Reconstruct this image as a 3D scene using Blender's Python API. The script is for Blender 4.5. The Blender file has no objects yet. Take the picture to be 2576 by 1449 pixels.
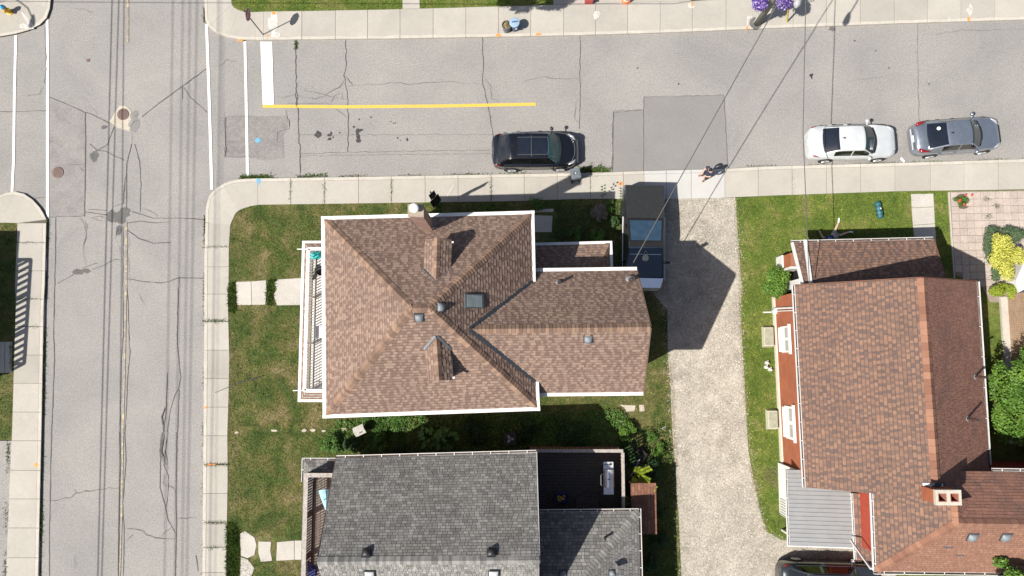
import bpy, bmesh, math, random
import numpy as np
from mathutils import Vector, Matrix
random.seed(7); rng = np.random.default_rng(7)
SC = bpy.context.scene
COL = SC.collection

# ------------------------------------------------------------------ camera (drone, 38.3 m up, tilted 5.6 degrees north)
PW, PH, FOC, CAM_H = 2576.0, 1449.0, 1849.0, 38.3
NADX, NADY = 1316.0, 905.0
_n = Vector((NADX-PW/2, -(NADY-PH/2), -FOC)).normalized()        # straight down, in camera axes
_zx = -_n
_xx = (Vector((1,0,0)) - _zx*_zx.x).normalized()
_yx = _zx.cross(_xx)
RCW = Matrix((_xx, _yx, _zx))                                     # camera axes -> world axes
cam_d = bpy.data.cameras.new('camera'); cam = bpy.data.objects.new('camera', cam_d); COL.objects.link(cam)
cam_d.sensor_width = 36.0; cam_d.lens = 36.0*FOC/PW; cam_d.clip_start = 0.5; cam_d.clip_end = 2000
cam.matrix_world = Matrix.Translation((0,0,CAM_H)) @ RCW.to_4x4()
SC.camera = cam
def P(x, y, z=0.0):
    """photo position (2576 wide grid) of a point that stands z metres above the road -> world"""
    d = RCW @ Vector((x-PW/2, PH/2-y, -FOC))
    t = (z-CAM_H)/d.z
    return Vector((d.x*t, d.y*t, z))
def T(r, c, x, y):                                                # survey tile r,c -> photo position
    return (c*644+x*.25, r*362.25+y*.25)

# ------------------------------------------------------------------ light
SUN_EL = math.radians(51.5)
SHX, SHY = .885, .465                                             # direction the shadows fall
world = bpy.data.worlds.new('World'); SC.world = world; world.use_nodes = True
nt = world.node_tree; nt.nodes.clear()
sky = nt.nodes.new('ShaderNodeTexSky'); sky.sky_type = 'NISHITA'; sky.sun_disc = False
sky.sun_elevation = SUN_EL; sky.sun_rotation = math.atan2(-SHX, -SHY)
sky.air_density = 1.0; sky.dust_density = 2.2; sky.ozone_density = 1.0
bg = nt.nodes.new('ShaderNodeBackground'); bg.inputs[1].default_value = 0.06
wo = nt.nodes.new('ShaderNodeOutputWorld')
nt.links.new(sky.outputs[0], bg.inputs[0]); nt.links.new(bg.outputs[0], wo.inputs[0])
sun_d = bpy.data.lights.new('sun', 'SUN'); sun_d.energy = 4.6; sun_d.angle = math.radians(.53); sun_d.color = (1, .945, .86)
sun = bpy.data.objects.new('sun', sun_d); COL.objects.link(sun)
_l = Vector((SHX*math.cos(SUN_EL), SHY*math.cos(SUN_EL), -math.sin(SUN_EL)))
sun.rotation_euler = _l.to_track_quat('-Z', 'Y').to_euler(); sun.location = (-20,-12,60)
SC.view_settings.view_transform = 'Standard'; SC.view_settings.look = 'None'
SC.view_settings.exposure = 0.68; SC.view_settings.gamma = 1.0
SC.view_settings.use_curve_mapping = False

# ------------------------------------------------------------------ helpers
Z = Vector((0,0,1))
def V(*a): return Vector(a)
class MB:
    def __init__(s): s.v=[]; s.f=[]; s.t=[]
    def add(s, pts, faces, tone=0.5):
        o=len(s.v); s.v += [tuple(p) for p in pts]
        for f in faces: s.f.append(tuple(o+i for i in f)); s.t.append(tone)
    def poly(s, pts, tone=.5): s.add(pts, [range(len(pts))], tone)
    def box(s, c, size, rz=0.0, tone=.5, mat=None):
        hx,hy,hz = size[0]/2,size[1]/2,size[2]/2
        m = mat if mat is not None else Matrix.Rotation(rz,3,'Z')
        c = Vector(c)
        pts=[c+m@Vector((x,y,z)) for z in(-hz,hz) for x,y in((-hx,-hy),(hx,-hy),(hx,hy),(-hx,hy))]
        s.add(pts,[(3,2,1,0),(4,5,6,7),(0,1,5,4),(1,2,6,5),(2,3,7,6),(3,0,4,7)],tone)
    def beam(s, p, q, w, h, tone=.5, up=None):
        p=Vector(p); q=Vector(q); d=(q-p).normalized()
        u = Vector(up) if up is not None else Z
        if abs(d.dot(u))>.99: u=Vector((1,0,0))
        a=d.cross(u).normalized(); b=a.cross(d).normalized()
        pts=[e+a*(sx*w/2)+b*(sz*h/2) for e in(p,q) for sx,sz in((-1,-1),(1,-1),(1,1),(-1,1))]
        s.add(pts,[(0,1,2,3),(7,6,5,4),(0,4,5,1),(1,5,6,2),(2,6,7,3),(3,7,4,0)],tone)
    def tube(s, pts, r, n=8, tone=.5, cap=True):
        pts=[Vector(p) for p in pts]; m=len(pts)
        rs = r if isinstance(r,(list,tuple)) else [r]*m
        prev=None; out=[]
        for i,p in enumerate(pts):
            d=(pts[min(i+1,m-1)]-pts[max(i-1,0)]).normalized()
            if prev is None:
                a=d.cross(Z)
                if a.length<.05: a=d.cross(Vector((1,0,0)))
            else: a=prev-d*prev.dot(d)
            a.normalize(); prev=a; b=d.cross(a)
            out += [p+(a*math.cos(k*2*math.pi/n)+b*math.sin(k*2*math.pi/n))*rs[i] for k in range(n)]
        fs=[(i*n+k,i*n+(k+1)%n,(i+1)*n+(k+1)%n,(i+1)*n+k) for i in range(m-1) for k in range(n)]
        if cap: fs += [tuple(range(n-1,-1,-1)), tuple((m-1)*n+k for k in range(n))]
        s.add(out,fs,tone)
    def lathe(s, prof, c=(0,0,0), n=16, tone=.5, mat=None):
        c=Vector(c); m=mat or Matrix.Identity(3); out=[]
        for r,z in prof: out += [c+m@Vector((r*math.cos(k*2*math.pi/n),r*math.sin(k*2*math.pi/n),z)) for k in range(n)]
        fs=[(i*n+k,i*n+(k+1)%n,(i+1)*n+(k+1)%n,(i+1)*n+k) for i in range(len(prof)-1) for k in range(n)]
        fs += [tuple(range(n-1,-1,-1)), tuple((len(prof)-1)*n+k for k in range(n))]
        s.add(out,fs,tone)
    def prism(s, pts, z0, z1, tone=.5, top_only=False):
        pts=ccw([Vector((p[0],p[1])) for p in pts]); n=len(pts)
        s.add([(p[0],p[1],z1) for p in pts],[range(n)],tone)
        if not top_only:
            o=[(p[0],p[1],z0) for p in pts]+[(p[0],p[1],z1) for p in pts]
            s.add(o,[(i,(i+1)%n,n+(i+1)%n,n+i) for i in range(n)]+[tuple(range(n-1,-1,-1))],tone)
    def grid(s, G, tone=.5, flip=False):
        a=len(G); b=len(G[0]); o=[p for r in G for p in r]
        fs=[(i*b+j,i*b+j+1,(i+1)*b+j+1,(i+1)*b+j) for i in range(a-1) for j in range(b-1)]
        if flip: fs=[f[::-1] for f in fs]
        s.add(o,fs,tone)
    def mesh(s, name, off=None, mat=None, smooth=False):
        me=bpy.data.meshes.new(name)
        vs=s.v if off is None else [(p[0]-off[0],p[1]-off[1],p[2]-off[2]) for p in s.v]
        me.from_pydata(vs,[],s.f)
        if any(t!=.5 for t in s.t):
            a=me.attributes.new('tone','FLOAT','FACE'); a.data.foreach_set('value',s.t)
        if mat is not None: me.materials.append(mat)
        if smooth: me.polygons.foreach_set('use_smooth',[True]*len(me.polygons))
        me.update(); return me
    def build(s, name, mat, parent=None, smooth=False, world=True):
        off = ROOT.get(parent.name) if (parent is not None and world) else None
        o=bpy.data.objects.new(name, s.mesh(name,off,mat,smooth)); COL.objects.link(o)
        if parent is not None:
            o.parent=parent
            if parent.name in ROOT: ROOT[o.name]=ROOT[parent.name]
        return o
ROOT={}
def ccw(p):
    a=sum(p[i][0]*p[(i+1)%len(p)][1]-p[(i+1)%len(p)][0]*p[i][1] for i in range(len(p)))
    return p if a>0 else p[::-1]
def tag(o, label=None, cat=None, group=None, kind=None):
    if label: o['label']=label
    if cat: o['category']=cat
    if group: o['group']=group
    if kind: o['kind']=kind
    return o
def thing(name, label, cat, loc=(0,0,0), rz=0.0, group=None, frame=False):
    """an Empty at the thing's base; parts built in world space unless frame (then in the thing's own axes)"""
    o=bpy.data.objects.new(name,None); COL.objects.link(o); o.location=loc; o.rotation_euler=(0,0,rz); o.empty_display_size=.2
    if not frame: ROOT[o.name]=Vector(loc)
    return tag(o,label,cat,group)
def struct(name, mb, mat, parent=None):
    o=mb.build(name,mat,parent)
    if parent is None: o['kind']='structure'; ROOT[o.name]=Vector((0,0,0))
    return o
def inst(name, me, parent, M):
    o=bpy.data.objects.new(name,me); COL.objects.link(o); o.parent=parent
    off=ROOT.get(parent.name)
    o.matrix_basis = (Matrix.Translation(-off) @ M) if off is not None else M
    return o
def offset_line(pts, d):
    """shift a polyline sideways by d (left positive)"""
    out=[]; n=len(pts)
    for i,p in enumerate(pts):
        a=pts[max(i-1,0)]; b=pts[min(i+1,n-1)]
        t=Vector((b[0]-a[0],b[1]-a[1])).normalized()
        out.append(Vector((p[0]-t.y*d,p[1]+t.x*d,p[2] if len(p)>2 else 0)))
    return out

# ------------------------------------------------------------------ materials (all procedural)
def nodes(name):
    m=bpy.data.materials.new(name); m.use_nodes=True; t=m.node_tree
    return m,t,t.nodes['Principled BSDF']
def setin(b,k,v):
    if k in b.inputs: b.inputs[k].default_value=v
def rgb(c): return (c[0],c[1],c[2],1.0)
def ramp(t, fac, stops):
    r=t.nodes.new('ShaderNodeValToRGB'); e=r.color_ramp.elements
    while len(e)<len(stops): e.new(.5)
    for i,(p,c) in enumerate(stops): e[i].position=p; e[i].color=rgb(c)
    t.links.new(fac,r.inputs[0]); return r.outputs[0]
def noise(t, scale, detail=3, rough=.55, vec=None, dist=0.0):
    n=t.nodes.new('ShaderNodeTexNoise'); n.inputs['Scale'].default_value=scale; n.inputs['Detail'].default_value=detail
    n.inputs['Roughness'].default_value=rough; n.inputs['Distortion'].default_value=dist
    if vec is not None: t.links.new(vec,n.inputs['Vector'])
    return n.outputs['Fac']
def pos(t): return t.nodes.new('ShaderNodeNewGeometry').outputs['Position']
def mixc(t, fac, a, b, mode='MIX'):
    m=t.nodes.new('ShaderNodeMix'); m.data_type='RGBA'; m.blend_type=mode
    for k,x in ((0,fac),(6,a),(7,b)):
        if isinstance(x,(int,float)): m.inputs[k].default_value=x
        elif isinstance(x,tuple): m.inputs[k].default_value=rgb(x)
        else: t.links.new(x,m.inputs[k])
    return m.outputs[2]
def maprange(t, x, a, b, c, d):
    m=t.nodes.new('ShaderNodeMapRange'); 
    for k,v in ((1,a),(2,b),(3,c),(4,d)): m.inputs[k].default_value=v
    t.links.new(x,m.inputs[0]); return m.outputs[0]
def bump(t, b, h, strength, dist=.01):
    n=t.nodes.new('ShaderNodeBump'); n.inputs['Strength'].default_value=strength; n.inputs['Distance'].default_value=dist
    t.links.new(h,n.inputs['Height']); t.links.new(n.outputs[0],b.inputs['Normal'])
def plain(name, c, rough=.6, metal=0.0, var=.12, scale=6.0, coat=0.0, spec=None):
    """one colour with a little uneven wear"""
    m,t,b=nodes(name); p=pos(t)
    lo=tuple(x*(1-var) for x in c); hi=tuple(min(1,x*(1+var)) for x in c)
    t.links.new(ramp(t,noise(t,scale,4,.6,p),[(.3,lo),(.7,hi)]),b.inputs['Base Color'])
    setin(b,'Roughness',rough); setin(b,'Metallic',metal); setin(b,'Coat Weight',coat); setin(b,'Coat Roughness',.06)
    if spec is not None: setin(b,'Specular IOR Level',spec)
    return m
def paint(name, c, metal=0.0, rough=.35, flake=.06):
    m,t,b=nodes(name)
    p=pos(t); hi=tuple(min(1,x*(1+flake)) for x in c); lo=tuple(x*(1-flake) for x in c)
    t.links.new(ramp(t,noise(t,2.5,5,.6,p),[(.3,lo),(.7,hi)]),b.inputs['Base Color'])
    t.links.new(maprange(t,noise(t,7,5,.7,p),.3,.8,rough*.75,rough*1.35),b.inputs['Roughness'])
    setin(b,'Metallic',metal); setin(b,'Coat Weight',.8); setin(b,'Coat Roughness',.05)
    return m
def glass(name, c, rough=.06):
    m,t,b=nodes(name); p=pos(t)
    t.links.new(ramp(t,noise(t,3,2,.5,p),[(.35,tuple(x*.75 for x in c)),(.7,c)]),b.inputs['Base Color'])
    setin(b,'Roughness',rough); setin(b,'Specular IOR Level',.6); setin(b,'Coat Weight',.5); setin(b,'Coat Roughness',.03)
    return m
def shingle(name, stops, grain=.18, stain=(.25,.25,.25), stain_amt=.0, moss=None):
    m,t,b=nodes(name); p=pos(t)
    at=t.nodes.new('ShaderNodeAttribute'); at.attribute_name='tone'
    c=ramp(t,at.outputs['Fac'],stops)
    g=ramp(t,noise(t,38,3,.75,p),[(.25,(1-grain,)*3),(.75,(1+grain,)*3)])
    c=mixc(t,1.0,c,g,'MULTIPLY')
    big=ramp(t,noise(t,.55,5,.65,p,.8),[(.3,(.87,.87,.88)),(.7,(1.09,1.08,1.06))])
    c=mixc(t,1.0,c,big,'MULTIPLY')
    if stain_amt:
        f=ramp(t,noise(t,.9,5,.7,p,1.2),[(.52,(0,0,0)),(.68,(stain_amt,)*3)])
        c=mixc(t,f,c,stain)
    t.links.new(c,b.inputs['Base Color']); setin(b,'Roughness',.92); setin(b,'Specular IOR Level',.2)
    bump(t,b,noise(t,60,2,.7,p),.35,.006)
    return m
def speckle(name, stops, s1=.35, s2=9.0, s3=34.0, spec=.25, rough=.9, blot=.12, island=0.0, bmp=.3, warp=0.0):
    """stone-like ground: large blotches, medium mottling, aggregate speckle"""
    m,t,b=nodes(name); p=pos(t)
    c=ramp(t,noise(t,s1,5,.62,p,warp),stops)
    md=ramp(t,noise(t,s2,4,.7,p),[(.25,(1-blot,)*3),(.75,(1+blot,)*3)])
    c=mixc(t,1.0,c,md,'MULTIPLY')
    sp=ramp(t,noise(t,s3,2,.9,p),[(.36,(1-spec,)*3),(.5,(1,1,1)),(.64,(1+spec,)*3)])
    c=mixc(t,1.0,c,sp,'MULTIPLY')
    if island:
        oi=t.nodes.new('ShaderNodeObjectInfo')
        iv=ramp(t,oi.outputs['Random'],[(0,(1-island,)*3),(1,(1+island*.6,)*3)])
        c=mixc(t,1.0,c,iv,'MULTIPLY')
    t.links.new(c,b.inputs['Base Color']); setin(b,'Roughness',rough); setin(b,'Specular IOR Level',.25)
    if bmp: bump(t,b,noise(t,s3,2,.8,p),bmp,.008)
    return m
def leafmat(name, stops, s=.8, rough=.6, fine=7.0, clump=.0, hi=1.35):
    """foliage: colour drifts over the patch, each leaf a little its own"""
    m,t,b=nodes(name); p=pos(t); g=t.nodes.new('ShaderNodeNewGeometry')
    c=ramp(t,noise(t,s,4,.65,p,.6),stops)
    iv=ramp(t,g.outputs['Random Per Island'],[(0,(.6,.62,.55)),(.5,(1,1,1)),(1,(hi,hi,hi*.93))])
    c=mixc(t,1.0,c,iv,'MULTIPLY')
    if clump:
        cl=ramp(t,noise(t,4.2,3,.7,p,.3),[(.36,(1-clump,1-clump*.9,1-clump)),(.64,(1+clump,1+clump*.8,1+clump*.8))])
        c=mixc(t,1.0,c,cl,'MULTIPLY')
    t.links.new(c,b.inputs['Base Color']); setin(b,'Roughness',rough); setin(b,'Specular IOR Level',.3)
    return m
M={}
M['asphalt']=speckle('asphalt',[(.3,(.222,.215,.21)),(.5,(.256,.246,.236)),(.72,(.29,.276,.26))],.22,4.0,13.0,.17,blot=.06,warp=.5)
M['asphalt_new']=speckle('asphalt_patch',[(.3,(.198,.192,.186)),(.7,(.222,.215,.208))],.5,8.0,26.0,.12,blot=.05)
M['asphalt_old']=speckle('asphalt_worn',[(.3,(.178,.164,.16)),(.5,(.215,.202,.195)),(.7,(.25,.238,.224))],1.6,7.0,26.0,.25,blot=.16,warp=1.5)
M['asphalt_mid']=speckle('asphalt_faded',[(.3,(.195,.185,.183)),(.5,(.23,.217,.212)),(.7,(.262,.248,.235))],1.0,5.0,13.0,.17,blot=.08,warp=1.0)
M['concrete']=speckle('sidewalk_concrete',[(.3,(.345,.326,.29)),(.7,(.402,.38,.34))],.5,5.0,30.0,.10,blot=.05,island=.09)
M['concrete_new']=speckle('new_concrete',[(.3,(.42,.415,.40)),(.7,(.46,.455,.44))],.8,6.0,30.0,.05,blot=.03,island=.02)
M['concrete_walk']=speckle('path_concrete',[(.3,(.40,.375,.34)),(.7,(.47,.445,.405))],.9,6.0,24.0,.16,blot=.06,island=.05)
M['joint']=plain('joint_dirt',(.10,.09,.07),.95)
M['kerb']=speckle('kerb_concrete',[(.3,(.40,.375,.33)),(.7,(.48,.45,.40))],1.2,6.0,30.0,.14,blot=.08)
M['gravel']=speckle('gravel',[(.30,(.225,.203,.172)),(.48,(.315,.285,.242)),(.66,(.395,.36,.308))],.6,2.2,11.0,.24,blot=.17,warp=.8,bmp=.8)
M['soil']=speckle('soil',[(.3,(.08,.065,.04)),(.7,(.15,.12,.08))],.9,6,25,.3)
M['tar']=plain('tar',(.06,.058,.056),.6,var=.25)
M['crack']=plain('crack_dirt',(.095,.088,.083),.95,var=.25)
M['patch_tar']=speckle('tar_patch',[(.3,(.10,.098,.096)),(.7,(.14,.136,.132))],3,9,30,.12)
M['oil']=plain('oil_stain',(.035,.034,.034),.6,var=.3)
def road_paint(name,c,under=(.22,.21,.2),worn=.66):
    m,t,b=nodes(name); p=pos(t)
    f=ramp(t,noise(t,5,6,.75,p,.4),[(worn,(0,0,0)),(worn+.08,(1,1,1))])
    cc=mixc(t,f,c,under); g=ramp(t,noise(t,20,3,.7,p),[(.3,(.88,)*3),(.7,(1.04,)*3)])
    t.links.new(mixc(t,1.0,cc,g,'MULTIPLY'),b.inputs['Base Color']); setin(b,'Roughness',.7); return m
M['white_line']=road_paint('white_road_paint',(.74,.73,.71),worn=.60)
M['yellow_line']=road_paint('yellow_road_paint',(.68,.41,.06),worn=.60)
M['yellow_worn']=road_paint('worn_yellow_paint',(.55,.42,.20),(.24,.21,.18),.40)
M['orange_spray']=road_paint('orange_spray',(.9,.26,.05),(.55,.42,.30),.60)
M['white_spray']=road_paint('white_spray',(.53,.51,.475),(.42,.395,.355),.50)
M['blue_spray']=road_paint('blue_spray',(.10,.36,.56),(.22,.28,.33),.52)
M['iron']=plain('cast_iron',(.16,.115,.10),.7,.4,var=.25,scale=14)
M['white_trim']=plain('white_aluminium',(.66,.66,.65),.45,var=.10,scale=1.6)
M['white_wall']=plain('white_siding',(.72,.72,.70),.6,var=.05)
M['grey_flash']=plain('grey_flashing',(.14,.155,.17),.45,.5,var=.15)
M['dark_flash']=plain('dark_valley',(.045,.052,.06),.5,.3,var=.2)
M['black']=plain('black_plastic',(.018,.018,.02),.5)
M['rubber']=plain('rubber',(.02,.02,.02),.85)
M['dark_metal']=plain('dark_metal',(.05,.05,.052),.5,.5)
M['steel']=plain('steel',(.66,.68,.70),.38,.6,var=.05)
M['chrome']=plain('chrome',(.75,.76,.78),.18,1.0,var=.03)
M['vent_metal']=plain('roof_vent_metal',(.19,.215,.235),.6,.1,var=.15)
M['rust_pipe']=plain('vent_pipe',(.09,.055,.045),.7,.2,var=.25)
M['wood_grey']=plain('weathered_timber',(.34,.31,.285),.85,var=.28,scale=9)
M['wood_dark']=plain('stained_timber',(.075,.048,.034),.8,var=.3,scale=8)
M['wood_red']=plain('cedar_timber',(.20,.095,.05),.8,var=.3,scale=8)
M['wood_deck']=plain('old_deck_board',(.075,.068,.06),.9,var=.45,scale=10)
M['bark']=plain('bark',(.10,.08,.06),.95,var=.3,scale=12)
M['pole_wood']=plain('pole_wood',(.20,.20,.155),.85,var=.28,scale=12)
M['stucco']=plain('pale_siding',(.48,.46,.42),.8)
M['stone']=speckle('stepping_stone',[(.3,(.36,.32,.26)),(.7,(.46,.41,.34))],2,8,30,.2,island=.15)
M['sand']=plain('joint_sand',(.24,.195,.165),.95)
def brickmat(name, c1, c2, mortar, sx=.225, sy=.075, scale=1.0, vert='Z', mort=.01):
    m,t,b=nodes(name); g=t.nodes.new('ShaderNodeNewGeometry')
    sep=t.nodes.new('ShaderNodeSeparateXYZ'); t.links.new(g.outputs['Position'],sep.inputs[0])
    add=t.nodes.new('ShaderNodeMath'); add.operation='ADD'; t.links.new(sep.outputs[0],add.inputs[0]); t.links.new(sep.outputs[1],add.inputs[1])
    cb=t.nodes.new('ShaderNodeCombineXYZ'); t.links.new(add.outputs[0],cb.inputs[0]); t.links.new(sep.outputs[2],cb.inputs[1])
    br=t.nodes.new('ShaderNodeTexBrick'); t.links.new(cb.outputs[0],br.inputs['Vector'])
    br.inputs['Color1'].default_value=rgb(c1); br.inputs['Color2'].default_value=rgb(c2); br.inputs['Mortar'].default_value=rgb(mortar)
    br.inputs['Scale'].default_value=1.0; br.inputs['Brick Width'].default_value=sx; br.inputs['Row Height'].default_value=sy; br.inputs['Mortar Size'].default_value=mort
    w=ramp(t,noise(t,1.5,4,.6,g.outputs['Position']),[(.3,(.85,)*3),(.7,(1.1,)*3)])
    t.links.new(mixc(t,1.0,br.outputs['Color'],w,'MULTIPLY'),b.inputs['Base Color']); setin(b,'Roughness',.9)
    bump(t,b,br.outputs['Fac'],-.4,.01); return m
M['brick_orange']=brickmat('orange_brick',(.36,.095,.038),(.30,.075,.03),(.27,.12,.07))
M['brick_pink']=brickmat('pink_brick',(.34,.19,.15),(.29,.15,.115),(.30,.25,.21))
M['brick_tan']=brickmat('tan_brick',(.34,.20,.115),(.23,.11,.07),(.46,.40,.30),.22,.075)
M['brick_red']=plain('red_cladding',(.34,.055,.03),.7,var=.12)
M['grass']=leafmat('grass_blade',[(.28,(.036,.078,.010)),(.42,(.066,.108,.016)),(.50,(.105,.122,.026)),(.58,(.165,.145,.05)),(.72,(.27,.21,.115))],.9,hi=1.9,clump=.42)
M['grass_lush']=leafmat('lush_grass_blade',[(.26,(.060,.115,.012)),(.45,(.105,.160,.018)),(.58,(.155,.190,.028)),(.72,(.23,.215,.065))],.8,hi=1.8,clump=.32)
M['lawn_a']=speckle('lawn_dry',[(.25,(.032,.055,.012)),(.42,(.060,.080,.020)),(.56,(.10,.10,.034)),(.72,(.17,.14,.07))],.9,3.5,16,.35,blot=.3,warp=.6)
M['lawn_b']=speckle('lawn_green',[(.25,(.055,.090,.014)),(.5,(.09,.12,.022)),(.72,(.15,.145,.05))],.8,3.5,16,.35,blot=.28,warp=.6)
M['weed']=leafmat('weed',[(.3,(.035,.075,.012)),(.6,(.075,.12,.02)),(.8,(.13,.15,.035))],1.5)
M['straw']=leafmat('dry_grass',[(.3,(.22,.17,.09)),(.7,(.34,.27,.15))],1.5)
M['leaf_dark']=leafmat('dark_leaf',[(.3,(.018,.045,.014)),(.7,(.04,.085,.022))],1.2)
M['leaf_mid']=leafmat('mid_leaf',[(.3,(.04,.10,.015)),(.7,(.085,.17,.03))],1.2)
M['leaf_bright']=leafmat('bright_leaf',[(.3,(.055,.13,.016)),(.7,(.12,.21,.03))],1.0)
M['leaf_lime']=leafmat('lime_leaf',[(.3,(.14,.20,.015)),(.7,(.24,.29,.03))],1.3)
M['leaf_yellow']=leafmat('yellow_leaf',[(.3,(.38,.38,.05)),(.7,(.56,.55,.13))],1.6,hi=1.2)
M['leaf_blue']=leafmat('juniper_leaf',[(.3,(.05,.085,.045)),(.7,(.10,.15,.075))],1.2)
M['hosta']=leafmat('broad_leaf',[(.3,(.05,.13,.03)),(.7,(.10,.20,.05))],2.0)
M['twig']=leafmat('dry_flower',[(.3,(.13,.11,.10)),(.7,(.24,.20,.18))],2.0)
M['petal']=leafmat('purple_petal',[(.36,(.035,.015,.14)),(.5,(.10,.04,.30)),(.6,(.42,.34,.62)),(.7,(.75,.72,.80))],9.0,hi=1.4)
M['red_petal']=plain('red_petal',(.7,.06,.03),.6)
# ================================================================== THE SETTING
ZS, ZL, ZD = .13, .10, .085            # sidewalk, lawn and driveway levels
mb=MB(); mb.poly([(-400,-400,-.04),(400,-400,-.04),(400,400,-.04),(-400,400,-.04)]); ground=struct('ground',mb,M['soil'])
mb=MB(); S=120
def G(*pts, z=0.0): return [P(x,y,z) for x,y in pts]
# road: the avenue and the side street as one asphalt sheet
mb.poly([(-S,-S,0),(S,-S,0),(S,S,0),(-S,S,0)])
road=struct('road',mb,M['asphalt'])
# -------- re-laid asphalt patches
def sheet(name, pts, mat, parent, z): 
    m=MB(); m.poly([tuple(P(x,y,z)) for x,y in pts][::-1]); return m.build(name,mat,parent)
sheet('asphalt_patch',[(1619,244),(1700,242),(1821,239),(1826,330),(1831,432),(1620,436)],M['asphalt_new'],road,.006)
sheet('asphalt_patch',[(1542,283),(1619,277),(1620,436),(1540,438)],M['asphalt_new'],road,.005)
sheet('asphalt_patch',[(568,295),(620,293),(724,291),(722,325),(712,340),(716,398),(665,404),(640,398),(566,396)],M['asphalt_old'],road,.006)
sheet('asphalt_patch',[(122,249),(214,285),(213,460),(212,543),(124,546),(118,400)],M['asphalt_mid'],road,.0045)
def blob(cx,cy,rx,ry,seed,n=18,rough=.3):
    r=random.Random(seed); ph=[r.uniform(0,6.28) for _ in range(4)]
    return [(cx+rx*(1+rough*(.5*math.sin(2*a+ph[0])+.35*math.sin(3*a+ph[1])+.3*math.sin(5*a+ph[2])))*math.cos(a),
             cy+ry*(1+rough*(.5*math.sin(2*a+ph[1])+.35*math.sin(3*a+ph[3])+.3*math.sin(7*a+ph[0])))*math.sin(a)) for a in [k*2*math.pi/n for k in range(n)]]
for i,(x,y,rx,ry) in enumerate([(237,393,10,14),(284,545,14,17),(312,535,18,11),(305,552,14,10),(196,684,13,8),(216,681,10,6),(298,580,7,14),(262,320,8,5)]):
    sheet('tar_patch',blob(x,y,rx,ry,i+3),M['patch_tar'],road,.008+i*.0006)
for i,(x,y,rx,ry) in enumerate([(800.5,338,8.5,8),(828,340,5,4),(833,335,3,4),(830,349,4,3),(838,345,2,2),(854,334,2,2),(901,346,5,9),(899,332,4,10),(908,327,5,3),(901,354,6,6),(890,319,3,3),(933,295,2,2),(903,300,2,2),(905,328,3,3),
        (990,310,2,1.5),(995,309,1.6,1.4),(983,306,1.4,1.4),(1000,347,2,2),(1007,353,1.4,1.4),(1024,351,2,4),(826,351,2.5,2),(2041,189,5,4),(2150,102,2.4,2),(2203,128,1.8,1.8),(2337,211,1.8,1.8),(2236,171,2,2),(1604,171,2,2),(1707,211,2,2),(2042,194,2,5),(2093,72,9,6)]):
    sheet('oil_stain',blob(x,y,rx,ry,i+40,14,.4),M['oil'] if i!=29 else M['patch_tar'],road,.012+i*.0004)
sheet('concrete_collar',[(280,300),(287,285),(300,267),(312,265),(322,271),(330,283),(327,292),(331,300),(322,313),(328,322),(326,331),(310,326),(292,320),(283,312),(274,304)],M['stone'],road,.010)
sheet('concrete_collar',[(330,284),(343,279),(347,290),(344,300),(352,304),(350,320),(340,334),(330,330),(326,318),(334,305)],M['asphalt_new'],road,.0095)
for (x,y,r) in ((310,288,.62),(146,434,.60)):
    c=P(x,y,0); m=MB(); m.lathe([(r*.52,.010),(r*.52,.026),(r*.48,.028)],(c.x,c.y,0),24)
    cover=m.build('manhole_cover',M['iron'],road,True)
    m=MB()
    for i in range(-4,5):
        w=math.sqrt(max(.01,.22-(i*.055)**2)) if r>.6 else math.sqrt(max(.01,.2-(i*.055)**2))
        m.box((c.x,c.y+i*.055,.029),(w*.98,.018,.006))
    m.build('rib',M['rust_pipe'],cover)
c=P(222,152,0); m=MB(); m.lathe([(.1,.008),(.1,.02),(.075,.022)],(c.x,c.y,0),14); m.build('valve_cover',M['iron'],road)
c=P(649,353,0); m=MB(); m.lathe([(.14,.012),(.14,.024),(.10,.026)],(c.x,c.y,0),16); vc=m.build('valve_cover',M['blue_spray'],road)
# -------- cracks: sealed tar seams run smooth, open cracks wander
def ribbon(mb, pts, w, z, jit=0.0, taper=False):
    q=[]
    for i in range(len(pts)-1):
        a,b=pts[i],pts[i+1]; L=(b-a).length; k=max(1,int(L/(.22 if jit else .5)))
        for j in range(k):
            p=a.lerp(b,j/k)
            if jit and (i or j): p=p+Vector((random.gauss(0,jit),random.gauss(0,jit),0))
            q.append(p)
    q.append(pts[-1]); n=len(q); L=[];R=[]
    for i,p in enumerate(q):
        t=(q[min(i+1,n-1)]-q[max(i-1,0)]); t.z=0; t.normalize()
        ww=w*.5*(random.uniform(.55,1.35) if jit else 1.0)*((1-.75*abs(2*i/(n-1)-1)) if taper and n>2 else 1)
        L.append((p.x-t.y*ww,p.y+t.x*ww,z)); R.append((p.x+t.y*ww,p.y-t.x*ww,z))
    for i in range(n-1): mb.add([R[i],R[i+1],L[i+1],L[i]],[(0,1,2,3)])
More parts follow.
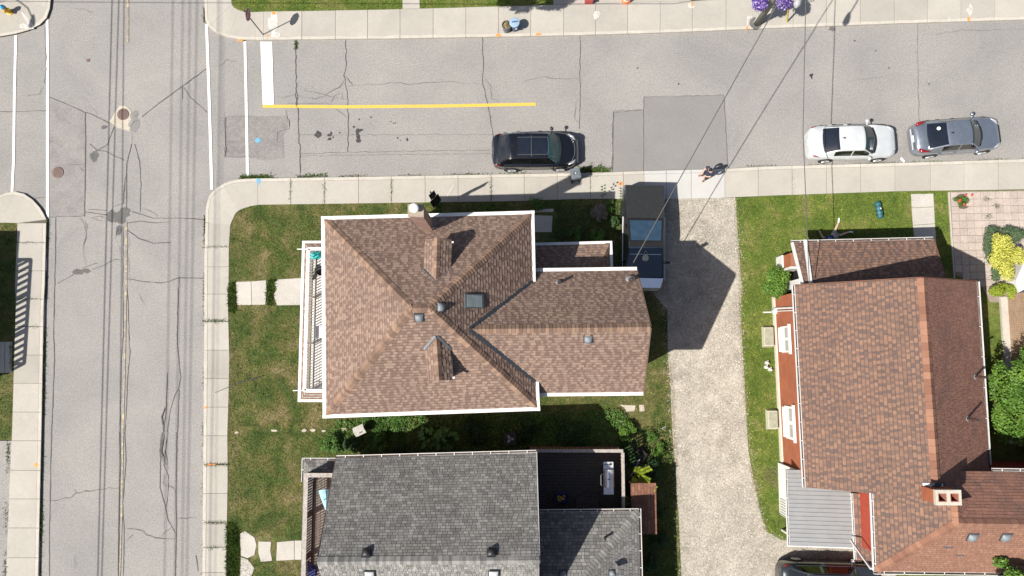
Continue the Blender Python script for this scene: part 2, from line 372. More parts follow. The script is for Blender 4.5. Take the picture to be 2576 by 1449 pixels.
seal=[ # r,c, points: tar sealed seams and cold joints
 (0,0,[(490,975),(640,1035),(850,1128),(905,1140),(1090,1235)],.05),(0,0,[(860,1130),(862,1449)],.05),(0,0,[(1430,1175),(1560,1070),(1840,865),(2100,675)],.05),
 (0,0,[(1838,865),(1838,1000)],.035),(0,0,[(1850,880),(1920,985),(2082,1130)],.035),(0,0,[(1150,1275),(1085,1449)],.04),
 (0,0,[(0,1122),(150,1125),(480,1112)],.035),
 (1,0,[(862,0),(860,250),(850,730)],.055),(1,0,[(1325,0),(1275,200),(1275,660)],.05),(1,0,[(1355,0),(1405,180),(1418,400),(1410,690)],.035),
 (1,0,[(905,0),(980,65),(1085,5)],.04),(1,0,[(985,65),(1060,75),(1250,162)],.05),(1,0,[(855,685),(1080,715)],.05),(1,0,[(890,660),(1075,668)],.03),
 (1,0,[(1330,680),(1400,700),(1540,748),(1800,748),(2055,760)],.05),(1,0,[(1285,795),(1420,778),(1560,792),(1705,785)],.045),(1,0,[(1285,870),(1400,950),(1540,998),(1715,992)],.05),
 (1,0,[(580,1402),(740,1315)],.05),(1,0,[(830,1245),(980,1198)],.04),(1,0,[(1280,1358),(1440,1385),(1620,1398),(1700,1385),(1800,1345),(2045,1352)],.05),
 (1,0,[(562,740),(558,1100),(550,1449)],.04),(1,0,[(495,735),(800,728),(850,722)],.035),(1,0,[(1262,330),(1240,600)],.04),(1,0,[(1242,830),(1236,1449)],.03),(1,0,[(1803,1345),(1800,1449)],.03),
 (1,0,[(340,545),(490,538)],.03),
 (2,0,[(550,0),(540,450),(548,700),(530,1200),(518,1449)],.045),(2,0,[(1238,0),(1240,480),(1222,700),(1208,1449)],.035),(2,0,[(1278,0),(1290,150),(1300,560),(1312,640),(1288,850),(1258,1449)],.035),
 (2,0,[(1795,0),(1782,560),(1800,740),(1818,900),(1800,1000),(1760,1080),(1710,1240),(1685,1449)],.04),(2,0,[(1685,855),(1672,1230),(1645,1449)],.05),(2,0,[(1803,1020),(1788,1449)],.035),
 (3,0,[(518,0),(505,600),(495,1100),(498,1449)],.045),(3,0,[(1205,0),(1212,300),(1200,700),(1195,1000),(1192,1449)],.05),(3,0,[(1255,0),(1268,300),(1235,720),(1250,1000),(1242,1449)],.04),
 (3,0,[(1780,0),(1770,600),(1775,900),(1762,1449)],.05),(3,0,[(1640,0),(1615,220),(1612,560),(1660,740),(1690,880),(1770,1025)],.04),(3,0,[(1690,0),(1650,330),(1695,450),(1690,640),(1670,760)],.03),
 (3,0,[(1970,1240),(1980,1290),(1992,1405)],.04),
 (0,1,[(398,500),(405,900),(425,1110),(432,1449)],.045),(1,1,[(440,0),(444,300)],.045),(0,1,[(905,390),(903,640),(890,760),(915,930),(925,1190),(930,1449)],.035),(1,1,[(930,0),(922,85)],.035),
 (1,1,[(445,105),(800,90),(1400,72),(2360,62)],.025),(1,1,[(445,125),(1000,112),(2360,100)],.02),(0,1,[(432,1360),(1400,1358),(2400,1352)],.02),
 (0,2,[(682,360),(682,980),(680,1300)],.03),(0,2,[(1018,1120),(1008,1449)],.03),(1,2,[(1008,0),(1003,260)],.03),(0,2,[(1020,1120),(1300,1105)],.025),
 (0,1,[(2275,380),(2290,700),(2280,850),(2340,1100),(2385,1380)],.03),(0,3,[(1505,240),(1500,560),(1520,1240)],.025),
]
cr=MB(); zz=.013; thin=[q for q in seal if q[1]>=1]; seal=[q for q in seal if q[1]==0]
for r,c,pts,w in seal:
    zz+=.00025; ribbon(cr,[P(*T(r,c,*p)) for p in pts],w*.85,zz,.008)
tag(cr.build('sealed_crack',M['tar'],road),kind='stuff')
open_=[(0,1,[(1000,855),(1300,848),(1450,835),(1530,855),(1750,830),(1930,820),(2060,838),(2280,850)],.03),(0,1,[(890,760),(975,855),(1010,855)],.025),(0,1,[(890,800),(840,880),(740,930),(690,960)],.035),
 (0,1,[(480,905),(540,930),(640,935),(690,960),(780,980),(910,1000)],.025),(0,1,[(420,960),(480,985),(600,1000),(700,965)],.025),(0,1,[(200,975),(300,985),(400,950)],.022),(0,1,[(405,900),(400,960),(410,1050),(425,1160)],.07),
 (0,1,[(870,930),(865,1010),(925,1000)],.025),(0,1,[(915,870),(1005,860)],.022),(0,1,[(800,1095),(860,1140),(920,1190)],.025),(0,1,[(750,1045),(800,960),(850,930)],.02),(0,1,[(300,1100),(310,1190),(330,1200),(325,1300),(215,1330),(215,1449)],.03),
 (0,1,[(180,1050),(600,1045),(920,1050)],.018),(0,1,[(2300,790),(2365,870),(2370,1000),(2450,1020)],.02),(0,2,[(110,830),(300,772),(430,790),(680,798)],.03),(0,2,[(680,990),(640,1030),(632,1200),(680,1250)],.02),
 (0,0,[(2125,670),(2200,675),(2290,600),(2380,622)],.022),(0,0,[(850,1075),(920,1080),(970,1130),(985,1170)],.02),(0,0,[(1330,1130),(1390,1120),(1390,1165),(1340,1175)],.022),(0,0,[(1310,1280),(1350,1230),(1410,1200)],.022),
 (0,0,[(700,85),(850,95),(940,135)],.018),(0,0,[(270,970),(400,945),(440,870)],.03),(0,0,[(460,190),(465,700),(450,820),(470,960)],.045),(0,0,[(2260,1130),(2265,1449)],.03),(0,0,[(2290,1170),(2576,1175)],.03),(0,0,[(1330,1330),(1330,1449)],.02),
 (1,0,[(800,730),(840,800),(870,900),(840,1030),(840,1120),(870,1220)],.03),(1,0,[(850,770),(880,830),(865,900)],.022),(1,0,[(1110,770),(1000,720),(920,740),(980,770),(1090,770)],.025),(1,0,[(1130,640),(1200,620),(1270,590)],.025),
 (1,0,[(1420,650),(1500,670),(1580,720),(1580,750)],.02),(1,0,[(1160,820),(1190,860),(1160,930),(1165,960)],.025),(1,0,[(920,1270),(1060,1215),(1160,1165),(1250,1165)],.035),(1,0,[(1170,960),(1210,1050),(1220,1150)],.018),
 (1,0,[(1280,830),(1300,950),(1285,1100),(1300,1300),(1310,1400)],.02),(1,0,[(610,215),(660,210),(850,208)],.03),(1,0,[(790,215),(820,260),(855,275)],.025),
 (1,0,[(2265,0),(2270,130)],.035),(1,0,[(2275,128),(2576,128)],.02),
 (2,0,[(1400,50),(1430,120),(1460,165)],.016),(3,0,[(430,690),(550,690),(720,660),(770,615),(900,590),(1100,565),(1235,562)],.03),(3,0,[(750,575),(770,615)],.02),(3,0,[(1255,970),(1400,985),(1480,1030),(1560,1065),(1700,1075),(1765,1075)],.035),
 (3,0,[(1610,1060),(1660,1000),(1730,960)],.022),(3,0,[(1785,868),(1975,862)],.022),(3,0,[(1280,1085),(1340,1030)],.018),(3,0,[(1650,420),(1650,520),(1665,560)],.025),(3,0,[(1680,540),(1740,560),(1760,590)],.022),(3,0,[(760,1240),(755,1380)],.016),
 (2,0,[(1660,1200),(1640,1300),(1650,1449)],.09),(3,0,[(1650,0),(1640,120),(1620,210),(1650,260),(1660,330)],.11),(3,0,[(1625,0),(1612,200),(1640,300)],.05),(3,0,[(1675,60),(1665,200),(1690,380)],.04),
 (0,3,[(1545,345),(1700,345),(1830,325),(1950,305),(2100,310),(2560,295)],.02),(0,3,[(800,812),(1000,795),(1200,775)],.016),
]
cr=MB()
for pts,w in (([(1619,436),(1619,244),(1700,242),(1821,239),(1826,330),(1831,430)],.022),([(1541,436),(1542,283),(1619,277)],.028),([(566,396),(568,295)],.03)):
    zz+=.00025; ribbon(cr,[P(x,y) for x,y in pts],w,zz,.012)
for r,c,pts,w in thin:
    zz+=.00025; ribbon(cr,[P(*T(r,c,*p)) for p in pts],w*.8,zz,.02)
for r,c,pts,w in open_:
    zz+=.00025; ribbon(cr,[P(*T(r,c,*p)) for p in pts],w*.9,zz,.022,True)
tag(cr.build('open_crack',M['crack'],road),kind='stuff')
# -------- painted markings
def stripe(name, pts, w, mat, z=.024):
    m=MB(); ribbon(m,[P(x,y,0) for x,y in pts],w,z); return m.build(name,mat,road)
stripe('crosswalk_line',[(119,45),(120,120),(120,245),(120,360),(120,550)],.145,M['white_line'])
stripe('crosswalk_line',[(40.5,89),(37,230),(35,400),(31,482)],.14,M['white_line'])
stripe('crosswalk_line',[(520,62),(526,230),(530,360),(533,477)],.15,M['white_line'])
stripe('crosswalk_line',[(616.5,104),(619,220),(623,444)],.145,M['white_line'])
m=MB(); m.poly([tuple(P(x,y,.025)) for x,y in [(655,105),(684.5,105),(689,263.5),(661,264.5)]][::-1]); m.build('stop_bar',M['white_line'],road)
stripe('centre_line',[(661,267.5),(870,269),(1110,267),(1348,262.5)],.165,M['yellow_line'],.028)
stripe('centre_line',[(322,-20),(322,60),(322,108)],.10,M['yellow_worn'])
stripe('centre_line',[(318,558),(318,700),(316,800),(313,950),(309,1100),(306,1300),(301,1460)],.085,M['yellow_worn'])
stripe('spray_mark',[(640,354.5),(659,353)],.05,M['blue_spray'])
# -------- sidewalks: a bed of dirt, slabs, kerb pieces
def interp(tab, x): return float(np.interp(x,[a for a,b in tab],[b for a,b in tab]))
def inset(q, d):
    c=sum((Vector(p) for p in q),Vector((0,0,0)))/len(q); out=[]
    for p in q:
        v=Vector(p)-c; v.z=0; out.append(Vector(p)-v.normalized()*d*1.3)
    return out
def slab_mesh(pts, z0, z1, name, mat, bev=.012):
    b=inset(pts,bev); pts=ccw(pts); b=ccw(b); n=len(pts); m=MB()
    o=[(p[0],p[1],z0) for p in pts]+[(p[0],p[1],z1-bev*.6) for p in pts]+[(p[0],p[1],z1) for p in b]
    m.add(o,[(i,(i+1)%n,n+(i+1)%n,n+i) for i in range(n)]+[(n+i,n+(i+1)%n,2*n+(i+1)%n,2*n+i) for i in range(n)]+[tuple(2*n+i for i in range(n))])
    return m
KW=.17
def walk_run(parent, kerb, inner, joints, axis, newset=(), nokerb=False, sub=4):
    """slabs between joints along x (axis 0) or y (axis 1)"""
    for i in range(len(joints)-1):
        a,b=joints[i],joints[i+1]; ts=[a+(b-a)*k/sub for k in range(sub+1)]
        K=[P(t,interp(kerb,t),ZS) if axis==0 else P(interp(kerb,t),t,ZS) for t in ts]
        I=[P(t,interp(inner,t),ZS) if axis==0 else P(interp(inner,t),t,ZS) for t in ts]
        d=[(I[k]-K[k]).normalized() for k in range(sub+1)]
        K2=[K[k]+d[k]*KW for k in range(sub+1)]
        e=(K[-1]-K[0]).normalized()*.008
        sh=lambda L:[L[0]+e]+L[1:-1]+[L[-1]-e]
        dz=random.uniform(-.006,.006)
        mt=M['concrete_new'] if i in newset else M['concrete']
        q=sh(K2)+sh(I)[::-1]
        q=[p.copy() for p in q]
        for k in range(sub+1): q[k]+=d[k]*.006
        slab_mesh(q,0.0,ZS+dz,'slab',mt).build('slab',mt,parent)
        slab_mesh(sh(K)+sh(K2)[::-1],-.05,ZS+.008+dz*.5,'kerb_section',M['kerb'] if i not in newset else mt,.02).build('kerb_section',M['kerb'] if i not in newset else mt,parent)
def bed(name, pts): 
    m=MB(); m.prism([P(x,y,ZS) for x,y in pts],-.02,ZS-.022); return struct(name,m,M['joint'])
NK=[(644,100),(966,97),(1288,91.5),(1460,88),(1660,82),(1800,76.5),(1932,70.5),(2090,65),(2250,59),(2576,49),(2760,44)]
NI=[(644,29.5),(966,24),(1288,15),(1460,10),(1660,4),(1738,2),(1900,-5),(2250,-22),(2576,-38),(2760,-46)]
NJ=[663,759.5,844,924.8,1006.5,1089.8,1172,1254,1335.5,1418,1498.5,1579.5,1661,1741.8,1826.8,1908,1995.8,2079.5,2164.5,2250,2334.5,2418,2503,2588,2673]
ncor_o=[(513,-60),(514,0),(516,50),(525,67.5),(545,82.5),(575,94),(607,99),(644,100),(663,99.9)]
ncor_i=[(582,-60),(582,-20),(582,0),(583,10),(588,18),(600,25),(615,29.5),(640,30),(663,29.2)]
north=bed('sidewalk_north',[(x+ (1 if x<600 else 0),y-2) for x,y in ncor_o]+[(x,y-2) for x,y in NK[1:]]+[(2760,-46)]+NI[::-1][1:-1]+ncor_i[::-1])
walk_run(north,NK,NI,NJ,0)
def corner(parent, O, I, groups, mat=None):
    for g0,g1 in groups:
        K=[P(*O[k],ZS) for k in range(g0,g1+1)]; J=[P(*I[k],ZS) for k in range(g0,g1+1)]
        d=[(J[k]-K[k]).normalized() for k in range(len(K))]; K2=[K[k]+d[k]*KW for k in range(len(K))]
        slab_mesh([K2[k]+d[k]*.006 for k in range(len(K))]+J[::-1],0,ZS+random.uniform(-.005,.005),'slab',M['concrete'],.01).build('slab',M['concrete'],parent)
        slab_mesh(K+K2[::-1],-.05,ZS+.006,'kerb_section',M['kerb'],.015).build('kerb_section',M['kerb'],parent)
corner(north,ncor_o,ncor_i,[(0,1),(1,3),(3,5),(5,7),(7,8)])
SK=[(644,449),(986,443.5),(1288,438),(1483,434.7),(1620,430),(1823,424.7),(1932,418.5),(2252,410),(2576,400),(2760,395)]
SI=[(644,515),(986,510),(1288,506),(1460,500),(1560,500),(1621,502),(1823,497),(1932,492),(2252,481),(2385,479),(2576,476),(2760,473)]
SJ=[648,731.5,817,902,985.5,1069.7,1152.7,1236,1319,1402,1485.5,1568.5,1620.5,1676.7,1739.3,1824,1908,1993,2079.5,2165.7,2252,2340.7,2425.7,2512,2600,2690]
avE=[(513.7,540),(513.7,724),(514,800),(512,1087),(509,1449),(508,1560)]
scor_o=[(648,448.8),(620,449.5),(600,451),(580,455),(562.5,462),(548,471),(537.5,479.5),(530,487),(525,494.5),(520,512),(517.5,530),(516.5,559)]
scor_i=[(648,515),(632,518),(618,522),(607,526),(600,529.7),(594,535),(590,541),(588,546),(586,551),(583,556),(582,560),(580,565)]
avI=[(580,559),(576,612),(575,724),(573,740),(577,900),(575,1000),(572,1087),(573,1200),(569,1449),(568,1560)]
south=bed('sidewalk_south',scor_o[::-1]+[(x,y+2) for x,y in SK[1:]]+SI[::-1][:-1]+scor_i+[(x,y) for x,y in avI[1:]]+[(x+2,y) for x,y in avE[::-1][:-1]]+[(519,590)])
walk_run(south,SK,SI,SJ,0,newset=(12,13,14))
corner(south,scor_o,scor_i,[(0,4),(4,8),(8,11)])
avEk=[(516.5,559),(514.5,640)]+avE[1:]
walk_run(south,[(y,x) for x,y in avEk],[(y,x) for x,y in avI],[560,621,671,739.5,808,880.5,952,1024,1096,1169,1241,1314.5,1377,1440,1505],1)
# west side of the avenue
wk=[(116.5,552),(112.5,724),(110,760),(104,1087),(96,1449),(94,1540)]; wi=[(44,560),(37.5,724),(40,760),(30,1087),(15,1449),(10,1540)]
wcor_o=[(-60,515),(0,492),(15,485),(37,482),(60,487),(82,502),(100,522),(110,538),(116.5,552)]
wcor_i=[(-60,558),(-40,559),(-20,560),(0,560),(15,560),(25,560.2),(33,560.4),(39,560.6),(44,561)]
west=bed('sidewalk_west',wcor_o+wk[1:]+wi[::-1]+wcor_i[::-1][1:])
corner(west,wcor_o,wcor_i,[(0,3),(3,8)])
walk_run(west,[(y,x) for x,y in wk],[(y,x) for x,y in wi],[561,610,681,752,821,893,964,1036.5,1108.6,1183,1255,1328,1403,1480],1)
nw_o=[(127.5,-60),(127.5,0),(125,22),(117,45),(100,62),(70,76),(37,85),(0,91),(-60,98)]
nw_i=[(40,-60),(40,-20),(36,-10),(20,0),(8,6),(-10,10),(-30,14),(-45,18),(-60,22)]
nwest=bed('sidewalk_northwest',nw_o+nw_i[::-1]); corner(nwest,nw_o,nw_i,[(0,2),(2,5),(5,8)])
# spray marks on the concrete
def mark(pts, mat, par, z=ZS+.012): sheet('spray_mark',pts,mat,par,z)
mark(blob(605,101,9,2.4,5),M['orange_spray'],north,ZS+.018); mark(blob(673,89.5,3,2.6,6),M['orange_spray'],north); mark(blob(689,33,5.5,4,7),M['orange_spray'],north,ZS+.016)
mark([(682,30),(697,29),(699,50),(698,72),(690,80),(705,83),(704,92),(681,94),(684,75),(674,72),(674,46),(681,44)],M['white_spray'],north)
mark(blob(1254,88,6,4,8),M['orange_spray'],north,ZS+.02); mark(blob(1354,86,7,3.4,9),M['orange_spray'],north,ZS+.02); mark(blob(1501,38,9,11,10),M['white_spray'],north); mark(blob(1741,11,1.8,8,11),M['orange_spray'],north,ZS+.02); mark(blob(1738,15,8,6,15),M['white_spray'],north)
mark([(1880,41),(1890,39),(1893,44),(1883,47),(1881,70),(1878,72)],M['white_spray'],north); mark(blob(1879,71,2.4,5,12),M['orange_spray'],north,ZS+.02)
mark(blob(2440,25,6,13,13,rough=.5),M['white_spray'],north); mark(blob(2437,48,3.5,5,14),M['orange_spray'],north,ZS+.02); mark([(2386,42),(2388,42),(2388,53),(2386,53)],M['white_spray'],north)
mark(blob(650,456,5,8,16),M['blue_spray'],south); mark(blob(1561,462,5,5,17),M['orange_spray'],south); mark(blob(1561,462,2,2,18),M['red_petal'],south,ZS+.016)
mark([(1141,463),(1143,464),(1126,495),(1123,494)],M['white_spray'],south)
mark(blob(517,1025,5,2.4,19),M['orange_spray'],south); mark(blob(531,1168.5,12,2,20),M['orange_spray'],south); mark(blob(91,1169.5,5,5,21),M['orange_spray'],west)
mark([(56,30),(64,38),(84,62),(85,72),(76,74),(62,48),(53,32)],M['white_spray'],nwest); mark(blob(60,66,12,7,22),M['white_spray'],nwest)
# -------- driveway of pale gravel
drive=[(1570,501),(1660,501),(1850,497),(1858,612),(1866,724),(1863,774),(1875,1000),(1880,1087),(1883,1137),(1895,1200),(1913,1287),(1928,1337),(1965,1358),(2250,1360),(2260,1560),(1716,1560),(1713,1449),(1706,1300),(1698,1180),(1690,1087),(1686,980),(1679,900),(1678,780),(1640,735),(1570,735)]
m=MB(); m.poly([tuple(P(x,y,ZD)) for x,y in drive][::-1]); driveway=struct('driveway',m,M['gravel'])
def inside(poly, X, Y):
    n=len(poly); r=np.zeros(len(X),bool); j=n-1
    for i in range(n):
        xi,yi=poly[i][0],poly[i][1]; xj,yj=poly[j][0],poly[j][1]
        c=((yi>Y)!=(yj>Y))&(X<(xj-xi)*(Y-yi)/((yj-yi) or 1e-9)+xi); r^=c; j=i
    return r
def sample(poly, dens):
    a=np.array([(p[0],p[1]) for p in poly]); lo,hi=a.min(0),a.max(0); n=int(dens*np.prod(hi-lo))
    X=rng.uniform(lo[0],hi[0],n); Y=rng.uniform(lo[1],hi[1],n); k=inside(poly,X,Y); return X[k],Y[k]
def np_obj(name, verts, faces, mat, parent=None, kind='stuff', smooth=False):
    me=bpy.data.meshes.new(name); nv=len(verts); nf,k=faces.shape
    me.vertices.add(nv); me.vertices.foreach_set('co',verts.astype(np.float32).ravel())
    me.loops.add(nf*k); me.loops.foreach_set('vertex_index',faces.astype(np.int32).ravel())
    me.polygons.add(nf); me.polygons.foreach_set('loop_start',np.arange(0,nf*k,k,dtype=np.int32))
    me.update(calc_edges=True); me.materials.append(mat)
    o=bpy.data.objects.new(name,me); COL.objects.link(o)
    if kind: o['kind']=kind
    if parent is not None:
        o.parent=parent
        if parent.name in ROOT: o.matrix_basis=Matrix.Translation(-ROOT[parent.name])
    return o
def pebbles(X,Y,z,r0,r1):
    n=len(X); r=rng.uniform(r0,r1,n); base=np.array([(1,0,0),(-.5,.87,0),(-.5,-.87,0),(0,0,.75)])
    a=rng.uniform(0,6.28,n); ca,sa=np.cos(a),np.sin(a); sx=rng.uniform(.7,1.3,n)
    vx=base[:,0][None]*sx[:,None]; vy=base[:,1][None]+0*vx
    v=np.stack([X[:,None]+r[:,None]*(ca[:,None]*vx-sa[:,None]*vy),Y[:,None]+r[:,None]*(sa[:,None]*vx+ca[:,None]*vy),z+r[:,None]*base[:,2][None]],2).reshape(-1,3)
    f=(np.arange(n)[:,None,None]*4+np.array([(0,1,3),(1,2,3),(2,0,3)])[None]).reshape(-1,3)
    return v,f
pb_mat=M['gravel_stone']=leafmat('gravel_stone',[(.3,(.27,.25,.215)),(.7,(.42,.395,.355))],2.0,.9,hi=1.5)
X,Y=sample([P(x,y,ZD) for x,y in drive],200); v,f=pebbles(X,Y,ZD,.015,.05)
tag(np_obj('gravel_stones',v,f,pb_mat,driveway),kind='stuff')
edge=[P(x,y,ZL) for x,y in drive]; ctr_=P(1780,900,ZL); X,Y=[],[]
for i in range(len(edge)):
    a,b=edge[i],edge[(i+1)%len(edge)]; n=int((b-a).length*38); t_=rng.uniform(0,1,n); X+=list(a.x+(b.x-a.x)*t_+rng.normal(0,.14,n)); Y+=list(a.y+(b.y-a.y)*t_+rng.normal(0,.14,n))
v,f=pebbles(np.array(X),np.array(Y),ZL+.005,.015,.04); tag(np_obj('spilled_stones',v,f,pb_mat,driveway),kind='stuff')
# -------- lawns
def lawn(name, pts, mat, z=ZL, par=None):
    m=MB(); m.prism([P(x,y,z) for x,y in pts],-.03,z); return struct(name,m,mat,par)
lotA=[(648,514),(618,521),(600,528.5),(588,546),(580,574),(576,612),(575,724),(573,740),(577,900),(575,1000),(572,1087),(573,1200),(569,1449),(568,1560),(1717,1560),(1714,1449),(1707,1300),(1699,1180),(1691,1087),(1687,980),(1680,900),(1679,780),(1641,736),(1572,736),(1572,502),(1460,500.5),(1288,506),(986,510)]
lotB=[(1850,497.5),(1858,612),(1866,724),(1863,774),(1875,1000),(1880,1087),(1883,1137),(1895,1200),(1913,1287),(1928,1337),(1965,1358),(2260,1360),(2260,1560),(2760,1560),(2760,474),(2385,479.5),(2252,481.5),(1932,492.5)]
lawn('lawn',lotA,M['lawn_a']); lawn('lawn',lotB,M['lawn_b'])
lotN=[(582,-60),(583,10),(588,18),(600,25),(615,29.5),(644,29.4),(966,24),(1288,15),(1392,11.5),(1392,-60)]
lotNE=[(1738,2),(1880,-4.2),(1880,-60),(1738,-60)]
lotW=[(-80,559),(44,560),(37.5,724),(40,760),(30,1087),(29.5,1107),(-80,1107)]
lawn('lawn',lotN,M['lawn_b']); lawn('lawn',lotNE,M['lawn_a']); lawn('lawn',lotW,M['lawn_a'])
m=MB(); m.prism([P(x,y,ZL) for x,y in [(1392,11.5),(1460,10),(1660,4),(1738,2),(1738,-60),(1392,-60)]],-.03,ZL+.01); struct('forecourt',m,M['concrete'])
m=MB(); m.prism([P(x,y,ZL) for x,y in [(-80,1109),(29.5,1109),(15,1449),(10,1560),(-80,1560)]],-.03,.09); struct('parking_pad',m,M['asphalt'])
# -------- front paths of concrete slabs
def slabs(name, quads, mat, z=ZL+.025):
    m=MB()
    xs=[p for q in quads for p in q]; x0,x1=min(p[0] for p in xs),max(p[0] for p in xs); y0,y1=min(p[1] for p in xs),max(p[1] for p in xs)
    m.prism([P(x,y,z) for x,y in [(x0+1,y0+3),(x1-1,y0+3),(x1-1,y1-1),(x0+1,y1-1)]],-.02,(ZL-.01) if 'path' in name and 'north' not in name else (.03 if 'north' not in name else z-.02))
    par=struct(name,m,M['joint'])
    for q in quads: slab_mesh([P(x,y,z) for x,y in q],.02,z+random.uniform(-.003,.004),'slab',mat,.008).build('slab',mat,par)
slabs('front_path',[[(593,709),(631,708),(633,767),(596,767)],[(632,708),(669,705),(671,735),(667,766),(634,767)],[(689,712),(700,703),(762,699),(762,767),(697,768),(688,742),(697,726)]],M['concrete_walk'])
slabs('neighbour_path',[[(604,1342),(616,1336),(640,1352),(645,1370),(640,1396),(622,1404),(606,1398)],[(650,1362),(682,1363),(680,1385),(685,1411),(656,1413),(650,1390)],[(697,1364),(740,1360),(740,1408),(695,1411)],[(741,1360),(762,1360),(762,1408),(741,1408)],[(606,1402),(624,1408),(640,1430),(628,1460),(604,1460)]],M['concrete_walk'])
slabs('porch_path',[[(2292,488),(2348,487),(2350,520),(2294,522)],[(2294,523),(2350,521),(2352,562),(2297,566)],[(2297,567),(2352,563),(2356,620),(2302,622)]],M['concrete_walk'])
slabs('side_path',[[(1336,527),(1393,525),(1392,533),(1337,534)],[(1338,541),(1390,543),(1388,584),(1341,584)]],M['concrete_walk'],ZL+.03)
slabs('north_path',[[(1012,-20),(1055,-20),(1056,21),(1013,22)]],M['concrete'],ZS)
slabs('west_path',[[(-60,860),(12,860),(11,938),(-60,938)],[(13,860),(31,859),(29,938),(12,938)]],M['concrete_walk'])
slabs('stepping_stone_row',[[(1558,1018),(1599,1020),(1596,1034),(1570,1036),(1572,1026)],[(1608,1018),(1620,1019),(1622,1034),(1609,1035)],[(1664,1074),(1676,1072),(1676,1083),(1666,1082)]],M['stone'],ZL+.02)
# -------- patio of square pavers beside the brick house
m=MB(); patio=[(2388,482),(2760,476),(2760,760),(2490,760),(2470,720),(2402,690)]
m.prism([P(x,y,ZL) for x,y in patio],-.03,ZL+.012); pat=struct('patio',m,M['sand'])
M['paver']=speckle('pink_paver',[(.3,(.36,.30,.26)),(.7,(.45,.385,.34))],1.2,6,14,.14,blot=.1,island=.10)
o0=P(2391,484,ZL); ex=(P(2576,481,ZL)-o0).normalized(); ey=(P(2402,690,ZL)-o0).normalized(); pp=[P(x,y,ZL) for x,y in patio]
s=.385; pm=slab_mesh([Vector((0,0,0)),ex*(s-.018),ex*(s-.018)+ey*(s-.018),ey*(s-.018)],ZL-.01,ZL+.04,'paver',M['paver'],.010).mesh('paver',None,M['paver'])
for i in range(12):
    for j in range(14):
        c=o0+ex*(s*(i+.5))+ey*(s*(j+.5))
        if inside(pp,np.array([c.x]),np.array([c.y]))[0]:
            q=o0+ex*s*i+ey*s*j
            inst('paver',pm,pat,Matrix.Translation((q.x,q.y,random.uniform(-.006,.006))))
m=MB(); m.beam(P(2386,484,ZL+.03),P(2400,700,ZL+.03),.06,.1); m.build('edging',M['kerb'],pat)
# -------- grass blades
FOOT=[]     # photo-plan footprints (world xy polygons) where no grass grows
def foot(pts,z=0): FOOT.append([P(x,y,z) for x,y in pts])
for q in ([(593,706),(762,698),(762,768),(593,768)],[(600,1342),(762,1358),(762,1412),(600,1403)],[(2292,487),(2350,486),(2356,625),(2300,625)],[(1336,526),(1393,524),(1389,620),(1336,620)],[(1012,-20),(1056,-20),(1056,23),(1012,23)],[(-80,859),(31,858),(29,939),(-80,939)],
          [(1558,1018),(1600,1018),(1598,1037),(1570,1037)],[(1608,1017),(1622,1017),(1622,1036),(1608,1036)],[(2386,478),(2760,470),(2760,1560),(2480,1560),(2402,700)]): foot(q,ZL)
FOOT+= [[P(900,610,0),P(1560,610,0),P(1560,985,0),P(900,985,0)],[P(1320,625,0),P(1500,625,0),P(1500,700,0),P(1320,700,0)],[P(835,630,0),P(900,630,0),P(900,985,0),P(835,985,0)],
        [P(930,1135,0),P(1340,1130,0),P(1340,1560,0),P(930,1560,0)],[P(830,1180,0),P(930,1180,0),P(930,1560,0),P(830,1560,0)],[P(1340,1130,0),P(1585,1130,0),P(1585,1560,0),P(1340,1560,0)],
        [P(1945,740,0),P(2340,740,0),P(2340,1350,0),P(1960,1350,0)],[P(1950,640,0),P(2270,640,0),P(2270,750,0),P(1950,750,0)]]
def blades(X,Y,z,h0,h1,w,lean):
    n=len(X); h=rng.uniform(h0,h1,n); a=rng.uniform(0,6.28,n); b=rng.uniform(0,6.28,n); l=rng.uniform(lean*.3,lean,n)*h
    w=rng.uniform(.6,1.3,n)*w*.5
    p0=np.stack([X-np.cos(a)*w,Y-np.sin(a)*w,np.full(n,z)],1); p1=np.stack([X+np.cos(a)*w,Y+np.sin(a)*w,np.full(n,z)],1)
    p2=np.stack([X+np.cos(b)*l,Y+np.sin(b)*l,z+h],1)
    return np.stack([p0,p1,p2],1).reshape(-1,3), np.arange(3*n).reshape(-1,3)
def grass(name,label,pts,mat,dens,h0=.03,h1=.085,w=.035,lean=1.6,z=ZL,clear=True):
    X,Y=sample([P(x,y,z) for x,y in pts],dens)
    if clear:
        k=np.ones(len(X),bool)
        for q in FOOT: k&=~inside(q,X,Y)
        X,Y=X[k],Y[k]
    k=rng.random(len(X))<.5; X=X+rng.normal(0,.05,len(X))*k; Y=Y+rng.normal(0,.05,len(X))*k
    v,f=blades(X,Y,z-.01,h0,h1,w,lean); o=np_obj(name,v,f,mat); tag(o,label,'grass'); return o
lotA_v=[(648,516),(620,523),(602,530),(590,548),(582,576),(578,614),(577,724),(575,740),(579,900),(577,1000),(574,1087),(575,1200),(571,1449),(571,1470),(775,1470),(960,1100),(1600,1100),(1610,1470),(1712,1470),(1705,1300),(1697,1180),(1688,1087),(1683,980),(1676,900),(1676,785),(1638,738),(1572,738),(1572,505),(1460,504),(1288,509),(986,513)]
grass('grass','patchy half dry grass around the brown roofed house',lotA_v,M['grass'],520)
lotB_v=[(1852,500),(1860,612),(1868,724),(1866,774),(1877,1000),(1882,1087),(1886,1137),(1897,1200),(1915,1287),(1932,1335),(1960,1352),(1985,1352),(2330,720),(2412,720),(2398,600),(2383,482),(2252,484),(1932,495)]
grass('grass','mown green grass around the brick house',lotB_v,M['grass_lush'],520)
grass('grass','green grass verge behind the north sidewalk',[(584,-30),(586,10),(590,17),(602,24),(616,28.5),(644,28),(966,22.5),(1288,13.5),(1390,10),(1390,-30)],M['grass_lush'],420)
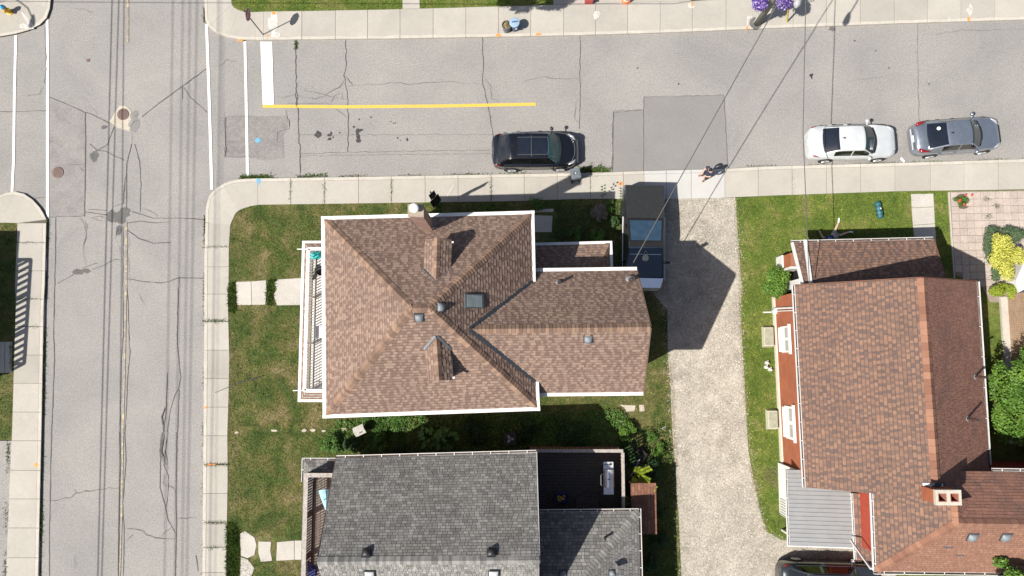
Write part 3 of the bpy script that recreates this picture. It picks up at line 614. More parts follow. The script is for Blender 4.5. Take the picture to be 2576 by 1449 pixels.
grass('grass','dry grass strip beside the utility pole',[(1740,1),(1878,-5),(1878,-40),(1740,-40)],M['grass'],350)
grass('grass','grass strip beyond the west sidewalk',[(-60,561),(43,562),(36,724),(38,760),(29,1087),(28,1105),(-60,1105)],M['grass'],420)
# weeds that line kerbs and joints
def weeds(line, n, spread, mat, h0=.04,h1=.14,w=.04,z=.0):
    pts=[P(x,y,z) for x,y in line]; seg=[(pts[i+1]-pts[i]).length for i in range(len(pts)-1)]; c=np.cumsum([0]+seg)
    t=rng.uniform(0,c[-1],n); 
    dens=.5+.5*np.sin(t*2.1)+.4*np.sin(t*.77+2); t=t[rng.uniform(0,1.2,len(t))<dens]
    X=np.interp(t,c,[p.x for p in pts])+rng.normal(0,spread,len(t)); Y=np.interp(t,c,[p.y for p in pts])+rng.normal(0,spread,len(t))
    return blades(X,Y,z,h0,h1,w,1.5)
def weed_obj(label, runs, mat):
    vs=[];fs=[];o=0
    for r in runs:
        v,f=weeds(*r); vs.append(v); fs.append(f+o); o+=len(v)
    tag(np_obj('weeds',np.concatenate(vs),np.concatenate(fs),mat),label,'weeds')
weed_obj('weeds growing along the west kerb gutter',[([(118,552),(115,724),(112,760),(106,1087),(98,1449)],5200,.055,M['weed'],.04,.15,.045,.0),([(40,610.5),(114,610)],160,.03,M['weed'],.03,.09,.04,ZS-.03),([(40,752),(108,752)],160,.03,M['weed'],.03,.09,.04,ZS-.03),([(37,821),(106,821)],120,.03,M['weed'],.03,.09,.04,ZS-.03),([(30,860),(29,940)],300,.05,M['weed'],.03,.1,.04,ZS-.03),([(22,1110),(12,1449)],700,.05,M['weed'],.03,.12,.04,.09)],M['weed'])
weed_obj('weeds growing along the southern kerb of the side street',[([(606,450),(625,447.5),(731,446),(850,443.5)],2600,.07,M['weed'],.04,.14,.05,.0),([(850,443.5),(1240,437.5),(1440,434)],900,.035,M['weed'],.03,.09,.04,.0),([(1455,433),(1480,433),(1535,431)],900,.14,M['weed'],.05,.22,.05,.0),([(1880,419),(2100,413),(2250,409),(2576,398)],900,.035,M['straw'],.03,.08,.04,.0)]
  +[([(x,452),(x-1,512)],170,.03,M['weed'],.03,.09,.04,ZS-.03) for x in (731.5,817,985.5)]+[([(1236,443),(1236,505)],260,.035,M['weed'],.03,.1,.04,ZS-.03),([(1485.5,440),(1486,495)],90,.02,M['weed'],.03,.07,.03,ZS-.03),([(1993,428),(1995,488)],160,.03,M['weed'],.03,.08,.03,ZS-.03)],M['weed'])
weed_obj('weeds along the avenue kerb and slab joints',[([(516,545),(513,724),(513,760)],900,.035,M['weed'],.03,.09,.04,.0),([(512,760),(510,1449)],420,.04,M['weed'],.03,.1,.04,.0),([(514,20),(515,55)],220,.03,M['weed'],.03,.08,.04,.0)]
  +[([(513,y),(575,y-1)],n,.04,M['weed'],.03,.1,.04,ZS-.03) for y,n in ((808,520),(1169,420),(1314.5,380),(1377,160),(621,120))]+[([(745,104),(745,124)],200,.04,M['weed'],.03,.1,.04,.0)],M['weed'])
tag(weed_obj.__call__ and np_obj('tall_grass',*blades(*sample([P(x,y,ZL) for x,y in [(574,712),(593,708),(596,767),(592,788),(575,784)]],1500),ZL-.01,.06,.2,.045,1.2),M['weed']),'lush tall grass tuft beside the front path end','grass')
tag(np_obj('tall_grass',*blades(*sample([P(x,y,ZL) for x,y in [(675,702),(694,702),(688,742),(690,770),(672,770),(668,740)]],1300),ZL-.01,.06,.18,.045,1.2),M['weed']),'lush grass growing between two front path slabs','grass')
tag(np_obj('tall_grass',*blades(*sample([P(x,y,ZL) for x,y in [(570,1316),(590,1314),(603,1340),(600,1449),(568,1449)]],1500),ZL-.01,.06,.2,.045,1.2),M['weed']),'lush tall grass beside the grey house path','grass')
tag(np_obj('dry_grass_fringe',*blades(*sample([P(x,y,ZL) for x,y in [(588,546),(584,574),(580,614),(579,700),(574,700),(574,612),(578,574),(583,548)]],900),ZL-.01,.02,.06,.04,1.8),M['straw']),'straw coloured grass fringe along the avenue sidewalk','grass')
tag(np_obj('dry_grass_fringe',*blades(*sample([P(x,y,ZL) for x,y in [(574,830),(590,830),(600,960),(582,1040),(590,1100),(572,1110)]],500),ZL-.01,.02,.06,.04,1.8),M['straw']),'dry yellow grass below the avenue sidewalk','grass')
tag(np_obj('dry_grass_fringe',*blades(*sample([P(x,y,ZL) for x,y in [(1846,505),(1856,505),(1866,724),(1864,774),(1882,1087),(1900,1200),(1932,1337),(1922,1337),(1890,1200),(1870,1000),(1857,774),(1858,700)]],700),ZL-.02,.02,.07,.04,1.8),M['straw']),'straw coloured grass fringe along the east driveway edge','grass')
tag(np_obj('dry_grass_fringe',*blades(*sample([P(x,y,ZL) for x,y in [(1684,890),(1696,980),(1700,1087),(1706,1180),(1697,1180),(1688,1087),(1680,980),(1676,890)]],600),ZL-.02,.02,.07,.04,1.8),M['straw']),'straw coloured grass fringe along the west driveway edge','grass')

c=[P(x,y,ZL) for x,y in [(1925,1178),(1948,1176),(1956,1190),(1956,1228),(1940,1226),(1922,1205)]]; X,Y=sample(c,900); v,f=blades(X,Y,ZL+.0,.02,.06,.03,2.2); M['mulch']=leafmat('mulch',[(.3,(.13,.09,.07)),(.7,(.24,.17,.13))],2.0); tag(np_obj('mulch',v,f,M['mulch']),'brown wood mulch heap beside the carport wall','mulch')
for i,(x,y,rx,ry) in enumerate([(690,1083,9,3),(766,1083,6,4),(788,1082,7,4),(815,1084,5,3),(868,1079,9,5),(596,1088,5,3)]):
    q=[P(a,b,ZL) for a,b in blob(x,y,rx,ry,70+i,10,.3)]; o=slab_mesh(q,.02,ZL+.05,'edging_stone',M['stone'],.01).build('edging_stone',M['stone'],None); tag(o,['long pale flat stone in the worn lawn row beside white litter','small pale stone in the lawn row next to a wider stone','middle pale stone of the lawn row','narrow pale stone of the lawn row nearing the shrub','largest pale flat stone by the side yard shrub','pale stone where the lawn row meets the sidewalk'][i],'stone','row of flat stones across the lawn')
m=MB(); a,b=P(541,988,ZS+.03),P(663,945,ZL+.08); m.tube([a,a.lerp(b,.45)+Vector((0,.08,.04)),a.lerp(b,.8)+Vector((0,.02,.04)),b],[.012,.018,.022,.014],6); tag(m.build('metal_rod',M['black'],None),'thin black rod lying from the lawn onto the avenue sidewalk','rod')
# ================================================================== HOUSES
BR=[(0,(.162,.110,.090)),(.3,(.188,.129,.105)),(.62,(.242,.172,.138)),(1,(.285,.206,.165))]
M['sh_brown']=shingle('brown_shingle',BR,stain=(.115,.085,.072),stain_amt=.15)
M['sh_cap']=shingle('ridge_cap_brown',[(0,(.15,.10,.078)),(1,(.275,.182,.13))])
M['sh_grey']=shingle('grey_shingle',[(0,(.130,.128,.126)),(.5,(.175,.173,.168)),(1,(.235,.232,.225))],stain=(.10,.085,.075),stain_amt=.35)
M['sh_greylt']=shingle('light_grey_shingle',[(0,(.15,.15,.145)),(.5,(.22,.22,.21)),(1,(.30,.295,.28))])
M['sh_red']=shingle('red_brown_shingle',[(0,(.112,.080,.073)),(.3,(.148,.096,.079)),(.65,(.205,.123,.090)),(1,(.25,.150,.106))])
M['sh_red3']=shingle('russet_three_tab_shingle',[(0,(.205,.108,.082)),(1,(.285,.150,.112))],stain=(.11,.085,.075),stain_amt=.55)
M['sh_redS']=shingle('pale_russet_shingle',[(0,(.205,.108,.078)),(1,(.285,.155,.108))])
M['sh_shed']=shingle('shed_shingle',[(0,(.17,.082,.055)),(1,(.25,.125,.082))])
def clip2(poly, w):
    """Sutherland-Hodgman: poly clipped by convex ccw window w"""
    out=poly
    for i in range(len(w)):
        a,b=w[i],w[(i+1)%len(w)]; src=out; out=[]
        if not src: return []
        ex,ey=b[0]-a[0],b[1]-a[1]
        d=[ex*(p[1]-a[1])-ey*(p[0]-a[0]) for p in src]
        for j in range(len(src)):
            p,q=src[j],src[(j+1)%len(src)]; dp,dq=d[j],d[(j+1)%len(src)]
            if dp>=0: out.append(p)
            if (dp>=0)!=(dq>=0):
                t=dp/(dp-dq); out.append((p[0]+(q[0]-p[0])*t,p[1]+(q[1]-p[1])*t))
    return out
class Roof:
    """collects shingles of one house's roof: the 300 largest whole ones become parts, the rest one part"""
    def __init__(s, house, name='roof', mat=None):
        s.house=house; s.rest={}; s.whole=[]; s.cache={}
        s.deck=MB()
        s.name=name
    def plane(s, poly, mat, expo=.145, widths=(.10,.13,.17,.21,.27), tab=None, thick=.016, tones=None, laminated=True, eave=None, holes=None):
        poly=[Vector(p) for p in poly]
        n=Vector((0,0,0))
        for i in range(len(poly)): n+=poly[i].cross(poly[(i+1)%len(poly)])
        n.normalize(); cen=sum(poly,Vector((0,0,0)))/len(poly)
        if n.z<0: poly=poly[::-1]; n=-n
        poly=[Vector((p.x,p.y,cen.z-(n.x*(p.x-cen.x)+n.y*(p.y-cen.y))/n.z)) for p in poly]
        if eave is None:
            u=Vector((n.y,-n.x,0))
            if u.length<1e-4: u=Vector((1,0,0))
            u=-u.normalized() if False else u.normalized()
        else: u=(Vector(eave[1])-Vector(eave[0])).normalized()
        v=n.cross(u).normalized()
        if v.z<0: u=-u; v=-v
        # u must make (u,v,n) right handed
        if u.cross(v).dot(n)<0: u=-u
        o=min(poly,key=lambda p:p.dot(v)); 
        w=ccw([((p-o).dot(u),(p-o).dot(v)) for p in poly])
        umin=min(p[0] for p in w); umax=max(p[0] for p in w); vmax=max(p[1] for p in w)
        s.deck.add([p-n*.003 for p in poly]+[p-n*.05-Z*.03 for p in poly],[tuple(range(len(poly))),tuple(range(2*len(poly)-1,len(poly)-1,-1))]+[(i+len(poly),(i+1)%len(poly)+len(poly),(i+1)%len(poly),i) for i in range(len(poly))])
        r=random.Random(int(abs(o.x*31+o.y*17)*10)); mb=s.rest.setdefault(mat.name,(MB(),mat))[0]
        k=0; vv=0.0
        while vv<vmax:
            x=umin-r.uniform(0,.3); up=r.random()<.5
            while x<umax:
                if laminated:
                    ww=r.choice(widths); up=not up if r.random()<.9 else up
                    tone=(r.choice((.5,.6,.7,.85)) if up else r.choice((.05,.2,.32))); t=thick if up else thick*.4
                else:
                    ww=tab if r.random()<.8 else tab*.6; tone=r.choice(tones or (0,.25,.4,.5,.6,.75,1.0)); t=thick*r.choice((.7,1.0))
                gap=.0 if laminated else .008
                ex=expo-(.028 if laminated else .018)
                rect=[(x+gap,vv),(x+ww-gap,vv),(x+ww-gap,vv+ex),(x+gap,vv+ex)]
                c=clip2(rect,w)
                if len(c)>=3:
                    full = len(c)==4 and all(abs(c[i][0]-rect[i][0])<1e-6 and abs(c[i][1]-rect[i][1])<1e-6 for i in range(4))
                    F=Matrix((( u.x,v.x,n.x,0),(u.y,v.y,n.y,0),(u.z,v.z,n.z,0),(0,0,0,1)))
                    if full: s.whole.append((ww-gap*2,ex,t,tone,mat,Matrix.Translation(o+u*(x+gap)+v*vv)@F))
                    else:
                        top=[(p[0],p[1],t*(1-(p[1]-vv)/expo*.8)+.001) for p in c]; N=len(c)
                        pts=[o+u*p[0]+v*p[1]+n*p[2] for p in top]+[o+u*p[0]+v*p[1]-n*.002 for p in c]
                        mb.add(pts,[tuple(range(N))]+[(N+i,N+(i+1)%N,(i+1)%N,i) for i in range(N)],tone+1e-4)
                x+=ww
            vv+=expo; k+=1
    def finish(s, deckmat, limit=300):
        par=s.deck.build(s.name,deckmat,s.house)
        s.whole.sort(key=lambda q:-q[0]*q[1]); big=s.whole[:max(limit*3,limit)]; random.Random(3).shuffle(big)
        ids=set(id(q) for q in big[:limit])
        for q in s.whole:
            w,e,t,tone,mat,F=q
            vs=[Vector((0,0,t+.001)),Vector((w,0,t+.001)),Vector((w,e,t*.2+.001)),Vector((0,e,t*.2+.001)),Vector((0,0,-.002)),Vector((w,0,-.002)),Vector((w,e,-.002)),Vector((0,e,-.002))]
            fs=[(0,1,2,3),(4,5,1,0),(5,6,2,1),(6,7,3,2),(7,4,0,3)]
            if id(q) in ids:
                key=(round(w,3),round(e,3),round(t,4),tone,mat.name)
                if key not in s.cache:
                    m=MB(); m.add(vs,fs,tone+1e-4); s.cache[key]=m.mesh('shingle',None,mat)
                inst('shingle',s.cache[key],par,F)
            else: s.rest[mat.name][0].add([F@p for p in vs],fs,tone+1e-4)
        for mb,mat in s.rest.values():
            if mb.v: tag(mb.build('shingles',mat,par),kind='stuff')
        return par
def ridge_caps(par, p, q, n1, n2, mat, w=.36, expo=.15, t=.028):
    """folded cap shingles along a ridge or hip from p (low) to q (high)"""
    p=Vector(p); q=Vector(q); d=(q-p).normalized(); up=(Vector(n1)+Vector(n2)).normalized(); a=d.cross(up).normalized(); up=a.cross(d)
    L=(q-p).length; n=max(1,int(L/expo)); e=L/n
    def drop(nn):
        nn=Vector(nn); k=nn.dot(up); side=nn.dot(a); return abs(side)/max(k,.2)*w/2
    d1=max(drop(n1),drop(n2)); meshes=[]
    F=Matrix(((d.x,a.x,up.x,0),(d.y,a.y,up.y,0),(d.z,a.z,up.z,0),(0,0,0,1)))
    for tone in (.05,.35,.65,.95):
        m=MB(); l=e*1.25; h=w/2
        o=[(0,-h,t-d1),(0,0,t+.012),(0,h,t-d1),(l,-h,.006-d1),(l,0,.016),(l,h,.006-d1),(0,-h,-d1-.01),(0,0,-.01),(0,h,-d1-.01)]
        m.add(o,[(0,3,4,1),(1,4,5,2),(6,0,1,7),(7,1,2,8),(0,6,3),(2,5,8)][:6],tone); meshes.append(m.mesh('ridge_cap',None,mat))
    for i in range(n): inst('ridge_cap',random.choice(meshes),par,Matrix.Translation(p+d*(e*i)+up*.006)@F)
def normal(a,b,c):
    n=(Vector(b)-Vector(a)).cross(Vector(c)-Vector(a)).normalized(); return n if n.z>0 else -n
def gutter(par, p, q, out, w=.13, h=.11, solid=False, hang=.75, mat=None, name='gutter'):
    """eaves gutter along p-q, out = side it hangs to"""
    p=Vector(p); q=Vector(q); out=Vector(out).normalized(); mat=mat or M['white_trim']; m=MB(); d=(q-p).normalized()
    if solid:
        c=out*(w/2); m.beam(p+c-Z*h*.35,q+c-Z*h*.35,w,h)
        return m.build(name,mat,par)
    m.beam(p+out*(w-.008)-Z*h*.4,q+out*(w-.008)-Z*h*.4,.022,h); m.beam(p+out*.01-Z*h*.5,q+out*.01-Z*h*.5,.014,h*.8); m.beam(p+out*w/2-Z*h*.85,q+out*w/2-Z*h*.85,w,.014)
    g=m.build(name,mat,par); m=MB(); m.beam(p+out*w/2-Z*h*.72,q+out*w/2-Z*h*.72,w*.8,.02); m.build('inner_strip',M['wood_dark'],g)  # dark strip along the inside of the gutter
    n=max(1,int((q-p).length/hang)); hm=MB(); 
    for i in range(n): 
        c=p.lerp(q,(i+.5)/n); k=MB(); k.beam(c+out*.0+Z*.005,c+out*w+Z*.005,.03,.012); k.build('hanger',mat,g)
    return g
def walls(par, pts, z0, z1, mat, name='wall'):
    m=MB(); m.prism(pts,z0,z1); return m.build(name,mat,par)
def pipe(par, base, r, h, mat, flash=True, lean=(0,0)):
    m=MB(); b=Vector(base); m.tube([b-Z*.1,b+Vector((lean[0],lean[1],h))],r,12); o=m.build('vent_pipe',mat,par)
    m=MB(); m.tube([b+Vector((lean[0],lean[1],h+.002)),b+Vector((lean[0],lean[1],h+.006))],r*.75,10); m.build('opening',M['black'],o)
    if flash: m=MB(); m.lathe([(r*2.2,-.02),(r*1.9,.03),(r*1.05,.09)],b,14); m.build('flashing',M['vent_metal'],o)
def turtle_vent(par, c, n, up, s=.32, mat=None):
    """low metal roof vent with a hood"""
    n=Vector(n).normalized(); u=Vector(up).normalized(); a=u.cross(n).normalized(); c=Vector(c)
    F=Matrix((a,u,n)).transposed(); m=MB()
    m.box(c+n*.015,(s*1.25,s*1.25,.02),mat=F); fl=m.build('roof_vent',M['dark_flash'],par)
    m=MB(); G=[]
    for i in range(7):
        x=-s/2+s*i/6; zt=.16-.10*abs(2*i/6-1)**2.5
        G.append([c+a*x-u*s*.45+n*.03,c+a*x-u*s*.42+n*(zt),c+a*x+n*(zt+.012),c+a*x+u*s*.42+n*zt*.9,c+a*x+u*s*.47+n*.03])
    m.grid(G,flip=True); m.add(G[0],[(0,1,2,3,4)]); m.add(G[-1],[(4,3,2,1,0)]); m.build('hood',mat or M['vent_metal'],fl,True)
# ------------------------------------------------------------------ 1. the brown hip-roofed house in the middle
e=6.3; rz_=9.75
NW,NE,SE,SW=P(817,553,e),P(1336,539,e),P(1350,1024,e),P(821,1043,e)
RW,RE=P(1037,775.5,rz_),P(1080,773.5,rz_)
house=thing('house','brick house with brown hip shingle roof and white balcony over its porch','house',(NW.x*.5+SE.x*.5,NW.y*.5+SE.y*.5,0))
R=Roof(house); K=dict(mat=M['sh_brown'])
R.plane([NW,SW,RW],**K); R.plane([SW,SE,RE,RW],**K); R.plane([NE,NW,RW,RE],**K); R.plane([SE,NE,RE],**K)
nW,nS,nN,nE=normal(NW,SW,RW),normal(SW,SE,RE),normal(NE,NW,RW),normal(SE,NE,RE)
# east wing: gable roof
we=5.8; wr=8.5
wN0,wN1=P(1330,683.5,we),P(1602,680,we); wS0,wS1=P(1330,989,we),P(1618,986,we)
wRe=P(1637,823,wr); wRw=P(1110,824,wr)
def on_line(p,q,x): t=(x-p.x)/(q.x-p.x); return p.lerp(q,t)
xin=wRw.x
wN0=on_line(wN0,wN1,P(1345,683,we).x); wS0=on_line(wS0,wS1,P(1355,989,we).x)
nwN,nwS=normal(wN1,wN0,wRe),normal(wS0,wS1,wRe)
# the wing's planes end in the valleys with the main roof's east plane
def plane_hit(p,d,o,n): return p+d*((o-p).dot(n)/d.dot(n))
def valley(nA,pA,nB,pB,z):
    """point at height z on both planes"""
    a=Matrix(((nA.x,nA.y),(nB.x,nB.y))); b=Vector((nA.dot(pA)-nA.z*z,nB.dot(pB)-nB.z*z)); r=a.inverted()@b; return Vector((r.x,r.y,z))
vN0=valley(nwN,wRe,nE,NE,e+.02); vN1=valley(nwN,wRe,nE,NE,wr); vS0=valley(nwS,wRe,nE,NE,e+.02); vS1=valley(nwS,wRe,nE,NE,wr)
def on_ridge(x): return on_line(wRe,Vector((vN1.x,(vN1.y+vS1.y)/2,wr)),x)
def on_pl(x,y,n): return Vector((x,y,wRe.z-(n.x*(x-wRe.x)+n.y*(y-wRe.y))/n.z))
eN=on_line(wN0,wN1,vN0.x); eS=on_line(wS0,wS1,vS0.x); rN=on_ridge(vN0.x); rS=on_ridge(vS0.x)
R.plane([wN1,eN,rN,wRe],**K); R.plane([eS,wS1,wRe,rS],**K)
R.plane([on_pl(vN0.x,vN0.y,nwN),on_pl(vN1.x,vN1.y,nwN),on_pl(rN.x,rN.y,nwN)],**K); R.plane([on_pl(vS0.x,vS0.y,nwS),on_pl(rS.x,rS.y,nwS),on_pl(vS1.x,vS1.y,nwS)],**K)
# porch roof at the north east corner
pn=3.2; a0,a1,a2,a3=P(1330,618,pn),P(1533,613,pn),P(1536,690,pn),P(1330,700,pn)
pr=.9; b1=P(1497,690,pn+pr); b0=P(1330,700,pn+pr)
R.plane([a1,a0,b0,b1],**K); R.plane([a2,a1,b1],**K)
roof=R.finish(M['wood_dark'])
for p,q,x,y in ((NW,RW,nN,nW),(SW,RW,nW,nS),(NE,RE,nN,nE),(SE,RE,nE,nS),(RW,RE,nN,nS),(wRe+(wRw-wRe)*.002,vN1*.5+vS1*.5,nwN,nwS),(a1,b1,normal(a1,a0,b0),normal(a2,a1,b1))): ridge_caps(roof,p,q,x,y,M['sh_cap'])
# valleys: dark metal strips
for p,q in ((Vector((vN0.x,vN0.y,e)),vN1),(Vector((vS0.x,vS0.y,e)),vS1)):
    m=MB(); m.beam(p+Z*.06,q+Z*.06,.20,.02,up=Z); m.build('valley_flashing',M['dark_flash'],roof)
for p,q,o in ((NW,NE,(0,1,0)),(SW,SE,(0,-1,0)),(NW,SW,(-1,0,0))): gutter(house,p+Vector(o)*.0,q,o,.155,.13,True)
for p,q in ((NE,Vector((NE.x+(vN0.x-NE.x)*.98,vN0.y,e))),(SE,Vector((SE.x+(vS0.x-SE.x)*.9,vS0.y,e)))): gutter(house,p,q,(1,0,0),.14,.13,True)
for c in (NW+V(-.08,.08,0),NE+V(.07,.08,0),SE+V(.07,-.08,0),SW+V(-.08,-.08,0)):
    m=MB(); m.box(c-Z*.05,(.16,.16,.15)); m.build('gutter_corner',M['white_trim'],house)
gutter(house,wN0,wN1,(0,1,0),.15,.13,True); gutter(house,wS0,wS1,(0,-1,0),.15,.13,True)
gutter(house,a0,a1,(0,1,0),.13,.12,True); gutter(house,a1+V(0,.13,0),a2,(1,0,0),.13,.12,True)
for p,q in ((wN1,wRe),(wS1,wRe)): m=MB(); m.beam(p+V(.02,0,-.06),q+V(.02,0,-.06),.03,.16); m.build('rake_board',M['sh_cap'],house)
x0,x1,y0,y1=NW.x+.42,SE.x-.42,SE.y+.42,NE.y-.42
walls(house,[(x0,y0),(x1,y0),(x1,y1),(x0,y1)],0,e-.05,M['brick_pink'])
xw=wN1.x-.25; yw0=wS1.y+.35; yw1=wN1.y-.35
m=MB(); m.prism([(x1-.5,yw0),(xw,yw0),(xw,yw1),(x1-.5,yw1)],0,we-.05)
yr=wRe.y; m.add([(xw,yw0,we-.05),(xw,yw1,we-.05),(xw,yr,wr-.12),(x1,yw0,we-.05),(x1,yw1,we-.05),(x1,yr,wr-.12)],[(0,1,2),(5,4,3),(0,3,4,1),(1,4,5,2),(2,5,3,0)]); m.build('wing_wall',M['stucco'],house)
walls(house,[(x1,a2.y+.1),(a1.x-.25,a2.y+.1),(a1.x-.25,a1.y-.25),(x1,a1.y-.25)],0,pn-.05,M['stucco'],'porch_wall')
# window openings of the wing gable and sides
def window(par, c, w, h, nrm, mat=None):
    n=Vector(nrm); a=Z.cross(n); F=Matrix((a,n,Z)).transposed(); m=MB(); c=Vector(c)
    m.box(c+n*.01,(w,.03,h),mat=F); g=m.build('window',M['glass_dark'],par)
    m=MB()
    for s in (-1,1): m.beam(c+a*s*w/2+n*.03-Z*h/2,c+a*s*w/2+n*.03+Z*h/2,.07,.05,up=n); m.beam(c+Z*s*h/2+n*.03-a*w/2,c+Z*s*h/2+n*.03+a*w/2,.07,.07,up=n)
    m.beam(c+n*.03-a*w/2,c+n*.03+a*w/2,.05,.04,up=n); m.build('window_frame',M['white_trim'],g)
M['glass_dark']=glass('dark_window',(.02,.025,.03))
window(house,(xw,yr,3.9),1.0,1.3,(1,0,0)); window(house,(xw,yr+1.2,1.4),1.0,1.2,(1,0,0)); window(house,((x1+xw)/2,yw0,4.2),.9,1.2,(0,-1,0)); window(house,((x0+x1)/2+1,y0,4.4),.9,1.3,(0,-1,0)); window(house,((x0+x1)/2-2,y1,4.4),.9,1.3,(0,1,0)); window(house,(x0,(y0+y1)/2-2,4.4),.9,1.3,(-1,0,0))
# chimney on the north eave
ch=10.0; cA=[P(1028,516,ch),P(1064,516,ch),P(1064,545,ch),P(1028,543,ch)]
m=MB(); m.prism(cA,4.0,ch-.05); chim=m.build('chimney',M['brick_pink'],house)
cc=sum(cA,Vector())/4; m=MB(); m.prism([cc+(p-cc)*1.12 for p in cA],ch-.08,ch+.03); m.build('chimney_cap',speckle('cap_concrete',[(.3,(.27,.22,.17)),(.7,(.36,.30,.25))],3,9,30,.2),chim)
m=MB(); f=P(1043,525,ch+.15); m.lathe([(.11,-.15),(.11,.12),(.19,.13),(.19,.17),(.06,.21)],f,18); m.build('flue_cap',plain('flue_white',(.8,.8,.79),.4,var=.03),chim,True)
zc=e+.35; m=MB(); q0,q1=P(1093,551,7.0),P(1094,572,7.25); m.beam(q0,q1,.09,.06); m.build('flashing',M['grey_flash'],chim); m=MB(); m.beam(P(1052,574,7.3),P(1092,573,7.3),.07,.05); m.build('flashing',M['grey_flash'],chim)
# dormers facing north and south
def dormer(tip, front, z, wd, out, label):
    yv=out; hz=.42; t=Vector(tip); f=Vector(front); D=Roof(house,'dormer_roof')
    L0,L1=t+V(-wd,0,-hz)+V(0,yv*wd*0.75,0),f+V(-wd,0,-hz); R0,R1=t+V(wd,0,-hz)+V(0,yv*wd*.75,0),f+V(wd,0,-hz)
    D.plane([L1,f,t,L0],mat=M['sh_brown']); D.plane([f,R1,R0,t],mat=M['sh_brown'])
    dr=D.finish(M['wood_dark'],60)
    n1,n2=normal(L1,f,t),normal(f,R1,R0)
    ridge_caps(dr,f,t,n1,n2,M['sh_cap'],.26)
    m=MB(); ww=wd-.06; yb=t.y; yf=f.y-yv*.12
    m.add([(f.x-ww,yf,z-2.2),(f.x+ww,yf,z-2.2),(f.x+ww,yf,z-hz-.08),(f.x,yf,z-.1),(f.x-ww,yf,z-hz-.08),(f.x-ww,yb,z-.6),(f.x+ww,yb,z-.6),(f.x+ww,yb,z-hz-.08),(f.x-ww,yb,z-hz-.08)],[(0,1,2,3,4),(1,6,7,2),(5,0,4,8)]); m.build('dormer_wall',M['stucco'],dr)
    for s,g in ((-1,'l'),(1,'r')):
        a=t+V(s*wd*1.1,yv*wd*.85,-hz+.05); b=t+V(s*.04,-yv*.1,.07); m=MB(); m.beam(a,b,.10,.02,up=Z); m.build('valley_flashing',M['grey_flash'],dr)
    m=MB(); m.box(f+V(wd+.03,-yv*.1,-hz-.03),(.09,.07,.07)); m.build('downspout',M['white_trim'],dr)
dormer(P(1097,704,8.78),P(1100,599,8.78),8.78,.55,1,'n'); dormer(P(1098,852,8.86),P(1105,957,8.86),8.86,.50,-1,'s')
# skylight, hooded vents, stacks
def on_plane(x,y,o,n):
    a=P(x,y,0); b=P(x,y,10); d=b-a; return a+d*((Vector(o)-a).dot(n)/d.dot(n))
sk=on_plane(1190,758,SE,nE); uE=Z.cross(nE).normalized(); vE=nE.cross(uE).normalized(); F=Matrix((vE,uE,nE)).transposed()
m=MB(); m.box(sk+nE*.05,(.92,.58,.11),mat=F); s1=m.build('skylight',M['grey_flash'],house); m=MB(); m.box(sk+nE*.112,(.76,.48,.012),mat=F); m.build('pane',glass('skylight_glass',(.26,.30,.29),.12),s1)
turtle_vent(house,on_plane(1108,773,SE,nE),nE,vE if vE.z>0 else -vE); turtle_vent(house,on_plane(1055,798,SW,nS),nS,nS.cross(Vector((1,0,0)))*-1); turtle_vent(house,on_plane(1480,852,wRe,nwS),nwS,V(0,1,.8))
pipe(house,on_plane(1405,712,wRe,nwN),.065,.55,M['rust_pipe']); pipe(house,on_plane(1585,705,wRe,nwN),.095,.8,M['rust_pipe'])
# white balcony above the front porch
bd=3.2; bt=4.35
g0,g1=P(763,608,3.05),P(763,1009,3.05)
xg=g0.x+.08; yN=g0.y-.08; yS=g1.y+.08; xh=x0
B=Roof(house,'porch_roof'); d0=.42
B.plane([V(xg,yS,3.05),V(xg+d0,yS+d0,3.35),V(xg+d0,yN-d0,3.35),V(xg,yN,3.05)],mat=M['sh_brown']); B.plane([V(xg,yN,3.05),V(xg+d0,yN-d0,3.35),V(xh,yN-d0,3.35),V(xh,yN,3.05)],mat=M['sh_brown']); B.plane([V(xh,yS,3.05),V(xh,yS+d0,3.35),V(xg+d0,yS+d0,3.35),V(xg,yS,3.05)],mat=M['sh_brown'])
B.finish(M['white_wall'],40)
gutter(house,V(xg,yN,3.05),V(xg,yS,3.05),(-1,0,0),.13,.12,True); gutter(house,V(xg-.13,yN,3.05),V(xh,yN,3.05),(0,1,0),.12,.12,True); gutter(house,V(xg-.13,yS,3.05),V(xh,yS,3.05),(0,-1,0),.12,.12,True)
bx=xg+.50; by0=yS+.42; by1=yN-.42
m=MB(); m.prism([(bx,by0),(xh+.2,by0),(xh+.2,by1),(bx,by1)],2.9,bd-.03); deck=m.build('balcony_floor',M['dark_metal'],house)
M['pale_plank']=plain('pale_painted_plank',(.58,.57,.55),.7,var=.12,scale=5)
n=14; pw=(xh+.2-bx)/n
for i in range(n): m=MB(); m.box((bx+pw*(i+.5),(by0+by1)/2,bd-.015),(pw-.012,by1-by0,.03)); m.build('plank',M['pale_plank'],deck)
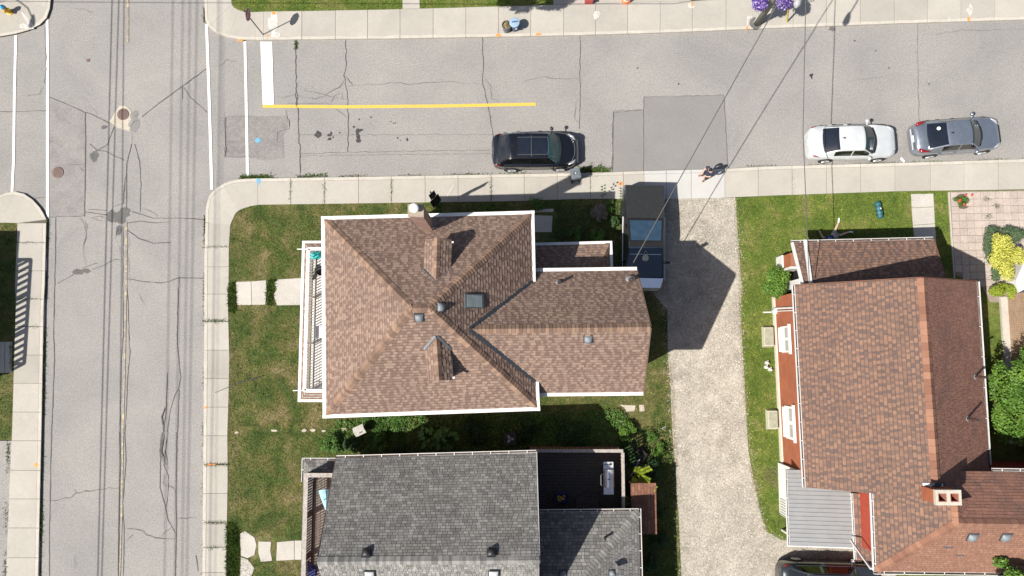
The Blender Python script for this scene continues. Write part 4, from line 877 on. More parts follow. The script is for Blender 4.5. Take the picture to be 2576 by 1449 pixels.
def railing(par, runs, zb, zt, mat, step, bw, topw=.14, toph=.05, posts=True, wallmat=None, bottom=True):
    rl=MB(); 
    for a,b in runs:
        rl.beam(V(*a,zt),V(*b,zt),topw,toph)
        if bottom: rl.beam(V(*a,zb+.1),V(*b,zb+.1),.05,.05)
    rail=rl.build('railing',mat,par); k=MB(); k.box((0,0,0),(bw,bw,zt-zb-.13)); bm=k.mesh('baluster',None,mat)
    pm=MB(); pm.box((0,0,0),(.11,.11,zt-zb+.02)); pm=pm.mesh('post',None,mat)
    for a,b in runs:
        a=Vector(a); b=Vector(b); L=(b-a).length; n=int(L/step)
        for i in range(1,n): 
            c=a.lerp(b,i/n); inst('baluster',bm,rail,Matrix.Translation((c.x,c.y,(zb+zt)/2+.04)))
        if posts:
            for i in range(int(L/2.2)+2):
                c=a.lerp(b,i/(int(L/2.2)+1)); inst('post',pm,rail,Matrix.Translation((c.x,c.y,(zb+zt)/2)))
    return rail
railing(house,[((bx+.06,by0+.05),(bx+.06,by1-.05)),((bx+.06,by1-.05),(xh,by1-.05)),((bx+.06,by0+.05),(xh,by0+.05))],bd,bt,M['white_trim'],.135,.04,.15,.05)
for y in (by0+.05,by1-.05): m=MB(); m.beam(V(bx-.5,y,bt-.1),V(bx,y,bt-.1),.04,.04); m.build('bracket',M['white_trim'],house)
for y in (yN-.5,(yN+yS)/2,yS+.5): m=MB(); m.box((xg+.3,y,1.5),(.18,.18,3.0)); m.build('porch_post',M['white_trim'],house)
# things kept on the balcony
c=P(805,835,3.7); t=thing('storage_box','white cabinet against the wall of the white balcony','cabinet',(c.x+.1,c.y,bd))
m=MB(); m.box((c.x+.1,c.y,bd+.30),(.5,.52,.58)); m.build('cabinet_body',M['white_wall'],t); m=MB(); m.box((c.x+.1,c.y,bd+.61),(.55,.57,.04)); m.build('lid',M['white_trim'],t)
def folding_chair(c, rz, label, mat, group=None):
    t=thing('folding_chair',label,'chair',c,rz,group,frame=True)
    m=MB(); m.box((0,0,.42),(.46,.44,.03)); m.build('seat',mat,t)
    m=MB(); m.beam((-.22,0,.45),(-.34,0,.92),.44,.03,up=(0,1,0)); m.build('backrest',mat,t)
    for sx,sy in ((-1,-1),(-1,1),(1,-1),(1,1)): m=MB(); m.tube([(sx*.2,sy*.2,.42),(sx*.24,sy*.21,0)],.014,6); m.build('leg',M['dark_metal'],t)
    return t
c=P(809,682,bd); folding_chair((c.x,c.y,bd),math.radians(70),'black folding chair on the white balcony',M['black'])
# teal beach bag heap
c=P(796,640,bd+.15); t=MB(); G=[]
r=random.Random(4)
for i in range(7):
    a=i/6*math.pi; row=[]
    for j in range(12): b=j/12*2*math.pi; rr=.26*math.sin(a)*(1+.25*math.sin(3*b+i)+.2*r.random()); row.append((c.x+rr*math.cos(b)*1.1,c.y+rr*math.sin(b)*.95,bd+.01+.2*(1+math.cos(math.pi-a))*(.8+.3*r.random())))
    G.append(row+[row[0]])
t.grid(G); tag(t.build('towel_heap',plain('teal_towel',(.03,.42,.42),.8,var=.5,scale=14),None),'crumpled teal towel on the white balcony','towel')
# ------------------------------------------------------------------ 2. the grey-roofed house to the south
e=4.9; rz_=7.82
gNW,gNE=P(846,1153,e),P(1349,1139,e); gRW,gRE=P(797,1413,rz_),P(1356.5,1409,rz_)
gSW=Vector((2*gRW.x-gNW.x,2*gRW.y-gNW.y,e)); gSE=Vector((2*gRE.x-gNE.x,2*gRE.y-gNE.y,e))
gh=thing('house','timber house with grey shingle gable roof and brown timber balcony','house',((gNW.x+gSE.x)/2,(gNW.y+gSE.y)/2,0))
R=Roof(gh); GT=(0,.2,.35,.45,.5,.55,.65,.8,1.0)
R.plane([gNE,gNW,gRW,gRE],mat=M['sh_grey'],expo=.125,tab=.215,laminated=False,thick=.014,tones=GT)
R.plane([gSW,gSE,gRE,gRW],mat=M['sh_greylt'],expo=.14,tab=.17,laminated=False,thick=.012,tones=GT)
we=3.25; q0,q1=P(1358,1289,we),P(1606,1286,we); q2=q1+V(.08,-9,0)
ap=q1+V(-3.2,-3.2,1.45); q3=Vector((q0.x,ap.y,ap.z))
R.plane([q1,q0,q3,ap],mat=M['sh_grey'],expo=.15,widths=(.14,.18,.24),tones=GT,tab=.22,laminated=False,thick=.018)
R.plane([q2,q1,ap,ap+V(0,-6,0)],mat=M['sh_grey'],expo=.15,widths=(.14,.18,.24),tones=GT,tab=.22,laminated=False,thick=.018)
# skirt roof below the balcony
s0=P(765,1157.5,3.0); sx0,sy0=s0.x,s0.y; wx=gNW.x+.35; d0=.75
R.plane([V(sx0,sy0,3.0),V(wx,sy0,3.0),V(wx,sy0-d0,3.3),V(sx0+d0,sy0-d0,3.3)],mat=M['sh_grey'],expo=.15,tab=.22,laminated=False); R.plane([V(sx0,sy0-8.5,3.0),V(sx0,sy0,3.0),V(sx0+.5,sy0-.5,3.2),V(sx0+.5,sy0-8.5,3.2)],mat=M['sh_grey'],expo=.15,tab=.22,laminated=False)
groof=R.finish(M['wood_dark'])
ridge_caps(groof,gRW,gRE,normal(gNE,gNW,gRW),normal(gSW,gSE,gRE),M['sh_greylt'],.34,.14,.03)
ridge_caps(groof,q1,ap,normal(q1,q0,q3),normal(q2,q1,ap),M['sh_grey'],.34,.16,.03)
gutter(gh,gNW,gNE,(0,1,0),.12,.1); gutter(gh,q0,q1,(0,1,0),.12,.1); gutter(gh,q1+V(0,.12,0),q2,(1,0,0),.12,.1); gutter(gh,V(sx0-.1,sy0,3.0),V(wx,sy0,3.0),(0,1,0),.1,.1); gutter(gh,V(sx0,sy0+.1,3.0),V(sx0,sy0-1.0,3.0),(-1,0,0),.1,.1)
for p,q in ((gNW,gRW),(gNE,gRE)):
    m=MB(); sx=-1 if p is gNW else 1; m.beam(p+V(sx*.02,0,-.09),q+V(sx*.02,0,-.09),.03,.16); m.build('rake_board',M['white_trim'] if sx>0 else M['wood_dark'],gh)
gx0,gx1,gy1,gy0=gNW.x+.38,gNE.x-.3,gNW.y-.38,gSW.y+.38
m=MB(); m.prism([(gx0,gy0),(gx1,gy0),(gx1,gy1),(gx0,gy1)],0,e-.05); ym=gRW.y
for x in (gx0,gx1): m.add([(x,gy0,e-.05),(x,gy1,e-.05),(x,ym,rz_-.12)],[(0,1,2)])
m.build('wall',plain('red_brown_siding',(.20,.075,.05),.8),gh)
walls(gh,[(gx1,q2.y),(q1.x-.35,q2.y),(q1.x-.35,q1.y-.35),(gx1,q1.y-.35)],0,we-.05,plain('wing_siding',(.16,.07,.05),.8),'wing_wall')
for x,mt in ((1108,'w'),(1258,'w')):
    c=P(x+20,1141,2.2); window(gh,(c.x,gy1,2.2),.9,1.2,(0,1,0))
nG=normal(gNE,gNW,gRW); nGs=normal(gSW,gSE,gRE)
for x,y,o,n,up in ((922,1392,gRW,nG,V(0,-1,.9)),(1236,1391,gRW,nG,V(0,-1,.9))): turtle_vent(gh,on_plane(x,y,o,n),n,up,.30,M['dark_metal'])
for x,y in ((930,1444),(1242,1443)): turtle_vent(gh,on_plane(x,y,gRW,nGs),nGs,V(0,1,.9),.36,M['white_trim'])
nq=normal(q1,q0,q3); pipe(gh,on_plane(1521,1352,q0,nq),.05,.45,M['black'],False); turtle_vent(gh,on_plane(1416,1446,q0,nq),nq,V(0,-1,.5),.3); turtle_vent(gh,on_plane(1540,1442,q0,nq),nq,V(0,-1,.5),.26,M['vent_metal'])
# timber balcony
bd=3.02; bt=4.08; rw=P(768,1300,bt).x; rn=P(800,1195,bt).y
m=MB(); m.prism([(rw-.1,rn+.05),(gx0+.3,rn+.05),(gx0+.3,rn-7.6),(rw-.1,rn-7.6)],2.8,bd-.03); fl=m.build('balcony_floor',M['wood_dark'],gh)
M['plank_brown']=plain('weathered_plank',(.30,.255,.215),.85,var=.3,scale=9)
n=14; pw=(gx0+.3-rw+.1)/n
for i in range(n): m=MB(); m.box((rw-.1+pw*(i+.5),rn-3.8,bd-.015),(pw-.014,7.6,.03)); m.build('plank',M['plank_brown'],fl)
rl=railing(gh,[((rw,rn),(rw,rn-7.5)),((rw,rn),(gx0+.2,rn))],bd,bt,M['wood_dark'],.125,.05,.15,.045)
m=MB(); m.beam(V(rw,rn+.08,bt+.04),V(rw,rn-7.5,bt+.04),.19,.03); m.beam(V(rw-.09,rn,bt+.042),V(gx0+.2,rn,bt+.042),.19,.03); m.build('handrail_cap',M['wood_grey'],rl)
for y in (-1.2,-4.0,-7.2): m=MB(); m.box((rw,rn+y,1.4),(.14,.14,2.8)); m.build('porch_post',M['wood_grey'],gh)
c=P(818,1255,bd+.6); t=thing('parasol','folded light blue parasol on the timber balcony','parasol',(c.x,c.y,bd),0)
m=MB(); m.tube([(c.x,c.y,bd),(c.x,c.y,bd+1.0)],.02,8); m.build('pole',M['white_trim'],t)
m=MB(); m.tube([(c.x-.06,c.y+.42,bd+.62),(c.x,c.y+.1,bd+.66),(c.x+.08,c.y-.5,bd+.7)],[.26,.2,.02],9); m.build('canopy',plain('light_blue_cloth',(.30,.58,.68),.7,var=.3,scale=9),t)
c=P(792,1425,bd); t=folding_chair((c.x,c.y-.1,bd),math.radians(-80),'blue folding chair on the timber balcony',plain('navy_cloth',(.04,.05,.19),.8))
c=P(786,1203,bd); tt=thing('planter','leafy potted plant in the corner of the timber balcony','plant pot',(c.x,c.y,bd)); m=MB(); m.lathe([(.1,0),(.14,.22),(.13,.22)],(c.x,c.y,bd),12); m.build('pot',M['dark_metal'],tt)
# ------------------------------------------------------------------ rear deck of the grey house
zd=1.1; dx0=gx1; dx1=P(1567,1180,2.2).x; dy1=P(1450,1134,2.2).y; dy0=q1.y-.35
dk=thing('rear_deck','shaded dark timber deck with slatted fence behind the grey house','deck',((dx0+dx1)/2,(dy0+dy1)/2,0))
m=MB(); m.prism([(dx0+.02,dy0+.02),(dx1,dy0+.02),(dx1,dy1),(dx0+.02,dy1)],.05,zd-.03); fl=m.build('frame',M['wood_dark'],dk)
n=int((dy1-dy0)/.145); pw=(dy1-dy0)/n
for i in range(n):
    xs=sorted([dx0+.03,dx0+random.uniform(1.2,3),dx1-.03])
    for a,b in zip(xs,xs[1:]): m=MB(); m.box(((a+b)/2,dy0+pw*(i+.5),zd-.015),(b-a-.012,pw-.014,.03)); m.build('plank',M['wood_deck'],dk)
def slat_fence(par, a, b, z0, z1, mat, cap, step=.16, w=.09):
    a=Vector(a); b=Vector(b); L=(b-a).length; n=int(L/step); d=(b-a)/L; nrm=Vector((-d.y,d.x)); rz=math.atan2(d.y,d.x)
    m=MB(); m.box((0,0,0),(w,.022,z1-z0-.05)); me=m.mesh('slat',None,mat)
    for i in range(n): c=a.lerp(b,(i+.5)/n); inst('slat',me,par,Matrix.Translation((c.x,c.y,(z0+z1)/2))@Matrix.Rotation(rz,4,'Z'))
    m=MB(); m.beam(V(a.x,a.y,z1),V(b.x,b.y,z1),.15,.04); m.build('rail_cap',cap,par)
    m=MB(); m.beam(V(a.x,a.y,z1-.15),V(b.x,b.y,z1-.15),.04,.08); m.beam(V(a.x,a.y,z0+.2),V(b.x,b.y,z0+.2),.04,.08); m.build('rail',mat,par)
slat_fence(dk,(dx0+.05,dy1),(dx1+.02,dy1),.75,2.22,M['wood_red'],M['wood_grey']); slat_fence(dk,(dx1,dy1-.08),(dx1,dy0+.1),.75,2.217,M['wood_red'],M['wood_grey'])
m=MB(); sc_=P(1475,1265,zd+.2); m.box((sc_.x+.05,sc_.y,zd+.1),(1.15,.5,.2)); m.build('step',M['wood_deck'],dk)
# gas grill
c=P(1531,1203,2.05); t=thing('gas_grill','stainless steel gas grill standing in a sunlit patch of the rear deck','grill',(c.x,c.y,zd),0,frame=True)
m=MB(); m.box((0,0,.45),(.5,.8,.8)); m.build('cabinet',M['dark_metal'],t)
m=MB(); G=[]
for i in range(9):
    a=math.pi*i/8; G.append([(-.27*math.cos(a),-.42,.92+.24*math.sin(a)),(-.27*math.cos(a),.42,.92+.24*math.sin(a))])
m.grid(G,flip=True); m.add([g[0] for g in G],[tuple(range(8,-1,-1))]); m.add([g[1] for g in G],[tuple(range(9))]); lid=m.build('lid',M['steel'],t,False)
m=MB(); m.tube([(-.24,-.34,1.03),(-.36,-.34,1.05),(-.38,-.28,1.05),(-.38,.14,1.05),(-.36,.2,1.05),(-.24,.2,1.03)],.018,8); m.build('handle',M['chrome'],lid)
m=MB(); m.lathe([(.045,0),(.045,.006),(.03,.008)],(0,-.02,1.162),14); m.box((-.07,-.02,1.152),(.012,.09,.004)); m.build('emblem',M['dark_metal'],lid)
for s in (-1,1): m=MB(); m.box((0,s*.6,.92),(.48,.34,.035)); m.build('side_shelf',M['steel'],t)
m=MB(); m.tube([(-.24,.62,.945),(.1,.66,.945)],.018,6); m.lathe([(.06,0),(.06,.02)],(.1,.66,.94),10); m.build('ladle',M['black'],t)
for sx,sy in ((-1,-1),(1,-1),(1,1),(-1,1)): m=MB(); m.tube([(sx*.2,sy*.36-.03,.06),(sx*.2,sy*.36+.03,.06)],.06,10); m.build('wheel',M['rubber'],t)
# blue crate of toys
c=P(1413,1251,zd+.1); t=thing('toy_crate','dark blue crate of yellow toys on the rear deck','crate',(c.x,c.y,zd))
m=MB()
for (ox,oy,sx,sy) in ((0,.24,.6,.02),(0,-.24,.6,.02),(.3,0,.02,.46),(-.3,0,.02,.46)): m.box((c.x+ox,c.y+oy,zd+.14),(sx,sy,.28))
m.box((c.x,c.y,zd+.02),(.58,.46,.02)); m.build('box',plain('blue_plastic',(.03,.035,.2),.5),t)
for i in range(7): m=MB(); m.lathe([(.03,-.04),(.07,0),(.03,.05)],(c.x+random.uniform(-.2,.2),c.y+random.uniform(-.15,.15),zd+.2),8); m.build('toy',plain('yellow_plastic',(.55,.42,.05),.5),t)
# ------------------------------------------------------------------ shed with a russet roof
a,b=P(1587,1216,2.15),P(1651,1216,2.15); c,d=P(1654,1343,2.0),P(1590,1343,2.0)
sh=thing('garden_shed','small shed with a red brown shingle roof beside the driveway hedge','shed',((a.x+c.x)/2,(a.y+c.y)/2,0)); R=Roof(sh)
R.plane([V(a.x,a.y,2.15),V(b.x,a.y,2.05),V(b.x,c.y,2.05),V(a.x,c.y,2.15)],mat=M['sh_shed'],expo=.15,tab=.3,laminated=False,thick=.012,tones=(.1,.4,.6,.9)); R.finish(M['wood_dark'])
walls(sh,[(a.x+.08,a.y-.08),(b.x-.08,a.y-.08),(b.x-.08,c.y+.08),(a.x+.08,c.y+.08)],0,2.05,M['wood_dark'])
m=MB(); m.box(((a.x+b.x)/2,a.y-.06,.95),(.7,.05,1.7)); m.build('door',M['wood_red'],sh)
# ------------------------------------------------------------------ 3. the orange brick house to the east
e=4.0; r=7.2
A,B_,R1,E1,E2=P(2000,718,e),P(2027,1226,e),P(2322,699,r),P(2457,708,e),P(2494,1290,e)
nWw=normal(A,B_,R1); R2=on_plane(2360,1262,A,nWw)
bh=thing('house','orange brick house with rust brown gable roof and white gutters','house',((A.x+E2.x)/2,(A.y+E2.y)/2,0)); R=Roof(bh)
KW_=dict(mat=M['sh_red'],expo=.165,widths=(.10,.13,.16,.20),thick=.020)
R.plane([A,B_,on_plane(2361,1258,A,nWw),R1],**KW_)
Cc,D,J,Qn=[on_plane(x,y,A,nWw) for x,y in ((2197,1240),(2205,1437),(2411,1316),(2406,1259))]
R.plane([Cc,D,J,Qn],**KW_)
R.plane([R1,E1,E2,Vector((R2.x,E2.y,R2.z))],mat=M['sh_red3'],expo=.14,tab=.2,laminated=False,thick=.012,tones=(.1,.4,.5,.6,.9))
R.plane([Qn,Qn+V(3.2,0,-2.37),J+V(3.2,0,-2.37),J],mat=M['sh_red3'],expo=.14,tab=.2,laminated=False,thick=.012,tones=(.1,.4,.5,.6,.9))
ne=P(2495,1185,5.9); rE=J+V(11,-.15,0); neW=V(J.x-.0,ne.y,5.9); neE=V(rE.x,ne.y-.1,5.9)
R.plane([neE,neW,J,rE],mat=M['sh_red3'],expo=.15,tab=.3,laminated=False,thick=.014,tones=(.1,.3,.5,.6,.8))
SE_=V(rE.x,D.y-.1,D.z)
R.plane([D,SE_,rE,J],mat=M['sh_redS'],expo=.13,tab=.2,laminated=False,thick=.010,tones=(.2,.4,.5,.6,.9))
# enclosed front porch: lean-to roof
N0,N1=P(1996,611,2.7),P(2348,602,2.7); yt=A.y-.25; T0,T1=V(N0.x+.0,yt,3.98),V(P(2352,612,2.8).x-.12,yt-.0,3.98)
R.plane([N1,N0,T0,T1],mat=M['sh_red'],expo=.145,widths=(.10,.14,.18,.22),thick=.018)
# low skirt roof at the south west
k0,k1=P(2146,1241,3.05),P(2155,1408,3.05); R.plane([k0,k1,k1+V(.62,0,.25),k0+V(.62,0,.25)],mat=M['sh_red'],expo=.19,widths=(.12,.16,.2,.25))
broof=R.finish(M['wood_dark'])
nEe=normal(R1,E1,E2); nSs=normal(D,SE_,J); nNn=normal(neE,neW,J)
M['sh_capr']=shingle('rust_ridge_cap',[(0,(.19,.095,.065)),(1,(.29,.155,.105))])
ridge_caps(broof,R1,on_plane(2360,1236,A,nWw),nWw,nEe,M['sh_capr'],.4,.3,.03); ridge_caps(broof,D,J,nWw,nSs,M['sh_capr'],.36,.17,.035); ridge_caps(broof,Qn,J,nWw,nEe,M['sh_capr'],.36,.2,.03); ridge_caps(broof,J,rE,nNn,nSs,M['sh_redS'],.34,.2,.025)
gutter(bh,A,B_,(-1,0,0),.13,.11,hang=.8); gutter(bh,E1,V(E2.x,ne.y,e),(1,0,0),.13,.11,hang=1.2); gutter(bh,Cc,D,(-1,0,0),.12,.11,hang=.6); gutter(bh,D+V(-.1,0,0),SE_,(0,-1,0),.12,.11,hang=.8); gutter(bh,V(P(2498,1180,5.9).x,ne.y,5.9),neE,(0,1,0),.12,.11); gutter(bh,N0+V(-.1,0,0),N1,(0,1,0),.12,.11,hang=.8); gutter(bh,k0,k1,(-1,0,0),.1,.1,hang=.6); gutter(bh,k1+V(-.1,0,0),V(Cc.x+.1,k1.y,3.05),(0,-1,0),.1,.1)
m=MB(); m.beam(N0+V(-.05,0,-.04),T0+V(-.05,0,-.04),.10,.16); m.build('rake_board',M['white_trim'],bh)
m=MB(); m.beam(A+V(0,.03,-.08),R1+V(0,.03,-.08),.03,.16); m.beam(E1+V(0,.03,-.08),R1+V(0,.03,-.08),.03,.16); m.build('rake_board',M['sh_capr'],bh)
w0,w1=P(2024,604,2.74),on_plane(2038,712,N0,normal(N1,N0,T0)); m=MB(); m.beam(w0+Z*.06,w1+Z*.06,.16,.06); m.build('flashing_strip',M['white_trim'],bh)
for p,q in ((T1,N1),): m=MB(); m.beam(p+V(.03,0,-.06),q+V(.03,0,-.06),.03,.14); m.build('rake_board',M['sh_capr'],bh)
# walls
def ins(p,q,d): return p
dW=(B_-A).normalized(); nOut=V(-1,0,0)
wA=A+V(.28,-.25,0); wB=B_+V(.28,.18,0); wE=V(E2.x-.28,B_.y+.18,0); wF=E1+V(-.28,-.25,0)
m=MB(); m.prism([wA,wB,wE,wF],.42,e-.05); m.add([(wA.x,wA.y,e-.05),(wF.x,wF.y,e-.05),(R1.x,wA.y,r-.15)],[(0,2,1)]); m.build('wall',M['brick_orange'],bh)
m=MB(); m.prism([wA+V(-.07,.03,0),wB+V(-.07,-.02,0),wE,wF],0,.42); m.build('foundation',plain('cream_foundation',(.60,.54,.45),.8),bh)
sA=V(Cc.x+.55,Cc.y,0); m=MB(); m.prism([(Cc.x+.55,Cc.y-.06),(D.x+.55,D.y+.4),(SE_.x,SE_.y+.4),(SE_.x,J.y),(J.x+.6,Cc.y-.06)],0,D.z-.12); m.prism([(J.x+.7,J.y+.1),(SE_.x,J.y+.1),(SE_.x,ne.y-.35),(J.x+.7,ne.y-.35)],0,5.7); m.build('south_wall',M['brick_red'],bh)
m=MB(); m.beam(Cc+V(.02,0,-.22),D+V(.02,0,-.22),.05,.32); m.beam(Cc+V(.3,0,-.35),D+V(.3,0,-.35),.5,.03); m.build('fascia',M['white_trim'],bh)
m=MB(); m.beam(D+V(-.1,.02,-.3),D+V(-.05,.75,-2.3),.07,.07); m.build('downspout',M['white_trim'],bh)
# windows in the west wall: wall runs along wA-wB
def wallpt(yimg, z): 
    y=P(1970,yimg,z).y; t=(y-wA.y)/(wB.y-wA.y); return Vector((wA.x+(wB.x-wA.x)*t,y,z))
nrm=Vector((-(wB-wA).y,(wB-wA).x,0)).normalized(); nrm=nrm if nrm.x<0 else -nrm
for (ya,yb) in ((818,889),(1019,1108)):
    c=wallpt((ya+yb)/2,1.75); L=abs(P(1970,ya,1.75).y-P(1970,yb,1.75).y)*.94; a=Z.cross(nrm)
    F=Matrix((a,nrm,Z)).transposed(); m=MB(); m.box(c+nrm*.03,(L,.06,1.25),mat=F); w=m.build('window',M['white_trim'],bh)
    for s in (-1,1): m=MB(); m.box(c+nrm*.07+a*s*L*.24+Z*.25,(L*.36,.02,.45),mat=F); m.build('pane',plain('net_curtain_glass',(.36,.36,.36),.25,var=.2,scale=20),w)
    m=MB(); m.box(c+nrm*.09-Z*.62,(L*.92,.16,.08),mat=F); m.build('sill',M['white_trim'],w); m=MB(); m.box(c+nrm*.08+Z*.64,(L*1.12,.1,.16),mat=F); m.build('lintel',M['white_trim'],w)
# downpipes and conduit on the wall
for yi,zz0,r_ in ((776,3.9,.05),(783,3.9,.028)):
    p=wallpt(yi,.2)+nrm*.07; q=wallpt(yi-3,3.9)+nrm*.07; m=MB(); m.tube([p,q],r_,8); m.build('downspout',M['white_trim'],bh)
p=wallpt(783,.55)+nrm*.1; m=MB(); m.box(p,(.14,.26,.34)); mt=m.build('meter_box',M['white_trim'],bh); m=MB(); m.lathe([(.09,0),(.09,.1)],p+nrm*.06,14,mat=Matrix.Rotation(math.radians(-90),3,'Y')); m.build('dial',M['steel'],mt)
p=wallpt(785,.12); m=MB(); m.tube([p+nrm*.1,p+nrm*.55],.04,8); m.build('vent_spout',M['white_trim'],bh)
# brick pier, pillar and doorway on the porch's west side
px=P(1956,650,.1).x; py0,py1=P(1956,649,.1).y,P(1956,683,.1).y
m=MB(); m.prism([(px,py0),(px+.5,py0),(px+.5,py1),(px,py1)],.0,1.95); m.build('porch_pier',M['brick_orange'],bh)
m=MB(); m.beam((px-.05,py0+.02,.5),(px-.05,py1-.05,.5),.07,1.0); m.build('pier_trim',M['white_trim'],bh); m=MB(); m.box((px+.25,py1-.03,1.0),(.6,.1,2.0)); m.build('pillar',M['white_trim'],bh)
m=MB(); m.prism([(px+.45,N0.y-.15),(T1.x-.2,N1.y-.15),(T1.x-.2,wA.y-.1),(px+.75,wA.y-.1)],0,2.6); m.build('porch_wall',M['black'],bh)  # black block stands in for the shaded inside of the open porch
m=MB(); m.box((px+.45,wA.y+.55,1.0),(.12,.5,1.9)); m.build('storm_door',M['white_trim'],bh)
# chimney with a stone cap and two flues
ct=7.95; q=[P(2351,1232,ct),P(2416,1232,ct),P(2417,1271,ct),P(2353,1271,ct)]; cc=sum(q,Vector())/4
m=MB(); m.prism([cc+(p-cc)*.9 for p in q],5.5,ct-.6)
hx_=(q[1].x-q[0].x)*.45; hy_=(q[0].y-q[2].y)*.45
for (ox,oy,sx_,sy_) in ((0,hy_-.05,2*hx_,.1),(0,-hy_+.05,2*hx_,.1),(hx_-.05,0,.1,2*hy_-.2),(-hx_+.05,0,.1,2*hy_-.2),(0,0,.1,2*hy_-.2)): m.box((cc.x+ox,cc.y+oy,ct-.35),(sx_,sy_,.5))
ch_=m.build('chimney',M['brick_orange'],bh)
m=MB(); inn=[]
for s in (-.24,.24): inn.append((cc.x+s,cc.y))
x0_,x1_,y0_,y1_=q[0].x,q[1].x,q[2].y,q[0].y; M['cap_stone']=speckle('chimney_cap_stone',[(.3,(.40,.37,.31)),(.7,(.50,.47,.40))],3,8,30,.18)
fw=.17
for (xa,xb,ya,yb) in ((x0_,cc.x-.24-fw,y0_,y1_),(cc.x-.24+fw,cc.x+.24-fw,y0_,y1_),(cc.x+.24+fw,x1_,y0_,y1_)): m.box(((xa+xb)/2,(ya+yb)/2,ct-.03),(xb-xa,yb-ya,.16))
for s in (-.24,.24):
    for (ya,yb) in ((y0_,cc.y-fw),(cc.y+fw,y1_)): m.box((cc.x+s,(ya+yb)/2,ct-.03),(2*fw,yb-ya,.159))
m.build('chimney_cap',M['cap_stone'],ch_)
for s in (-.24,.24):
    m=MB(); t_=.03
    for (ox,oy,sx,sy) in ((0,fw-t_/2,2*fw,t_),(0,-fw+t_/2,2*fw,t_),(fw-t_/2,0,t_,2*fw-.06),(-fw+t_/2,0,t_,2*fw-.06)): m.box((cc.x+s+ox,cc.y+oy,ct-.26),(sx,sy,.62))
    m.build('flue',plain('flue_clay',(.30,.13,.10),.8),ch_); m=MB(); m.box((cc.x+s,cc.y,ct-.55),(2*fw-.06,2*fw-.06,.02)); m.build('flue_dark',M['black'],ch_)  # black plate stands in for the darkness down each flue
m=MB(); m.beam(on_plane(2320,1218,A,nWw)+Z*.05,P(2372,1220,7.35),.12,.05); m.build('flashing',M['white_trim'],ch_); m=MB(); m.beam(P(2340,1221,7.42),P(2376,1217,7.3),.16,.05); m.build('flashing',M['dark_flash'],ch_)
# stacks and vents on the brick house roof
for x,y,h_ in ((2452,948,.85),(2432,1053,.8)): pipe(bh,on_plane(x,y,R1,nEe),.06,h_,M['rust_pipe'])
for x,y in ((2446,1350),(2530,1350)): turtle_vent(bh,on_plane(x,y,J,nSs),nSs,V(0,1,.8),.36)
for x,y in ((2385,1376),(2415,1396)):
    c=on_plane(x,y,J,nSs); m=MB(); m.beam(c+V(-.2,0,.02),c+V(.2,0,.02),.07,.02); m.build('shingle_patch',M['grey_flash'],broof)
# ------------------------------------------------------------------ carport with a ribbed grey metal roof
z0,z1=2.6,3.0; xw_=P(1981,1200,z0).x; xe_=P(2146,1300,z1).x-.05; yn_=P(1981,1181,z0).y; ys_=P(1985,1372,z0).y
cp=thing('carport','carport with a ribbed grey metal roof and white west wall','carport',((xw_+xe_)/2,(yn_+ys_)/2,0))
n=18; pw=(yn_-ys_)/n; M['metal_roof']=plain('grey_metal_roof',(.25,.255,.26),.5,.25,var=.07,scale=2)
m=MB(); sl=(z1-z0)/(xe_-xw_); L_=math.hypot(xe_-xw_,z1-z0)
m.add([(0,0,0),(L_,0,0),(L_,pw-.03,0),(0,pw-.03,0),(0,pw-.022,.028),(L_,pw-.022,.028),(L_,pw-.006,.028),(0,pw-.006,.028),(0,pw,-.0),(L_,pw,0)],[(0,1,2,3),(3,2,5,4),(4,5,6,7),(7,6,9,8)]); pm=m.mesh('roof_panel',None,M['metal_roof'])
mb=MB(); mb.prism([(xw_+.02,ys_),(xe_,ys_),(xe_,yn_),(xw_+.02,yn_)],z0-.12,z0-.02); cr_=mb.build('roof_frame',M['dark_metal'],cp)
for i in range(n): inst('roof_panel',pm,cr_,Matrix.Translation((xw_,ys_+pw*i,z0))@Matrix.Rotation(-math.atan(sl),4,'Y'))
gutter(cp,V(xw_,yn_,z0),V(xw_,ys_,z0),(-1,0,0),.10,.1,hang=.75); m=MB(); m.beam(V(xw_-.1,ys_-.02,z0-.05),V(xe_,ys_-.02,z1-.05),.04,.12); m.build('fascia',M['white_trim'],cp)
xb=P(1957,1180,.1).x; m=MB(); m.prism([(xb,ys_+1.0),(xb+.08,ys_+1.0),(xb+.08,yn_-.02),(xb,yn_-.02)],0,z0-.15); wl=m.build('wall',M['white_wall'],cp)
for i in range(7): m=MB(); m.beam((xb-.015,P(1960,1258,1).y-.05-.13*i,.3),(xb-.015,P(1960,1258,1).y-.05-.13*i,2.2),.05,.02,up=(1,0,0)); m.build('vent_slat',plain('grey_slat',(.42,.42,.41),.6),wl)
for y in (ys_+.15,ys_+1.0): m=MB(); m.box((xb+.1,y,z0/2-.06),(.09,.09,z0-.12)); m.build('post',M['white_trim'],cp)
m=MB(); m.box((xe_-.15,ys_+.1,z0/2),(.09,.09,z0)); m.build('post',M['white_trim'],cp)
